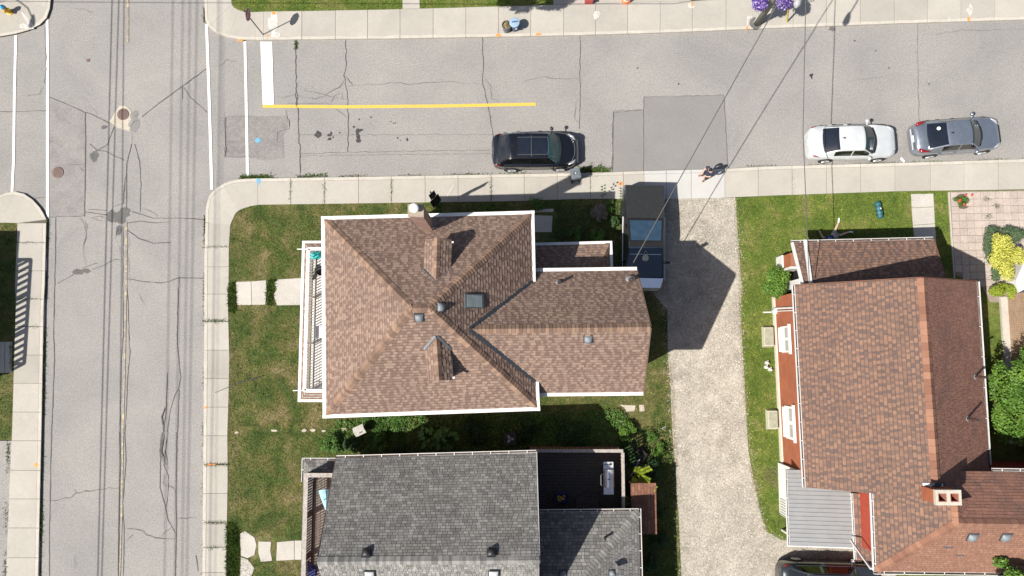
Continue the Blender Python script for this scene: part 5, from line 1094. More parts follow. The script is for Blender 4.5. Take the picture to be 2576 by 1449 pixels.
# window well covers along the west wall
for (x0i,y0i,x1i,y1i,lab) in ((1920,820,1946,874,'beige plastic window well cover below the northern west window'),(1930,1030,1956,1082,'beige plastic window well cover below the southern west window')):
    a,b=P(x0i,y0i,.4),P(x1i,y1i,.4); t=thing('window_well_cover',lab,'well cover',((a.x+b.x)/2,(a.y+b.y)/2,ZL),0,'window well covers'); hx=abs(b.x-a.x)/2; hy=abs(b.y-a.y)/2; cx,cy=(a.x+b.x)/2,(a.y+b.y)/2
    m=MB(); m.add([(cx-hx,cy-hy,ZL),(cx+hx,cy-hy,ZL),(cx+hx,cy+hy,ZL),(cx-hx,cy+hy,ZL),(cx-hx*.8,cy-hy*.86,.36),(cx+hx,cy-hy*.86,.46),(cx+hx,cy+hy*.86,.46),(cx-hx*.8,cy+hy*.86,.36)],[(4,5,6,7),(0,1,5,4),(1,2,6,5),(2,3,7,6),(3,0,4,7)]); cv=m.build('rim',plain('beige_plastic',(.42,.40,.31),.45,var=.1),t)
    m=MB(); m.add([(cx-hx*.7,cy-hy*.78,.372),(cx+hx*.92,cy-hy*.78,.463),(cx+hx*.92,cy+hy*.78,.463),(cx-hx*.7,cy+hy*.78,.372)],[(0,1,2,3)]); m.build('lid',plain('clouded_plastic',(.27,.26,.19),.35,var=.2),t)
# ------------------------------------------------------------------ 4. tan brick house at the east edge
xl=P(2530,800,.0).x; nb=thing('house','tan brick house at the edge behind the yellow shrub','house',(xl+3,P(2560,800,0).y,0))
ya,yb=P(2530,742,0).y,P(2530,1120,0).y
m=MB(); m.prism([(xl,yb),(xl+8,yb),(xl+8,ya),(xl,ya)],.0,3.0); m.build('wall',M['brick_tan'],nb)
m=MB(); m.prism([(xl-.35,yb+.1),(xl,yb+.1),(xl,ya-.1),(xl-.35,ya-.1)],0,.25); m.build('foundation',M['kerb'],nb)
m=MB(); m.prism([(xl-.3,yb-.4),(xl+8.5,yb-.4),(xl+8.5,ya+.4),(xl-.3+1.2,ya+.4),(xl+.9,yb-.4)],3.0,3.2); m.build('roof',M['sh_grey'],nb)
wa=P(2562,720,1.0); m=MB(); m.prism([(wa.x,wa.y-.5),(wa.x+2,wa.y-.9),(wa.x+2,wa.y+1.2),(wa.x+.4,wa.y+1.3),(wa.x-.1,wa.y+.3)],0,1.0); m.build('white_step',M['white_trim'],nb)
# ------------------------------------------------------------------ 5. white porch house west of the avenue (throws the railing shadow)
k=48.3
hx=P(-52,720,0).x; yA,yB=P(-52,722,0).y,P(-52,985,0).y
wh=thing('house','white porch house beyond the west sidewalk','house',(hx-3,(yA+yB)/2,0))
m=MB(); m.prism([(hx-8,yB-.6),(hx-2.0,yB-.6),(hx-2.0,yA+.6),(hx-8,yA+.6)],0,5.2); m.build('wall',M['stucco'],wh)
m=MB(); m.prism([(hx-2.2,yB),(hx+.1,yB),(hx+.1,yA),(hx-2.2,yA)],2.75,3.0); m.build('balcony_floor',M['white_wall'],wh)
rlw=railing(wh,[((hx,yB),(hx,yA)),((hx,yA),(hx-2,yA)),((hx,yB),(hx-2,yB))],3.0,4.05,M['white_trim'],.34,.12,.14,.1)
for y in (yB+.1,(yA+yB)/2,yA-.1): m=MB(); m.box((hx-.1,y,1.38),(.2,.2,2.76)); m.build('porch_post',M['white_trim'],wh)
m=MB(); m.prism([(hx-8.4,yB-1),(hx-1.7,yB-1),(hx-1.7,yA+1),(hx-8.4,yA+1)],5.2,5.5); m.build('roof',M['sh_grey'],wh)
# ================================================================== VEHICLES
M['p_black']=paint('black_car_paint',(.006,.0065,.009),0,.22); M['p_white']=paint('white_car_paint',(.50,.525,.54),0,.3); M['p_silver']=paint('silver_blue_car_paint',(.33,.37,.43),.75,.34); M['p_dark']=paint('charcoal_car_paint',(.055,.065,.075),.6,.32)
M['g_teal']=glass('windscreen_teal',(.015,.075,.085)); M['g_dark']=glass('dark_car_glass',(.012,.016,.026)); M['g_side']=glass('side_glass',(.008,.009,.010)); M['g_green']=glass('green_windscreen',(.02,.04,.04)); M['g_blue']=glass('blue_tinted_glass',(.012,.03,.06))
M['red_lens']=plain('red_lens',(.22,.008,.014),.15,var=.2,coat=1); M['clear_lens']=plain('clear_lens',(.5,.52,.55),.12,.4,var=.1,coat=1); M['plate']=plain('number_plate',(.72,.72,.70),.5)
def lerp_tab(tab,x):
    return float(np.interp(x,[a for a,b in tab],[b for a,b in tab]))
def make_car(name,label,loc,rz,L,W,top,hoodz,beltz,deckz,roof,cowl,rearbase,kind,pm,wsm,rwm,extra=None,rimc=None,trim=None):
    """L,W overall; top = roof height; cowl/rearbase = x of windscreen foot and rear glass foot; roof=(rear x,front x)"""
    t=thing(name,label,'car',loc,rz,None,frame=True); h=L/2; w=W/2
    # plan half width along x
    hw=[(-h,.62*w),(-h+.04,.74*w),(-h+.1,.84*w),(-h+.2,.905*w),(-h+.4,.955*w),(-h+.8,.985*w),(0,w),(h-1.2,.995*w),(h-.8,.975*w),(h-.55,.945*w),(h-.36,.89*w),(h-.22,.81*w),(h-.11,.70*w),(h-.04,.56*w),(h,.40*w)]
    zt=[(-h,deckz*.72),(-h+.06,deckz*.93),(-h+.25,deckz-.01),(rearbase,deckz+.02),((rearbase+cowl)/2,beltz),(cowl,hoodz+.02),(h-.9,hoodz-.05),(h-.35,hoodz-.16),(h-.1,hoodz-.28),(h,hoodz-.42)]
    xs=[-h,-h+.02,-h+.05,-h+.1,-h+.16,-h+.25,-h+.4,-h+.6]+list(np.linspace(-h+.9,h-1.2,10))+[h-1.0,h-.8,h-.65,h-.52,h-.4,h-.3,h-.2,h-.13,h-.07,h-.03,h-.01,h]
    G=[]
    for x in xs:
        a=lerp_tab(hw,x); z=lerp_tab(zt,x); zs=min(z-.03,beltz-.03) if kind!='suv' else min(z-.05,beltz-.06)
        half=[(.80*a,.24),(.97*a,.28),(1.0*a,.46),(.99*a,zs*.72+.14),(.955*a,zs-.04),(.90*a,zs+.02),(.55*a,z-.008),(0,z)]
        row=[(x,y,zz) for y,zz in half]+[(x,-y,zz) for y,zz in half[::-1][1:]]
        G.append(row)
    m=MB(); m.grid(G,flip=True); n=len(G[0]); m.add(G[0],[tuple(range(n))]); m.add(G[-1],[tuple(range(n-1,-1,-1))])
    body=m.build('body',pm,t,True)
    try:
        me=body.data; me.set_sharp_from_angle(angle=math.radians(38))
    except Exception: pass
    # cabin
    xr,xf=roof; zb=beltz-.05
    prof=[(rearbase-.02,deckz-.02),(rearbase+.10,deckz+.05),(xr,top-.07),(xr+.18,top-.02),((xr+xf)/2,top),(xf-.15,top-.025),(xf,top-.06),(cowl-.10,hoodz+.06),(cowl+.02,hoodz)]
    wtab=[(rearbase,.78*w),(xr,.70*w),(0,.70*w),(xf,.69*w),(cowl,.86*w)]
    wb=lambda x:.925*lerp_tab(hw,x)*(1 if kind!='suv' else 1.0)
    arc=.16
    def S(x,q):
        """q in -1..1 across the cabin; |q|<=.72 roof/glass, beyond = side"""
        z=lerp_tab(prof,x); a=lerp_tab(wtab,x); b=wb(x); s=1 if q>=0 else -1; k=abs(q)
        if k<=.72:
            f=k/.72; y=a*f; zz=z-.05*f**3
        else:
            f=(k-.72)/.28; base=min(zb,z-.05); y=a+(b-a)*f; zz=(z-.05)+(base-(z-.05))*f
        xx=x
        if x>0: xx=x-arc*min(1,(x/cowl))*(min(k,.72)/.72)**2*1.0
        else: xx=x+arc*.5*min(1,(x/rearbase))*(min(k,.72)/.72)**2
        return (xx,s*y,zz)
    xs2=sorted(set([rearbase-.02,rearbase+.1,xr,xr+.18,(xr+xf)/2,xf-.15,xf,cowl-.1,cowl+.02]+list(np.linspace(rearbase,cowl,14)))); qs=[-1,-.86,-.74,-.72,-.6,-.4,-.2,0,.2,.4,.6,.72,.74,.86,1]
    m=MB(); m.grid([[S(x,q) for q in qs] for x in xs2]); cab=m.build('cabin',pm,t,True)
    try: cab.data.set_sharp_from_angle(angle=math.radians(35))
    except Exception: pass
    def patch(name,x0,x1,q0,q1,mat,off=.008,nx=8,nq=8,par=t,side=False):
        G=[]
        for i in range(nx+1):
            x=x0+(x1-x0)*i/nx; row=[]
            for j in range(nq+1):
                q=q0+(q1-q0)*j/nq; p=Vector(S(x,q)); d=Vector((0,(1 if q>0 else -1)*.9,.45)).normalized() if side else Vector((.35*(1 if x>xf-.05 else (-1 if x<xr+.05 else 0)),0,1)).normalized(); row.append(tuple(p+d*off))
            G.append(row)
        m=MB(); m.grid(G); return m.build(name,mat,par,True)
    patch('windscreen',xf-.06,cowl-.06,-.70,.70,wsm); patch('rear_window',rearbase+.03,xr+.10,-.67,.67,rwm)
    xm=(xr+xf)/2+.06
    for s in (-1,1):
        patch('side_window',xm+.03,xf+.34,s*.75,s*.96,M['g_side'],.008,6,3,t,True); patch('side_window',xr-.12,xm-.04,s*.75,s*.96,M['g_side'],.008,6,3,t,True)
        if trim:
            m=MB(); m.tube([Vector(S(x,s*.975))+Vector((0,s*.012,.008)) for x in np.linspace(xr-.25,xf+.55,8)],.013,6); m.build('window_trim',M['chrome'],t)
        # mirror
        mx=cowl-.42; my=s*(w+.10); m=MB(); m.tube([(mx,s*(w-.10),beltz+.02),(mx,my-s*.06,beltz+.06)],[.035,.03],6); m.tube([(mx+.02,my-s*.09,beltz+.07),(mx,my,beltz+.09),(mx-.04,my+s*.08,beltz+.07)],[.07,.095,.05],8); m.build('mirror',pm if kind!='suv' else M['black'],t,True)
        # wheels
        for wxp in (h-.92,-h+.98):
            r=.335 if kind!='suv' else .37; m=MB(); m.lathe([(r*.62,-.11),(r*.95,-.11),(r,-.07),(r,.07),(r*.95,.11),(r*.62,.11)],(wxp,s*(w-.085),r),24,mat=Matrix.Rotation(math.radians(90),3,'X')); wh=m.build('wheel',M['rubber'],t,True)
            m=MB(); Fm=Matrix.Rotation(math.radians(90),3,'X'); m.lathe([(r*.64,-.02),(r*.66,.0),(r*.6,.02),(r*.2,.0)],(wxp,s*(w+.018),r),20,mat=Fm)
            for k in range(5):
                a=k*2*math.pi/5; m.beam((wxp+.05*math.cos(a),s*(w+.03),r+.05*math.sin(a)),(wxp+r*.6*math.cos(a),s*(w+.035),r+r*.6*math.sin(a)),.05,.02,up=(0,1,0))
            m.build('rim',M['steel'],wh)
            m=MB(); m.lathe([(r*1.12,-.004),(r*1.12,.004)],(wxp,s*(w-.008),r+.01),22,mat=Fm); m.build('wheel_arch',M['black'],t)
        # lights
        hx0=h-.20; m=MB(); a=lerp_tab(hw,hx0); m.tube([(h-.16,s*.56*w,hoodz-.235),(h-.27,s*.72*w,hoodz-.20),(h-.52,s*.865*w,hoodz-.14)],[.05,.075,.03],8); m.build('headlight',M['clear_lens'] if kind!='suv' else M['clear_lens'],t,True)
        if kind=='civic': m=MB(); m.tube([(-h+.13,s*.62*w,deckz-.17),(-h+.22,s*.80*w,deckz-.10),(-h+.62,s*.90*w,deckz-.05)],[.05,.10,.03],8)
        else: m=MB(); m.tube([(-h+.12,s*.66*w,deckz-.15),(-h+.17,s*.82*w,deckz-.15),(-h+.42,s*.925*w,deckz-.12)],[.03,.055,.015],8)
        m.build('tail_light',M['red_lens'],t,True)
        for xd in (xm-.1,xr-.1): m=MB(); m.tube([(xd-.1,s*(w-.005),beltz-.13),(xd+.09,s*(w-.005),beltz-.13)],.017,6); m.build('door_handle',M['chrome'] if trim else pm,t)
        m=MB(); m.beam((xm,s*(w+.001),.34),(xm,s*(w*.955),beltz-.06),.012,.006,up=(0,1,0)); m.build('door_seam',M['black'],t)
        m=MB(); m.tube([(cowl-.05,s*.12-.25,hoodz+.03),(cowl-.12,s*.12+.30,hoodz+.05)],.012,5); m.build('wiper',M['black'],t)
    m=MB(); G=[[(cowl-.02-arc*.9*(q/.7)**2+dx,q*w*1.05,hoodz+.006+(dx<.02)*.03) for q in np.linspace(-.72,.72,11)] for dx in (-.05,.10)]; m.grid(G); m.build('cowl_panel',M['black'],t)
    # hood seam and grille
    m=MB(); m.box((h-.03,0,.40),(.10,W*.5,.24)); m.build('grille',M['black'],t)
    m=MB(); m.box((-h-.003,0,deckz*.70),(.02,.36,.12)); m.build('number_plate',M['plate'],t)
    m=MB(); m.tube([(xr+.38,0,top-.005),(xr+.30,0,top+.05),(xr+.22,0,top+.055)],[.045,.03,.012],6); m.build('antenna_fin',M['black'],t)
    if extra: extra(t,S,patch,h,w)
    return t
def car_at(x,y,z=0.0): c=P(x,y,z); return (c.x,c.y,0)
def ang(x0,y0,x1,y1): a=P(x0,y0,0); b=P(x1,y1,0); return math.atan2(b.y-a.y,b.x-a.x)
def suv_extra(t,S,patch,h,w):
    m=MB()
    for a,b in (((-.95,-.5),(.62,-.5)),((-.95,.5),(.62,.5)),((-.22,-.60),(-.22,.60)),((.66,-.52),(.66,.52))):
        p=Vector(S(*a))+Z*.012; q=Vector(S(*b))+Z*.012; n=8; m.tube([Vector(S(a[0]+(b[0]-a[0])*i/n,a[1]+(b[1]-a[1])*i/n))+Z*.006 for i in range(n+1)],.012,5)
    m.build('sunroof_seal',plain('grey_seal',(.10,.105,.12),.5),t); patch('sunroof',-.20,.64,-.48,.48,M['g_dark'],.006); patch('sunroof',-.92,-.25,-.48,.48,M['g_dark'],.006)
    m=MB(); m.tube([(h-.02,-.42*w*2*.8,.60),(h+.01,0,.60),(h-.02,.42*w*2*.8,.60)],.02,6); m.tube([(-h+.05,-.80*w,.95),(-h-.02,-.4*w,.96),(-h-.02,.4*w,.96),(-h+.05,.80*w,.95)],.03,6); m.build('chrome_trim',M['chrome'],t)
    m=MB(); m.tube([(h-.62,-.83*w,.96),(h-.35,-.66*w,.90),(h-.2,-.35*w,.87),(h-.17,0,.865),(h-.2,.35*w,.87),(h-.35,.66*w,.90),(h-.62,.83*w,.96)],.018,6); m.build('hood_edge',plain('hood_edge_grey',(.2,.21,.23),.3,.6),t)
make_car('parked_car','black suv with glass sunroof parked on the side street beside a grey bin',car_at(1346,389),ang(1240,383,1455,380),4.45,1.88,1.66,1.06,1.10,1.12,(-1.45,.75),1.28,-1.98,'suv',M['p_black'],M['g_teal'],M['g_dark'],suv_extra,trim=True)
def white_extra(t,S,patch,h,w):
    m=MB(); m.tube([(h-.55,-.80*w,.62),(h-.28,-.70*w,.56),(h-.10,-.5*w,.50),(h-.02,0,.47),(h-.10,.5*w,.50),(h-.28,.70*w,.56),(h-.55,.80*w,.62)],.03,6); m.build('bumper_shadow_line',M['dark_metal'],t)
    m=MB(); m.lathe([(.035,0),(.035,.012)],(-h+.33,0,1.0),12); m.build('emblem',M['dark_metal'],t)
make_car('parked_car','white sedan with dark rear window parked by the brick house lawn',car_at(2130,367),ang(2025,368,2252,363),4.62,1.80,1.45,.93,.96,1.05,(-1.08,.42),1.08,-1.72,'sedan',M['p_white'],M['g_green'],M['g_dark'],white_extra)
def civ_extra(t,S,patch,h,w):
    p=Vector(S(-1.25,.34))+Z*.014; m=MB(); m.lathe([(.09,0),(.09,.006)],p+Z*.01,16,mat=Matrix.Rotation(math.radians(-20),3,'Y')); m.build('round_sticker',M['plate'],t)
    m=MB(); m.box((-h-.002,0,.55),(.02,W_*.55,.10)) if False else m.box((-h+.0,0,.62),(.05,1.1,.07)); m.build('bumper_strip',M['p_white'],t)
make_car('parked_car','silver blue sedan with red tail lights parked ahead of the white sedan',car_at(2388,352),ang(2287,360,2513,343),4.63,1.80,1.42,.90,.95,1.08,(-.98,.46),1.12,-1.78,'civic',M['p_silver'],M['g_green'],M['g_dark'],civ_extra)
def dark_extra(t,S,patch,h,w):
    patch('sunroof',.1,.55,-.42,.42,M['g_side'],.006)
    for s in (-1,1): m=MB(); m.tube([Vector(S(x,s*.66))+Z*(.05 if -1.3<x<.5 else 0.0) for x in np.linspace(-1.45,.6,8)],.022,6); m.build('roof_rail',M['black'],t)
    m=MB(); m.tube([(-h+.05,-.80*w,.90),(-h-.02,-.4*w,.91),(-h-.02,.4*w,.91),(-h+.05,.80*w,.90)],.022,6); m.build('chrome_trim',M['chrome'],t)
c=P(2068,1452,.0); make_car('parked_car','charcoal suv parked on the gravel below the carport',(c.x,c.y-.02,ZD),math.radians(-1.5),4.9,1.95,1.78,1.10,1.15,1.2,(-1.55,.75),1.35,-2.2,'suv',M['p_dark'],M['g_green'],M['g_side'],dark_extra,trim=True)
# ------------------------------------------------------------------ angular steel pickup truck on the driveway (faces south)
rear=P(1614,466,1.32); nose=P(1636,729,1.0); L=5.35; ctr=P(1617,600,1.0)
t=thing('pickup_truck','angular steel pickup truck with black bed cover and glass roof on the driveway','truck',(ctr.x+.02,ctr.y,ZD),math.radians(-90-1.2),None,frame=True)
h=L/2; M['truck_steel']=paint('brushed_steel',(.13,.135,.14),.85,.35,.02)
# x forward. stations: rear, bed start, roof rear, roof peak, screen foot, nose ; (x, half width low, half width shoulder, shoulder z, half width top, top z)
st=[(-h,.95,1.00,1.10,.95,1.36),(-h+1.75,.98,1.01,1.13,.88,1.62),(-h+3.0,.99,1.01,1.14,.80,1.80),(-h+3.45,.99,1.01,1.13,.83,1.66),(h-.62,.98,1.0,1.03,.94,1.16),(h-.12,.90,.93,.98,.80,1.06),(h,.80,.86,.86,.70,.92)]
m=MB(); G=[]
for x,a,b,zs,c,zt in st: a*=1.05; b*=1.05; c*=1.05; G.append([(x,-a,.36),(x,-b,.62),(x,-b,zs),(x,-c,zt),(x,c,zt),(x,b,zs),(x,b,.62),(x,a,.36)])
m.grid(G); m.add(G[0],[tuple(range(7,-1,-1))]); m.add(G[-1],[tuple(range(8))]); m.add([g[0] for g in G]+[g[-1] for g in G],[(i,i+1,i+1+len(G),i+len(G)) for i in range(len(G)-1)]); m.build('body',M['truck_steel'],t)
def topquad(i,f0,j,f1,k0,k1,off): # patch on the top between station params
    def at(i,f,k):
        a,b=st[i],st[min(i+1,len(st)-1)]; x=a[0]+(b[0]-a[0])*f; c=1.05*(a[4]+(b[4]-a[4])*f); z=a[5]+(b[5]-a[5])*f; return (x,c*k,z+off)
    return [at(i,f0,k0),at(j,f1,k0),at(j,f1,k1),at(i,f0,k1)]
M['truck_black']=plain('truck_black_trim',(.012,.012,.014),.75,spec=.12); M['tonneau']=plain('black_bed_cover',(.024,.026,.028),.8,var=.15,spec=.12); m=MB(); m.poly(topquad(0,.02,1,.0,-.96,.96,.012)[::1]); bc=m.build('bed_cover',M['tonneau'],t)
for i in range(1,24): m=MB(); q=topquad(0,.02+.96*i/24,0,.02+.96*i/24+.006,-.9,.9,.016); m.poly(q); m.build('slat_groove',M['rubber'],bc)
m=MB(); m.poly(topquad(1,.0,1,1.0,-.985,.985,.008)); m.poly(topquad(2,.0,2,1.0,-.985,.985,.008)); m.poly(topquad(3,0,3,1.0,-.985,.985,.006)); rf=m.build('roof_frame',M['truck_black'],t)
m=MB(); m.poly(topquad(1,.10,1,.93,-.88,.88,.014)); m.build('glass_roof',glass('sky_glass',(.03,.06,.10),.04),rf)
m=MB(); m.poly(topquad(2,.55,2,1.0,-.95,.95,.012)); m.poly(topquad(3,0,3,.97,-.95,.95,.012)); m.build('windscreen',M['g_blue'],rf)
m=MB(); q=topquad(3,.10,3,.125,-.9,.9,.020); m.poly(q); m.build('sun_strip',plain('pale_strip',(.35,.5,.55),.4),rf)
cx_=st[3][0]+.32; zz=st[3][5]-.10; m=MB(); m.lathe([(.15,0),(.17,.02),(.15,.035),(.07,.045)],(cx_,0,zz+.045),18,mat=Matrix.Rotation(math.radians(14),3,'Y')); m.tube([(cx_-.35,0,zz+.16),(cx_-.16,.10,zz+.12)],.012,5); m.tube([(cx_-.35,0,zz+.16),(cx_-.16,-.10,zz+.12)],.012,5); m.build('dash_hat',plain('straw_hat',(.42,.42,.33),.8),t)
m=MB(); m.poly(topquad(4,.02,4,.98,-1.0,1.0,.010)); m.build('hood',paint('sky_bright_hood',(.93,.96,1.0),1.0,.3,.02),t)  # steel hood coloured bluish white to carry the bright sky reflection
for s in (-1,1):
    m=MB(); m.add([(st[1][0]+.1,s*1.063,1.10),(st[3][0]+.9,s*1.063,1.08),(st[3][0],s*(st[3][4]+.035),1.60),(st[1][0]+.35,s*(st[1][4]+.05),1.58)],[(0,1,2,3)]); m.build('side_window',M['g_side'],t)
    m=MB(); m.beam((-h+1.6,s*1.07,1.10),(h-.55,s*1.067,1.02),.03,.10); m.build('side_rail',M['white_trim'],t)  # steel rail coloured white for the sunlight along its edge
    m=MB(); m.tube([(st[3][0]+.5,s*1.0,1.12),(st[3][0]+.5,s*1.2,1.18)],.03,6); m.box((st[3][0]+.48,s*1.2,1.2),(.1,.2,.16)); m.build('mirror',M['black'],t)
    for wx_ in (-h+1.1,h-.95):
        m=MB(); Fm=Matrix.Rotation(math.radians(90),3,'X'); r=.42; m.lathe([(r*.6,-.13),(r*.95,-.13),(r,-.08),(r,.08),(r*.95,.13),(r*.6,.13)],(wx_,s*.92,r),22,mat=Fm); w_=m.build('wheel',M['rubber'],t,True); m=MB(); m.lathe([(r*.6,0),(r*.5,.02)],(wx_,s*1.04,r),7,mat=Fm); m.build('rim',M['dark_metal'],w_); m=MB(); m.lathe([(r*1.15,-.004),(r*1.15,.004)],(wx_,s*1.063,r+.02),8,mat=Fm); m.build('wheel_arch',M['black'],t)
m=MB(); m.box((h-.01,0,.90),(.03,1.5,.04)); m.build('light_bar',M['clear_lens'],t); m=MB(); m.box((-h+.0,0,1.15),(.03,1.6,.05)); m.build('tail_light',M['red_lens'],t)
# ================================================================== PLANTS
def leaves(centres, n, size, flat=.6):
    """n leaf quads scattered in the shells of ellipsoids [(x,y,z,rx,ry,rz)]"""
    C=np.array(centres,float); wgt=C[:,3]*C[:,4]; k=rng.choice(len(C),n,p=wgt/wgt.sum()); c=C[k]
    d=rng.normal(size=(n,3)); d/=np.linalg.norm(d,axis=1)[:,None]; d[:,2]=np.where(rng.random(n)<.75,np.abs(d[:,2]),d[:,2]); rr=rng.uniform(.55,1.06,n)[:,None]
    p=c[:,:3]+d*rr*c[:,3:]; s=size*rng.uniform(.6,1.35,n)
    nn=d*flat+rng.normal(0,.55,(n,3))+np.array([0,0,.5]); nn/=np.linalg.norm(nn,axis=1)[:,None]
    a=np.cross(nn,rng.normal(size=(n,3))); a/=np.linalg.norm(a,axis=1)[:,None]; b=np.cross(nn,a)
    v=np.stack([p-a*s[:,None]*.5,p+b*s[:,None]*.32,p+a*s[:,None]*.55+nn*s[:,None]*-.08,p-b*s[:,None]*.32],1).reshape(-1,3)
    v[:,2]=np.maximum(v[:,2],.03)
    return v,np.arange(4*n).reshape(-1,4)
def cluster(cx,cy,cz,rx,ry,rz,n,sub=.42,seed=0):
    r=np.random.default_rng(seed+100); out=[]
    for i in range(n):
        a=r.uniform(0,6.28); q=math.sqrt(r.uniform(0,1))*.78; z=r.uniform(-.35,.75)
        f=sub*r.uniform(.7,1.2); out.append((cx+rx*q*math.cos(a),cy+ry*q*math.sin(a),max(cz+rz*z*math.sqrt(max(0,1-q*q)),.15),rx*f,ry*f,rz*f))
    return out
def plant(name,label,cat,x,y,r_px,hgt,n,size,mat,ry=None,sub=.42,ncl=9,stem=True,group=None,z=ZL,seed=None,flat=.6,base=None):
    c=P(x,y,z+hgt*.6) if base is None else Vector(base); rx=r_px/48.3/1.03; ry=(ry or r_px)/48.3/1.03; sd=int(x*7+y) if seed is None else seed
    t=thing(name,label,cat,(c.x,c.y,z),0,group)
    v,f=leaves(cluster(c.x,c.y,z+hgt*.55,rx,ry,hgt*.5,ncl,sub,sd),n,size,flat)
    np_obj('foliage',v,f,mat,t,None)
    m=MB(); r=random.Random(sd)
    for i in range(5 if stem else 2):
        a=r.uniform(0,6.28); m.tube([(c.x+.04*math.cos(a),c.y+.04*math.sin(a),z-.05),(c.x+.3*rx*math.cos(a),c.y+.3*ry*math.sin(a),z+hgt*.4),(c.x+.6*rx*math.cos(a),c.y+.6*ry*math.sin(a),z+hgt*.7)],[.025,.018,.008],5)
    m.build('stems',M['bark'],t); return t
plant('shrub','bright green leafy shrub beside the brick house porch door','shrub',1957,712,40,1.3,5200,.085,M['leaf_bright'],40,.42,14)
plant('shrub','round yellow shrub in the patio bed','shrub',2530,640,38,1.2,7500,.075,M['leaf_yellow'],60,.40,18)
plant('shrub','blue green juniper spreading around the yellow shrub','shrub',2530,585,52,.6,6000,.06,M['leaf_blue'],26,.42,14); plant('shrub','low juniper by the patio edge west of the yellow shrub','shrub',2492,622,18,.5,2500,.06,M['leaf_blue'],40,.5,8); plant('shrub','small juniper on the patio edge south west of the yellow shrub','shrub',2502,690,16,.5,1600,.06,M['leaf_blue'],24,.5,7)
plant('shrub','lime green shrub between the yellow shrub and tan brick house','shrub',2525,735,36,.9,5000,.07,M['leaf_lime'],24,.42,12)
def tree(label,x,y,z,h,rx,ry,rz,n,size,mat,ncl=22,trunk=.12,sub=.30,name='tree',foot=None):
    c=P(x,y,z); t=thing(name,label,'tree',(c.x,c.y,0)); cl=cluster(c.x,c.y,z,rx,ry,rz,ncl,sub,int(x+y))
    v,f=leaves(cl,n,size,.7); np_obj('crown',v,f,mat,t,None)
    f0=foot if foot is not None else Vector((c.x,c.y,0)); m=MB(); m.tube([(f0.x,f0.y,0),(f0.x*.9+c.x*.1+.05,f0.y*.9+c.y*.1,z*.5),(f0.x*.7+c.x*.3,f0.y*.7+c.y*.3,z)],[trunk,trunk*.8,trunk*.4],8); tr=m.build('trunk',M['bark'],t,True)
    m=MB()
    for k in cl[:14]: m.tube([(f0.x*.9+c.x*.1,f0.y*.9+c.y*.1,z*.5),((c.x+k[0])/2,(c.y+k[1])/2,(z*.6+k[2])/2),(k[0],k[1],k[2])],[trunk*.5,trunk*.3,.012],5)
    m.build('limb',M['bark'],t); return t
tree('broad bright green tree beside the east wall of the brick house',2556,1000,2.6,4,1.35,2.5,1.3,17000,.11,M['leaf_bright'],40,.13,.27)
tree('young bright green tree at the south east corner of the brick house',2556,1448,6.6,7.5,1.25,.8,.9,5200,.12,M['leaf_bright'],18,.12,.3)
tree('street tree overhanging the north verge and casting leaf shadows',1085,-62,7.0,8.5,2.2,1.2,1.3,6500,.14,M['leaf_mid'],26,.16,.25,foot=P(1150,-75,0))
# side yard between the two houses
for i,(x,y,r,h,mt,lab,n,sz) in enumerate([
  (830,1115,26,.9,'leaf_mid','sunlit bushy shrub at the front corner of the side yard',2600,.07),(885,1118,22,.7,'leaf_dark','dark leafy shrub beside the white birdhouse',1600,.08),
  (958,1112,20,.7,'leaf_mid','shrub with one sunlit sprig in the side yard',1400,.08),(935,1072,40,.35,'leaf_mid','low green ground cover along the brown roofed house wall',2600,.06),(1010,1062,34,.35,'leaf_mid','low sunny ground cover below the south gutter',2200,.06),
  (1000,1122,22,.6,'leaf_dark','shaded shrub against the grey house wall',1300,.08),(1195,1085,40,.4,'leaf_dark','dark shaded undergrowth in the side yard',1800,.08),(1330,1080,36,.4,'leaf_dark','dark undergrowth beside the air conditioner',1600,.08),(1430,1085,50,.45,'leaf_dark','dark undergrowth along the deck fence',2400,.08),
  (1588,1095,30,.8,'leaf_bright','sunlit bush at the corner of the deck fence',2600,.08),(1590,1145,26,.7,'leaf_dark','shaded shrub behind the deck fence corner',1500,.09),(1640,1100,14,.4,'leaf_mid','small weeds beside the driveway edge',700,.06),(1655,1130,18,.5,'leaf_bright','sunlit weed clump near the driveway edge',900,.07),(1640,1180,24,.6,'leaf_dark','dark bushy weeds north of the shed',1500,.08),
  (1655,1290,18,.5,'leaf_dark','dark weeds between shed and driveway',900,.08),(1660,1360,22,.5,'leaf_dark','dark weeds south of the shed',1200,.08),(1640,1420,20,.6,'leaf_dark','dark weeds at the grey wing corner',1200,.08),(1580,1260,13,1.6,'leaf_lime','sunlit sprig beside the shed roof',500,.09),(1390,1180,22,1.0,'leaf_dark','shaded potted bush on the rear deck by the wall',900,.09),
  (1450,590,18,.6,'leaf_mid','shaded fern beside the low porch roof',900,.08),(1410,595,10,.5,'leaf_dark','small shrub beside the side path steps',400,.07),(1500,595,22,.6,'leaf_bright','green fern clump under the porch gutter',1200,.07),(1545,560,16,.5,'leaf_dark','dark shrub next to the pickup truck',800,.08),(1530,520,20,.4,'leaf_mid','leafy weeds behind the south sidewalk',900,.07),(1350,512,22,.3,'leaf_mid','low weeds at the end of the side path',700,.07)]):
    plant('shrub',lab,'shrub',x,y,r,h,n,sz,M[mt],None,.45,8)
plant('shrub','grey brown faded flower heads on a garden shrub','shrub',1510,540,23,.7,2600,.06,M['twig'],26,.42,12)
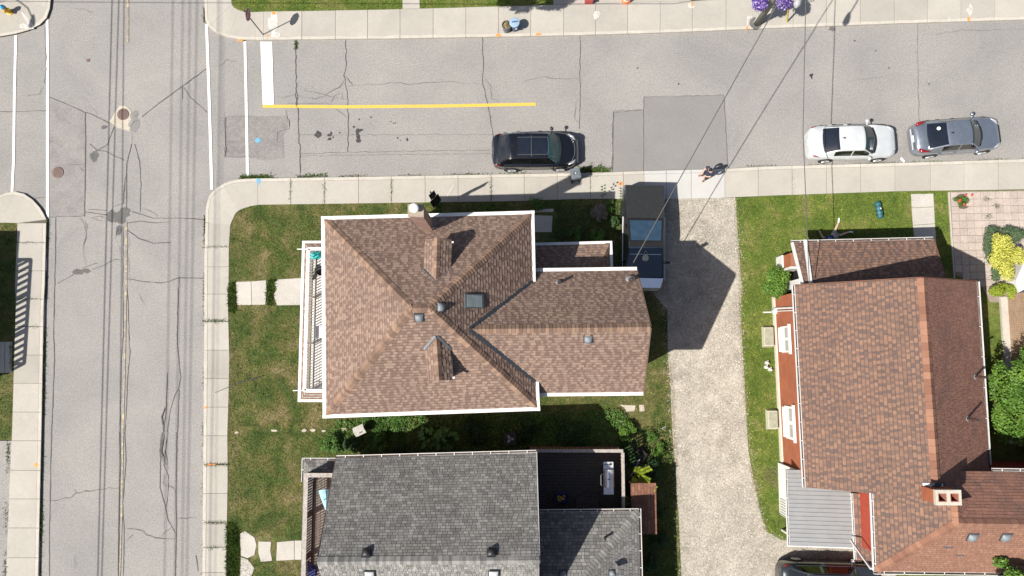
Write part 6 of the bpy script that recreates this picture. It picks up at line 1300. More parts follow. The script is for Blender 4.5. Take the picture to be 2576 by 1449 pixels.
def cover(label,pts,n_per,size,mat,h):
    X,Y=sample([P(x,y,ZL) for x,y in pts],n_per); k=np.ones(len(X),bool)
    for q in FOOT: k&=~inside(q,X,Y)
    X,Y=X[k],Y[k]; n=len(X); hh=h*(.5+.5*np.sin(X*1.7)*np.cos(Y*2.3))+.04; z=ZL+hh*rng.uniform(.3,1,n)
    p=np.stack([X,Y,z],1); nn=rng.normal(0,.5,(n,3))+np.array([0,0,.9]); nn/=np.linalg.norm(nn,axis=1)[:,None]; a=np.cross(nn,rng.normal(size=(n,3))); a/=np.linalg.norm(a,axis=1)[:,None]; b=np.cross(nn,a); s=(size*rng.uniform(.6,1.4,n))[:,None]
    v=np.stack([p-a*s*.5,p+b*s*.35,p+a*s*.55,p-b*s*.35],1).reshape(-1,3); tag(np_obj('ground_cover',v,np.arange(4*n).reshape(-1,4),mat),label,'ground cover')
cover('leafy ground cover filling the side yard between the two houses',[(850,1058),(1080,1045),(1560,1030),(1600,1075),(1590,1130),(860,1140),(800,1120)],330,.085,M['leaf_mid'],.35)
cover('weedy ground cover between the shed and the gravel driveway',[(1600,1080),(1680,1060),(1690,1160),(1700,1449),(1640,1449),(1600,1200)],260,.075,M['weed'],.3)
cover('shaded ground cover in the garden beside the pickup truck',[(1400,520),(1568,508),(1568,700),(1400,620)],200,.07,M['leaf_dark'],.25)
# hostas with large heart shaped leaves
def broadleaf(label,x,y,n,size,spread):
    c=P(x,y,ZL+.4); t=thing('hosta',label,'plant',(c.x,c.y,ZL)); r=random.Random(int(x))
    for i in range(n):
        a=r.uniform(0,6.28); d=spread*math.sqrt(r.random()); s=size*r.uniform(.7,1.2); b=a+r.uniform(-.6,.6); p=Vector((c.x+d*math.cos(a),c.y+d*math.sin(a),ZL+.35+.35*(1-d/spread)+r.uniform(-.1,.1)))
        F=Matrix.Rotation(b,3,'Z')@Matrix.Rotation(r.uniform(.1,.6),3,'Y'); m=MB(); o=[(-.1,0,0),(-.28,.3,.04),(.1,.42,.05),(.55,.26,.0),(1.0,0,-.12),(.55,-.26,.0),(.1,-.42,.05),(-.28,-.3,.04),(.3,0,-.04)]
        m.add([p+F@Vector(q)*s for q in o],[(0,1,2,8),(8,2,3,4),(8,4,5,6),(0,8,6,7)]); m.tube([p,(c.x+.3*(p.x-c.x),c.y+.3*(p.y-c.y),ZL)],.008,4); m.build('leaf',M['hosta'],t)
broadleaf('large heart leaved plant in the shaded side yard',1088,1096,26,.26,.62); broadleaf('second clump of heart shaped leaves nearer the air conditioner',1122,1103,24,.26,.6)
# tall leafy sucker by the shed: rows of leaflets
c=P(1600,1195,1.2); t=thing('sapling','lime green compound leaf fronds arching over the shed','plant',(c.x,c.y,ZL)); r=random.Random(3)
for (dx,dy,L_) in ((-.05,.55,1.0),(.55,-.15,1.1),(.6,.5,.9),(.85,-.55,.9),(-.3,-.5,.7)):
    m=MB(); base=Vector((c.x,c.y,1.0)); tip=base+Vector((dx,dy,1.15)); m.tube([Vector((c.x,c.y,ZL)),base,base.lerp(tip,.6),tip],[.02,.015,.008,.004],5)
    for k in range(9):
        p=base.lerp(tip,.25+.75*k/9); d=(tip-base).normalized(); s_=Vector((-d.y,d.x,0)).normalized()
        for sg in (-1,1): q=p+s_*sg*.17+d*.05; m.add([p,p.lerp(q,.5)+d*.055,q,p.lerp(q,.5)-d*.055],[(0,1,2,3)])
    m.build('frond',M['leaf_lime'],t)
for (x,y,lab,n) in ((1515,472,'stalk with dark round leaves leaning over the sidewalk',8),(1562,480,'stalk with pale oval leaves beside the truck tail',9)):
    c=P(x,y+38,ZL); t=thing('weed_stalk',lab,'plant',(c.x,c.y,ZL)); top=P(x,y-8,1.25); m=MB(); m.tube([c,c.lerp(top,.5)+V(.05,0,.1),top],[.015,.012,.005],5); m.build('stem',M['leaf_mid'],t)
    for i in range(n):
        p=c.lerp(top,.35+.65*i/n)+V(.05,0,.08); s=1 if i%2 else -1; m=MB(); q=p+V(s*.15,.03,.03); m.add([p,p.lerp(q,.5)+V(0,.05,.01),q,p.lerp(q,.5)-V(0,.05,-.01)],[(0,1,2,3)]); m.build('leaf',M['leaf_dark'] if x<1530 else M['leaf_blue'],t)
# red geraniums in the patio corner
plant('flower_bed','green flower patch with red blooms on the patio corner','plant',2420,505,20,.3,1100,.05,M['leaf_mid'],13,.5,8); fb=bpy.data.objects['flower_bed']
for (x,y) in ((2414,506),(2426,514),(2445,491),(2430,491),(2416,503)):
    p=P(x,y,.45); m=MB()
    for k in range(7): a=k*.9; m.lathe([(.015,-.02),(.03,0),(.012,.02)],(p.x+.035*math.cos(a)*(k>0),p.y+.035*math.sin(a)*(k>0),.45+.01*(k%2)),6)
    m.build('bloom',M['red_petal'],fb)
c=P(2420,505,ZL); m=MB(); m.lathe([(.45,0),(.44,.05),(.40,.06)],(c.x,c.y-.05,ZL-.02),14); m.build('soil_bed',M['soil'],fb)
# tufts among the pavers
for (x,y) in ((2507,518),(2482,545),(2480,500)):
    p=P(x,y,ZL); X=rng.normal(p.x,.09,70); Y=rng.normal(p.y,.07,70); v,f=blades(X,Y,ZL+.03,.03,.12,.03,1.4); tag(np_obj('weeds',v,f,M['weed']),'small weed tuft growing between patio pavers','weeds')
# ================================================================== STREET FURNITURE
M['stop_red']=plain('stop_sign_red',(.22,.012,.03),.4); M['sign_white']=plain('sign_white',(.62,.6,.6),.45); M['sign_back']=plain('sign_back',(.16,.16,.165),.5,.6)
b=P(662,87,ZS); t=thing('stop_sign','red octagonal stop sign on a thin post at the street corner','sign',(b.x,b.y,ZS))
m=MB(); m.tube([b,b+Z*2.75],.03,8); m.build('post',M['dark_metal'],t)
sc=Vector((b.x+.045,b.y,2.46)); F=Matrix(((0,0,1),(1,0,0),(0,1,0)))     # local x->world y, y->world z, z->world x
yaw=Matrix.Rotation(math.radians(-8),3,'Z'); F=yaw@F
def octo(m,r,z0,z1): 
    o=[Vector((r*math.cos(math.pi/8+k*math.pi/4),r*math.sin(math.pi/8+k*math.pi/4),0)) for k in range(8)]
    m.add([sc+F@(p+Z*z0) for p in o]+[sc+F@(p+Z*z1) for p in o],[tuple(range(7,-1,-1)),tuple(range(8,16))]+[(k,(k+1)%8,8+(k+1)%8,8+k) for k in range(8)])
m=MB(); octo(m,.345,-.012,-.004); m.build('sign_back',M['sign_back'],t); m=MB(); octo(m,.345,-.002,.004); m.build('border',M['sign_white'],t); m=MB(); octo(m,.322,.006,.009); m.build('face',M['stop_red'],t)
cu=bpy.data.curves.new('letters','FONT'); cu.body='STOP'; cu.size=.29; cu.align_x='CENTER'; cu.align_y='CENTER'; cu.extrude=.002; cu.space_character=.95
to=bpy.data.objects.new('tmp_text',cu); COL.objects.link(to); bpy.context.view_layer.update(); dg=bpy.context.evaluated_depsgraph_get(); me=bpy.data.meshes.new_from_object(to.evaluated_get(dg)); bpy.data.objects.remove(to)
me.materials.clear(); me.materials.append(M['sign_white']); lt=bpy.data.objects.new('letters',me); COL.objects.link(lt); lt.parent=t
lt.matrix_basis=Matrix.Translation(sc-ROOT[t.name])@(F.to_4x4())@Matrix.Translation((0,0,.013))@Matrix.Diagonal((.70,1.15,1,1))
# wheelie bin on the south sidewalk
M['bin_grey']=plain('grey_bin_plastic',(.085,.10,.115),.5,var=.12); b=P(1444,449,0)
t=thing('wheelie_bin','grey wheeled bin standing by the black suv','bin',(b.x,b.y,ZS),math.radians(12),None,frame=True)
m=MB(); o=[(-.22,-.24),(.22,-.24),(.22,.24),(-.22,.24)]; m.add([(x*.8,y*.8,.06) for x,y in o]+[(x,y,.92) for x,y in o],[(3,2,1,0),(4,5,6,7),(0,1,5,4),(1,2,6,5),(2,3,7,6),(3,0,4,7)]); m.build('body',M['bin_grey'],t)
m=MB(); m.box((0,0,.945),(.50,.54,.05)); m.box((0,.0,.98),(.34,.34,.03)); m.box((0,0,.955),(.40,.44,.05)); ld=m.build('lid',plain('grey_lid',(.13,.15,.17),.45,var=.1),t)
m=MB(); m.lathe([(.10,0),(.11,.012),(.07,.012),(.07,.002)],(0,0,.995),16); m.build('lid_ring',M['bin_grey'],ld); m=MB(); m.box((.005,0,1.0),(.04,.09,.012)); m.build('lid_number',M['white_trim'],ld)
m=MB(); m.tube([(-.2,-.30,.9),(.2,-.30,.9)],.018,6); m.build('handle',M['bin_grey'],t)
for s in (-1,1): m=MB(); m.lathe([(.09,-.025),(.1,0),(.09,.025)],(s*.19,-.2,.1),12,mat=Matrix.Rotation(math.radians(90),3,'Y')); m.build('wheel',M['rubber'],t)
# yard waste tub and blue lidded bin on the north sidewalk
b=P(1275,78,0); t=thing('yard_waste_tub','open grey tub filled with dry yard waste','bin',(b.x,b.y,ZS))
m=MB(); m.lathe([(.19,0),(.235,.58),(.255,.58),(.255,.62),(.225,.62),(.21,.4),(.0,.38)],(b.x,b.y,ZS),20); m.build('tub',plain('tub_grey',(.13,.13,.15),.55),t)
v,f=leaves([(b.x,b.y,ZS+.5,.2,.2,.08),(b.x-.03,b.y,ZS+.55,.13,.15,.07)],900,.06); np_obj('dry_clippings',v,f,M['straw'],t,None)
m=MB(); m.tube([(b.x+.03,b.y+.05,ZS+.5),(b.x-.1,b.y+.2,ZS+.78)],.012,5); m.tube([(b.x+.06,b.y+.05,ZS+.5),(b.x+.0,b.y+.24,ZS+.72)],.009,5); m.build('twig',M['straw'],t)
b=P(1295,74,0); t=thing('lidded_bin','round blue bin with a pale blue lid','bin',(b.x,b.y,ZS)); m=MB(); m.lathe([(.2,0),(.25,.66),(.24,.68)],(b.x,b.y,ZS),20); m.build('tub',plain('blue_tub',(.055,.10,.19),.5),t,False)
m=MB(); m.lathe([(.27,.66),(.275,.69),(.25,.72),(.1,.735)],(b.x,b.y,ZS),22); ld=m.build('lid',plain('pale_blue_lid',(.26,.37,.50),.45,var=.05),t); m=MB(); m.beam((b.x-.14,b.y-.0,ZS+.76),(b.x+.14,b.y+.03,ZS+.76),.05,.035); m.build('handle',plain('navy_handle',(.04,.08,.18),.5),ld); m=MB(); m.box((b.x+.08,b.y-.235,ZS+.42),(.1,.02,.1)); m.build('emblem',M['white_trim'],t)
# fire hydrant in the north west corner
b=P(30,34,0); M['hyd']=plain('hydrant_yellow',(.62,.36,.02),.45,var=.2); t=thing('fire_hydrant','yellow fire hydrant with a blue top cap','hydrant',(b.x,b.y,ZS))
m=MB(); m.lathe([(.17,0),(.17,.05),(.12,.07),(.115,.48),(.14,.5),(.14,.54),(.11,.6)],(b.x,b.y,ZS),16); m.build('barrel',M['hyd'],t,False)
m=MB(); m.lathe([(.13,.58),(.12,.66),(.06,.74),(.03,.76),(.03,.80)],(b.x,b.y,ZS),14); m.build('bonnet',plain('hydrant_blue',(.04,.30,.55),.4),t,False)
for a,r_ in ((0,.05),(math.pi,.05),(-math.pi/2,.07)): m=MB(); d=Vector((math.cos(a),math.sin(a),0)); m.tube([Vector((b.x,b.y,ZS+.42))+d*.1,Vector((b.x,b.y,ZS+.42))+d*.22],r_,10); m.build('nozzle',M['hyd'],t); 
# utility pole with flower baskets, lamp arm and guy guard
b=P(1902,62,0); t=thing('utility_pole','weathered wooden utility pole on the north sidewalk','pole',(b.x,b.y,0)); top=9.2
m=MB(); m.tube([(b.x,b.y,0),(b.x,b.y,4),(b.x,b.y,top)],[.17,.155,.125],14); m.build('shaft',M['pole_wood'],t,True)
m=MB(); m.tube([(b.x-.17,b.y+.05,0),(b.x-.165,b.y+.05,3.5)],.035,6); m.build('conduit',M['steel'],t)
m=MB(); m.lathe([(.34,.0),(.34,ZS+.012)],(b.x-.06,b.y+.02,0),10); m.build('asphalt_collar',M['patch_tar'],t)
def shadow_src(x,y,z):
    """where something z metres up stands when its shadow falls at photo point x,y"""
    s=P(x,y,0); k=z/math.tan(SUN_EL); return Vector((s.x-SHX*k,s.y-SHY*k,z))
lh=shadow_src(2132,44,8.2); m=MB(); s0=Vector((b.x,b.y,7.6)); m.tube([s0,s0.lerp(lh,.3)+Z*.75,s0.lerp(lh,.7)+Z*.75,lh+Z*.1],.035,8); m.build('lamp_arm',M['steel'],t)
m=MB(); dl=(lh-s0); dl.z=0; dl.normalize(); m.tube([lh-dl*.25+Z*.1,lh+Z*.08,lh+dl*.35+Z*.04,lh+dl*.5],[.05,.13,.16,.05],10); m.build('lamp_head',plain('lamp_grey',(.3,.3,.31),.5),t,True)
m=MB(); m.beam((b.x-1.0,b.y,top-.4),(b.x+1.0,b.y,top-.4),.1,.12); m.build('crossarm',M['pole_wood'],t)
m=MB(); m.tube([(b.x-.75,b.y,3.5),(b.x+.75,b.y,3.5)],.02,6); m.build('basket_bracket',M['dark_metal'],t)
for i,(x,y) in enumerate(((1912,8),(1972,4))):
    c=P(x,y,3.0); tt=thing('flower_basket',('purple and white flower basket hanging west of the utility pole','purple and white flower basket hanging east of the utility pole')[i],'flower basket',(c.x,c.y,2.55))
    m=MB(); m.lathe([(.1,-.35),(.24,-.15),(.26,.0)],(c.x,c.y,2.95),14); m.build('pot',M['dark_metal'],tt)
    v,f=leaves([(c.x,c.y,2.98,.42,.42,.36)],1500,.085); np_obj('blooms',v,f,M['petal'],tt,None); v,f=leaves([(c.x,c.y,2.92,.36,.36,.30)],500,.08); np_obj('foliage',v,f,M['leaf_dark'],tt,None)
    m=MB(); m.tube([(c.x,c.y,2.95),(c.x,c.y,3.5)],.008,5); m.build('hanger',M['dark_metal'],tt)
g=P(1980,55,ZS); t=thing('guy_guard','yellow guard on the guy wire of the utility pole','guy guard',(g.x,g.y,ZS)); m=MB(); gt=P(1983,22,1.5); m.tube([g,gt],.045,8); m.build('guard',plain('yellow_guard',(.55,.42,.04),.5),t); m=MB(); m.tube([g,gt,(b.x+.1,b.y,7.0)],.008,5); m.build('wire',M['steel'],t)
# black sign panels on a post by the chimney
b=P(1104.5,522,ZL); t=thing('street_sign','black backed street sign panels on a post beside the brown house','sign',(b.x,b.y,ZL)); m=MB(); m.tube([b,(b.x,b.y,3.75)],.035,8); m.build('post',M['black'],t)
dw=Vector((.70,.72,0)).normalized(); nn=Vector((-dw.y,dw.x,0)); 
def panel(cw,z0,z1,w,name='panel'): m=MB(); c=Vector((b.x,b.y,0))+dw*cw-nn*.05; m.beam(Vector((c.x,c.y,z0)),Vector((c.x,c.y,z1)),w,.015,up=nn); m.build(name,M['black'],t)
panel(-.15,1.15,2.6,.27); panel(.15,1.15,2.6,.27)
for s in (-.1,.1): panel(s,2.68,3.08,.17); panel(s,3.12,3.66,.17)
# orange crate and red bin peeking in from the north forecourt
for (x,y,mt,nm,lab,cat) in ((1481,2,(.42,.07,.06),'recycling_box','red plastic recycling box at the edge of the north forecourt','box'),(1577,1,(.8,.17,.04),'traffic_drum','orange safety drum at the edge of the north forecourt','drum')):
    c=P(x,y-6,.3); t=thing(nm,lab,cat,(c.x,c.y,ZL)); mm=plain(nm+'_plastic',mt,.5)
    if 'box' in nm: m=MB(); m.box((c.x,c.y,ZL+.25),(.42,.5,.46)); m.build('box',mm,t); m=MB(); m.box((c.x,c.y,ZL+.49),(.46,.54,.04)); m.build('lid',mm,t)
    else: m=MB(); m.lathe([(.28,0),(.27,.1),(.24,.12),(.22,.5)],(c.x,c.y,ZL),18); m.build('drum',mm,t); m=MB(); m.lathe([(.24,.22),(.235,.32)],(c.x,c.y,ZL),18); m.build('band',M['white_trim'],t)
# teal bag on the lawn
c=P(2212,528,.3); t=thing('duffel_bag','teal rolled bag lying on the mown grass','bag',(c.x,c.y,ZL),math.radians(-82),None,frame=True); mm=plain('teal_nylon',(.02,.11,.13),.55,var=.4,scale=9)
m=MB(); m.tube([(-.44,0,.15),(-.42,0,.16),(-.3,0,.17),(-.1,0,.165),(.1,0,.17),(.3,0,.165),(.42,0,.16),(.44,0,.15)],[.06,.13,.165,.15,.165,.15,.13,.06],14); m.build('body',mm,t,True)
for x in (-.2,.05,.26): m=MB(); m.tube([(x,.17*math.cos(a),.165+.17*math.sin(a)) for a in np.linspace(-.3,math.pi+.3,10)],.014,5); m.build('strap',M['black'],t)
m=MB(); m.box((-.05,.02,.335),(.08,.06,.01)); m.build('tag',M['white_trim'],t)
# white birdhouse-like box, air conditioner, garden ornaments
c=P(906,1082,.7); t=thing('garden_lantern','white box shaped garden lantern standing among the shrubs','lantern',(c.x,c.y,ZL),math.radians(25),None,frame=True); m=MB(); m.box((0,0,.38),(.26,.26,.72)); m.build('body',M['stucco'],t); m=MB(); m.add([(-.28,-.24,.78),(.28,-.24,.78),(.28,.24,.78),(-.28,.24,.78),(-.28,0,.95),(.28,0,.95)],[(0,1,5,4),(2,3,4,5),(1,2,5),(3,0,4),(3,2,1,0)]); m.build('roof',plain('lantern_stone',(.46,.45,.42),.8,var=.15),t); m=MB(); m.beam((-.03,-.12,.888),(.12,-.12,.888),.05,.02); m.build('slot',M['black'],t)
c=P(1283,1104,.6); t=thing('air_conditioner','dark air conditioner with a fan on the side yard ground','air conditioner',(c.x,c.y,ZL),0,None,frame=True); m=MB(); m.box((0,0,.28),(.62,.62,.56)); m.build('case',M['dark_metal'],t); m=MB(); m.lathe([(.26,.565),(.26,.575),(.23,.575),(.23,.567)],(0,0,0),20); m.build('fan_ring',M['black'],t)
for k in range(3): m=MB(); a=k*2.094; m.beam((.03*math.cos(a),.03*math.sin(a),.572),(.2*math.cos(a),.2*math.sin(a),.572),.12,.008); m.build('blade',plain('grey_blade',(.3,.3,.31),.5),t)
for i,(x,y) in enumerate(((1932,914),(1940,931),(1930,925))):
    c=P(x,y,.3); t=thing('garden_ornament',('small pale bird ornament against the brick wall','white winged garden ornament at the wall foot','grey stone garden ornament on the lawn edge')[i],'ornament',(c.x,c.y,ZL)); m=MB(); m.tube([(c.x-.1,c.y,ZL+.03),(c.x,c.y+.02,ZL+.16),(c.x+.12,c.y,ZL+.1)],[.05,.09,.03],8); m.build('body',plain('ornament_grey%d'%i,(.5,.5,.48),.7),t,True); m=MB(); m.add([(c.x-.16,c.y+.05,ZL+.12),(c.x+.02,c.y+.03,ZL+.2),(c.x+.05,c.y+.16,ZL+.14)],[(0,1,2)]); m.build('wing',M['white_trim'],t)
c=P(1532,1115+6,.3); t=thing('wheelbarrow','dark garden cart stored behind the deck fence','garden cart',(P(1602,1150,.3).x,P(1602,1150,.3).y,ZL),math.radians(50),None,frame=True); m=MB(); m.add([(-.4,-.25,.35),(.3,-.2,.3),(.3,.2,.3),(-.4,.25,.35),(-.5,-.32,.6),(.45,-.28,.55),(.45,.28,.55),(-.5,.32,.6)],[(0,1,2,3),(0,4,5,1),(1,5,6,2),(2,6,7,3),(3,7,4,0)]); m.build('tray',M['dark_metal'],t); m=MB(); m.lathe([(.16,-.03),(.18,0),(.16,.03)],(.5,0,.18),14,mat=Matrix.Rotation(math.radians(90),3,'X')); m.build('wheel',M['rubber'],t)
for s in (-1,1): m=MB(); m.tube([(.5,s*.05,.2),(-.4,s*.24,.4),(-.95,s*.28,.55)],.018,6); m.build('handle',M['wood_grey'],t)
# scraps of litter near the cars
for (x,y) in ((2264,400),(2268,404)):
    c=P(x,y,.02); m=MB(); m.add([(c.x,c.y,.03),(c.x+.1,c.y-.16,.06),(c.x+.17,c.y-.05,.04),(c.x+.06,c.y+.1,.07)],[(0,1,2,3)]); tag(m.build('litter',M['white_trim'],None),'crumpled white litter between the two sedans','litter')
# ================================================================== OVERHEAD WIRES
def wire(label,pts,r,mat=None,sag=.25,n=14):
    q=[]
    for a,b_ in zip(pts,pts[1:]):
        for i in range(n): f=i/n; q.append(a.lerp(b_,f)-Z*(sag*4*f*(1-f)))
    q.append(pts[-1]); m=MB(); m.tube(q,r,6); o=m.build('overhead_wire',mat or M['black'],None); tag(o,label,'wire',None); return o
wm=plain('grey_cable',(.09,.087,.085),.6)
up=bpy.data.objects['utility_pole']; ub=ROOT['utility_pole']
wire('twisted service wire from the utility pole to the brown roofed house',[Vector((ub.x,ub.y,7.2)),P(1577,690,4.9)],.022,wm,.25)
wire('service wire crossing the street to the brick house',[P(2022,-420,6.4),P(2027,0,5.15),P(2020,330,4.75),P(2036,712,4.55)],.020,wm,.0)
LW=[((282,0),(246,1449),7.2,.028),((299,0),(256,1449),7.4,.026),((312,0),(299,1449),7.6,.024),((435,0),(414,1449),13.5,.020),((460,0),(440,1449),13.8,.020),((478,0),(458,1449),14.0,.020),((496,0),(470,1449),14.2,.022),((556,0),(535,1449),14.5,.024),((560,300),(548,1449),14.6,.014)]
ext=lambda a,b_,f:(a[0]+(b_[0]-a[0])*f,a[1]+(b_[1]-a[1])*f)
names=['lower','second lower','third lower','first high','second high','third high','fourth high','fifth high','sixth high']
for (a,b_,h_,r_),nm in zip(LW,names):
    p=shadow_src(*ext(a,b_,-.9),h_); q=shadow_src(*ext(a,b_,1.9),h_); wire(nm+' street wire strung along the avenue',[p,q],r_,None,.0)
wire('street wire strung along the north verge',[shadow_src(-300,2,7.0),shadow_src(640,8,7.0),shadow_src(1240,11,7.0),shadow_src(1700,10,7.0),Vector((ub.x,ub.y,7.4))],.018,None,.0)
p0=shadow_src(*ext(LW[0][0],LW[0][1],-.9),0); p1=shadow_src(*ext(LW[0][0],LW[0][1],1.9),0)
for i,(pp,yy) in enumerate(((p0,0),(p1,0))):
    xb=shadow_src(*ext(LW[3][0],LW[3][1],-.9 if i==0 else 1.9),13.5).x-.3; t=thing('utility_pole',('tall utility pole up the avenue','tall utility pole down the avenue')[i],'pole',(xb,shadow_src(*ext(LW[0][0],LW[0][1],-.9 if i==0 else 1.9),7.2).y,0)); bb=ROOT[t.name]
    m=MB(); m.tube([bb,bb+Z*15.2],[.18,.12],12); m.build('shaft',M['pole_wood'],t); m=MB(); m.beam(bb+Vector((-1,0,14.2)),bb+Vector((3.2,0,14.2)),.1,.12); m.build('crossarm',M['pole_wood'],t)
lh=shadow_src(88,52,7.5); b=Vector((lh.x-2.2,lh.y+2.2,0)); t=thing('street_lamp','curved arm street lamp west of the avenue','street lamp',b); m=MB(); m.tube([b,b+Z*6.5],[.09,.06],10); m.build('post',M['steel'],t); m=MB(); s0=b+Z*6.4; m.tube([s0,s0.lerp(lh,.35)+Z*.9,s0.lerp(lh,.75)+Z*.7,lh+Z*.1],.035,8); m.build('arm',M['steel'],t); dl=(lh-s0); dl.z=0; dl.normalize(); m=MB(); dl=Vector((0,-1,0)); m.tube([lh-dl*.3+Z*.1,lh+Z*.08,lh+dl*.3+Z*.04,lh+dl*.42],[.05,.12,.15,.05],10); m.build('lamp_head',M['dark_metal'],t,True)
# ================================================================== PEOPLE
def skin_mesh(name, verts, edges, radii, mat, parent, root=0, sub=2):
    me=bpy.data.meshes.new(name); bm=bmesh.new(); ly=bm.verts.layers.skin.verify(); vs=[bm.verts.new(v) for v in verts]
    for i,v in enumerate(vs):
        r=radii[i]; v[ly].radius=(r,r) if not isinstance(r,tuple) else r; v[ly].use_root=(i==root)
    for a,b in edges: bm.edges.new((vs[a],vs[b]))
    bm.to_mesh(me); bm.free(); o=bpy.data.objects.new('tmp_'+name,me); COL.objects.link(o)
    k=o.modifiers.new('skin','SKIN'); k.use_smooth_shade=True; s=o.modifiers.new('sub','SUBSURF'); s.levels=sub; s.render_levels=sub
    bpy.context.view_layer.update(); dg=bpy.context.evaluated_depsgraph_get(); m2=bpy.data.meshes.new_from_object(o.evaluated_get(dg)); bpy.data.objects.remove(o)
    m2.materials.clear(); m2.materials.append(mat); m2.name=name; ob=bpy.data.objects.new(name,m2); COL.objects.link(ob)
    if parent is not None: ob.parent=parent
    m2.polygons.foreach_set('use_smooth',[True]*len(m2.polygons)); return ob
def chain(V_,E_,R_,start,pts,rad):
    """append a chain of joints after vertex index start; returns last index"""
    p=start
    for q,r in zip(pts,rad): V_.append(tuple(q)); R_.append(r); E_.append((p,len(V_)-1)); p=len(V_)-1
    return p
def hand(V_,E_,R_,wrist,wp,d,up,curl=.4,size=1.0):
    d=Vector(d).normalized(); up=Vector(up); side=d.cross(up).normalized(); up=side.cross(d).normalized(); wp=Vector(wp)
    palm=chain(V_,E_,R_,wrist,[wp+d*.05*size],[.027])
    for k,(o,l) in enumerate(((-.030,.065),(-.010,.078),(.011,.074),(.030,.058))):
        a=wp+d*.085*size+side*o; b=a+(d*math.cos(curl)-up*math.sin(curl))*l*.55; c=b+(d*math.cos(curl*2)-up*math.sin(curl*2))*l*.5; chain(V_,E_,R_,palm,[a,b,c],[.0105,.009,.0075])
    a=wp+d*.03*size-side*.035; b=a+(d*.7-side*.7)*.04; chain(V_,E_,R_,palm,[a,b,b+d*.03],[.012,.010,.008])
M['skin']=plain('skin',(.50,.30,.22),.55,var=.06); M['skin2']=plain('fair_skin',(.58,.38,.29),.55,var=.06)
def face(parent,c,fwd,up,sk,hairm,hair_r=1.06):
    """nose, eyes, ears and hair on a head centred at c"""
    f=Vector(fwd).normalized(); u=Vector(up).normalized(); s=f.cross(u).normalized(); c=Vector(c); F=Matrix((s,f,u)).transposed()
    for k in (-1,1):
        m=MB(); m.lathe([(.004,-.01),(.012,0),(.004,.01)],c+f*.092+s*k*.032+u*.005,8,mat=F); m.build('eye',M['black'],parent,world=False)
        m=MB(); m.tube([c+s*k*.078-u*.03,c+s*k*.088+u*.0,c+s*k*.078+u*.03],[.008,.014,.008],6); m.build('ear',sk,parent,world=False)
    m=MB(); m.tube([c+f*.09+u*.02,c+f*.115-u*.02],[.008,.014],6); m.build('nose',sk,parent,world=False)
    m=MB(); m.tube([c+f*.094-s*.025-u*.055,c+f*.1-u*.057,c+f*.094+s*.025-u*.055],.006,5); m.build('mouth',plain('lips',(.35,.13,.11),.6),parent,world=False)
    m=MB(); G=[]
    for i in range(8):
        a=math.pi*.60*i/7; row=[]
        for j in range(17):
            b=j/16*2*math.pi; r=.108*hair_r; k=.86 if math.sin(b)>.5 and a>1.2 else 1.0
            row.append(c+s*(r*.80*math.sin(a)*math.cos(b)*k)+f*(r*.95*math.sin(a)*math.sin(b)*k-.012)+u*(r*1.08*math.cos(a)+.018))
        G.append(row)
    m.grid(G); m.build('hair',hairm,parent,True,world=False)
# ---- person looking at a phone on the new sidewalk slabs (local frame: +y = facing)
b=P(1770,446,ZS); t=thing('person','person in navy top and dark trousers looking at a phone on the sidewalk','person',(b.x,b.y,ZS),math.radians(118),None,frame=True)
Vt=[(0,0,.93)]; E=[]; R_=[(.125,.10)]
sp=chain(Vt,E,R_,0,[(0,.0,1.12),(0,-.01,1.30),(0,.0,1.43)],[.12,.14,.10]); nk=chain(Vt,E,R_,sp,[(0,.02,1.50),(0,.05,1.57),(0,.075,1.66),(0,.07,1.73)],[.055,.06,.092,.07])
sh=[]
for s in (-1,1):
    k=chain(Vt,E,R_,sp-1,[(s*.12,-.01,1.40),(s*.20,-.01,1.385),(s*.26,.08,1.16),(s*.09,.32,1.10)],[.075,.062,.045,.033]); hand(Vt,E,R_,k,(s*.09,.32,1.10),(-s*.55,.75,.05),(0,-.2,1),.7)
    L_=.34 if s<0 else -.10
    chain(Vt,E,R_,0,[(s*.10,.0,.86),(s*.13,.06 if s<0 else .04,.49),(s*.14,-.02 if s<0 else .0,.10),(s*.17,.12 if s<0 else .15,.045)],[.098,.062,.045,.038])
skin_mesh('body',Vt,E,R_,M['skin'],t)
M['navy']=plain('navy_cloth_top',(.022,.032,.062),.85,var=.2,scale=14)
Vt=[(0,0,.78)]; E=[]; R_=[(.17,.16)]; chain(Vt,E,R_,0,[(0,0,.92)],[(.175,.165)]); k=chain(Vt,E,R_,1,[(0,-.005,1.14),(0,-.01,1.33),(0,.0,1.425)],[(.175,.145),(.18,.14),.105])
for s in (-1,1): chain(Vt,E,R_,k-1,[(s*.13,-.01,1.405),(s*.21,-.01,1.385),(s*.25,.06,1.22)],[.088,.080,.066])
skin_mesh('shirt',Vt,E,R_,M['navy'],t)
Vt=[(0,0,.95)]; E=[]; R_=[(.15,.12)]
for s in (-1,1): chain(Vt,E,R_,0,[(s*.10,.0,.85),(s*.13,.06 if s<0 else .04,.49),(s*.14,-.02 if s<0 else .0,.02)],[.112,.080,.066])
skin_mesh('trousers',Vt,E,R_,plain('dark_trousers',(.028,.018,.018),.85),t)
for s in (-1,1):
    y=-.02 if s<0 else .0; Vt=[(s*.14,y-.05,.06)]; E=[]; R_=[.05]; chain(Vt,E,R_,0,[(s*.155,y+.09,.05),(s*.19,y+.23,.045)],[.056,.05]); skin_mesh('shoe',Vt,E,R_,plain('tan_shoe',(.25,.11,.055),.6),t)
face(t,(0,.075,1.655),(0,.9,-.35),(0,.35,.94),M['skin'],plain('black_hair',(.012,.010,.010),.5))
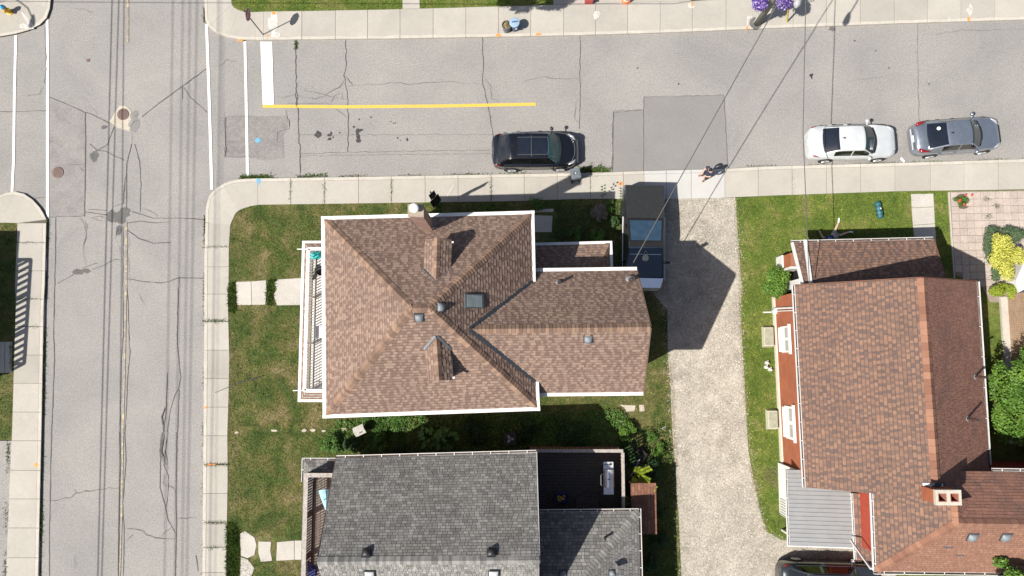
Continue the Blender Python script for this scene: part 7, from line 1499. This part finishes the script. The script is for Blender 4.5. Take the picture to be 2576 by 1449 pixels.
b2=t.matrix_basis; ph=thing('mobile_phone','pale mobile phone held in both hands by the standing person','phone',(Matrix.Translation((b.x,b.y,ZS))@Matrix.Rotation(math.radians(118),4,'Z')@Vector((0,.41,1.14))),math.radians(118),None,frame=True)
m=MB(); m.box((0,0,0),(.085,.15,.012),mat=Matrix.Rotation(.5,3,'X')); m.build('case',M['white_trim'],ph); m=MB(); m.box((0,-.004,.008),(.075,.135,.003),mat=Matrix.Rotation(.5,3,'X')); m.build('screen',M['g_dark'],ph)
# ---- person lying face down on the mown grass, feet to the north
o=P(2099,591,.25); t=thing('person','person in blue shirt and grey shorts lying face down on the grass','person',(o.x,o.y,ZL),0,None,frame=True)
def l(x,y,z): p=P(x,y,z); return Vector((p.x-o.x,p.y-o.y,z-ZL))
pel=l(2098,592,.26); che=l(2084,604,.27); neck=l(2076,613,.26); hd=l(2071,622,.24)
Vt=[tuple(pel)]; E=[]; R_=[(.15,.11)]; k=chain(Vt,E,R_,0,[l(2091,598,.27),che,l(2079,609,.27)],[(.14,.10),(.16,.11),.10]); chain(Vt,E,R_,k,[neck,l(2073,618,.25),hd],[.06,.075,.092])
e1=chain(Vt,E,R_,k-1,[l(2079,600,.26),l(2070,597,.21),l(2064,586,.17)],[.065,.05,.036]); hand(Vt,E,R_,e1,l(2064,586,.17),l(2060,577,.16)-l(2064,586,.17),(0,0,1),.3)
e2=chain(Vt,E,R_,k-1,[l(2091,609,.26),l(2100,617,.2),l(2094,628,.17)],[.065,.05,.036]); hand(Vt,E,R_,e2,l(2094,628,.17),(-.4,-.9,0),(0,0,1),.3)
chain(Vt,E,R_,0,[l(2098,586,.25),l(2102,576,.20),l(2106,568,.19),l(2109,560,.17)],[.10,.066,.062,.040]); chain(Vt,E,R_,0,[l(2103,594,.25),l(2115,591.5,.20),l(2126,587,.19),l(2135,584,.17)],[.10,.066,.062,.040])
skin_mesh('body',Vt,E,R_,M['skin2'],t)
Vt=[tuple(l(2097.5,592.5,.27))]; E=[]; R_=[(.18,.135)]; k=chain(Vt,E,R_,0,[che,l(2079,609,.275)],[(.185,.13),.11]); chain(Vt,E,R_,1,[l(2079,600,.26),l(2072,598.5,.225)],[.085,.07]); chain(Vt,E,R_,1,[l(2091,609,.26),l(2098,615,.215)],[.085,.07])
M['royal']=plain('royal_blue_shirt',(.016,.05,.17),.8,var=.12); skin_mesh('shirt',Vt,E,R_,M['royal'],t)
Vt=[tuple(pel)]; E=[]; R_=[(.165,.125)]; chain(Vt,E,R_,0,[l(2098.5,585,.255),l(2101.5,578,.215)],[.118,.098]); chain(Vt,E,R_,0,[l(2104,594,.255),l(2112.5,592,.22)],[.118,.098]); skin_mesh('shorts',Vt,E,R_,plain('grey_shorts',(.29,.31,.28),.85),t)
wsh=plain('white_shoe',(.74,.74,.73),.5,var=.04)
for pts in ([l(2109,561,.18),l(2110.5,554,.16),l(2110.5,547.5,.14)],[l(2135,584.5,.18),l(2140,583,.16),l(2146.5,585,.14)]):
    Vt=[tuple(pts[0])]; E=[]; R_=[.048]; chain(Vt,E,R_,0,pts[1:],[.056,.044]); skin_mesh('shoe',Vt,E,R_,wsh,t)
fd=(hd-neck).normalized(); face(t,hd,(.25,-.1,-.95),fd,M['skin2'],plain('brown_hair',(.06,.035,.02),.6))
# white interlocked letters on the shirt's back
bk=che+V(.02,-.02,.155); ax=(che-pel).normalized(); ax.z=0; sd=Vector((-ax.y,ax.x,0)); m=MB()
for (p,q) in (((-.10,-.09),(-.10,.09)),((.06,-.09),(.06,.09)),((-.10,.09),(.06,-.09)),((0,-.12),(0,.0)),((0,0),(-.12,.12)),((0,0),(.12,.12))): m.beam(bk+sd*p[0]+ax*p[1],bk+sd*q[0]+ax*q[1],.03,.014)
m.build('shirt_letters',plain('letter_white',(.62,.68,.75),.7),t,world=False)
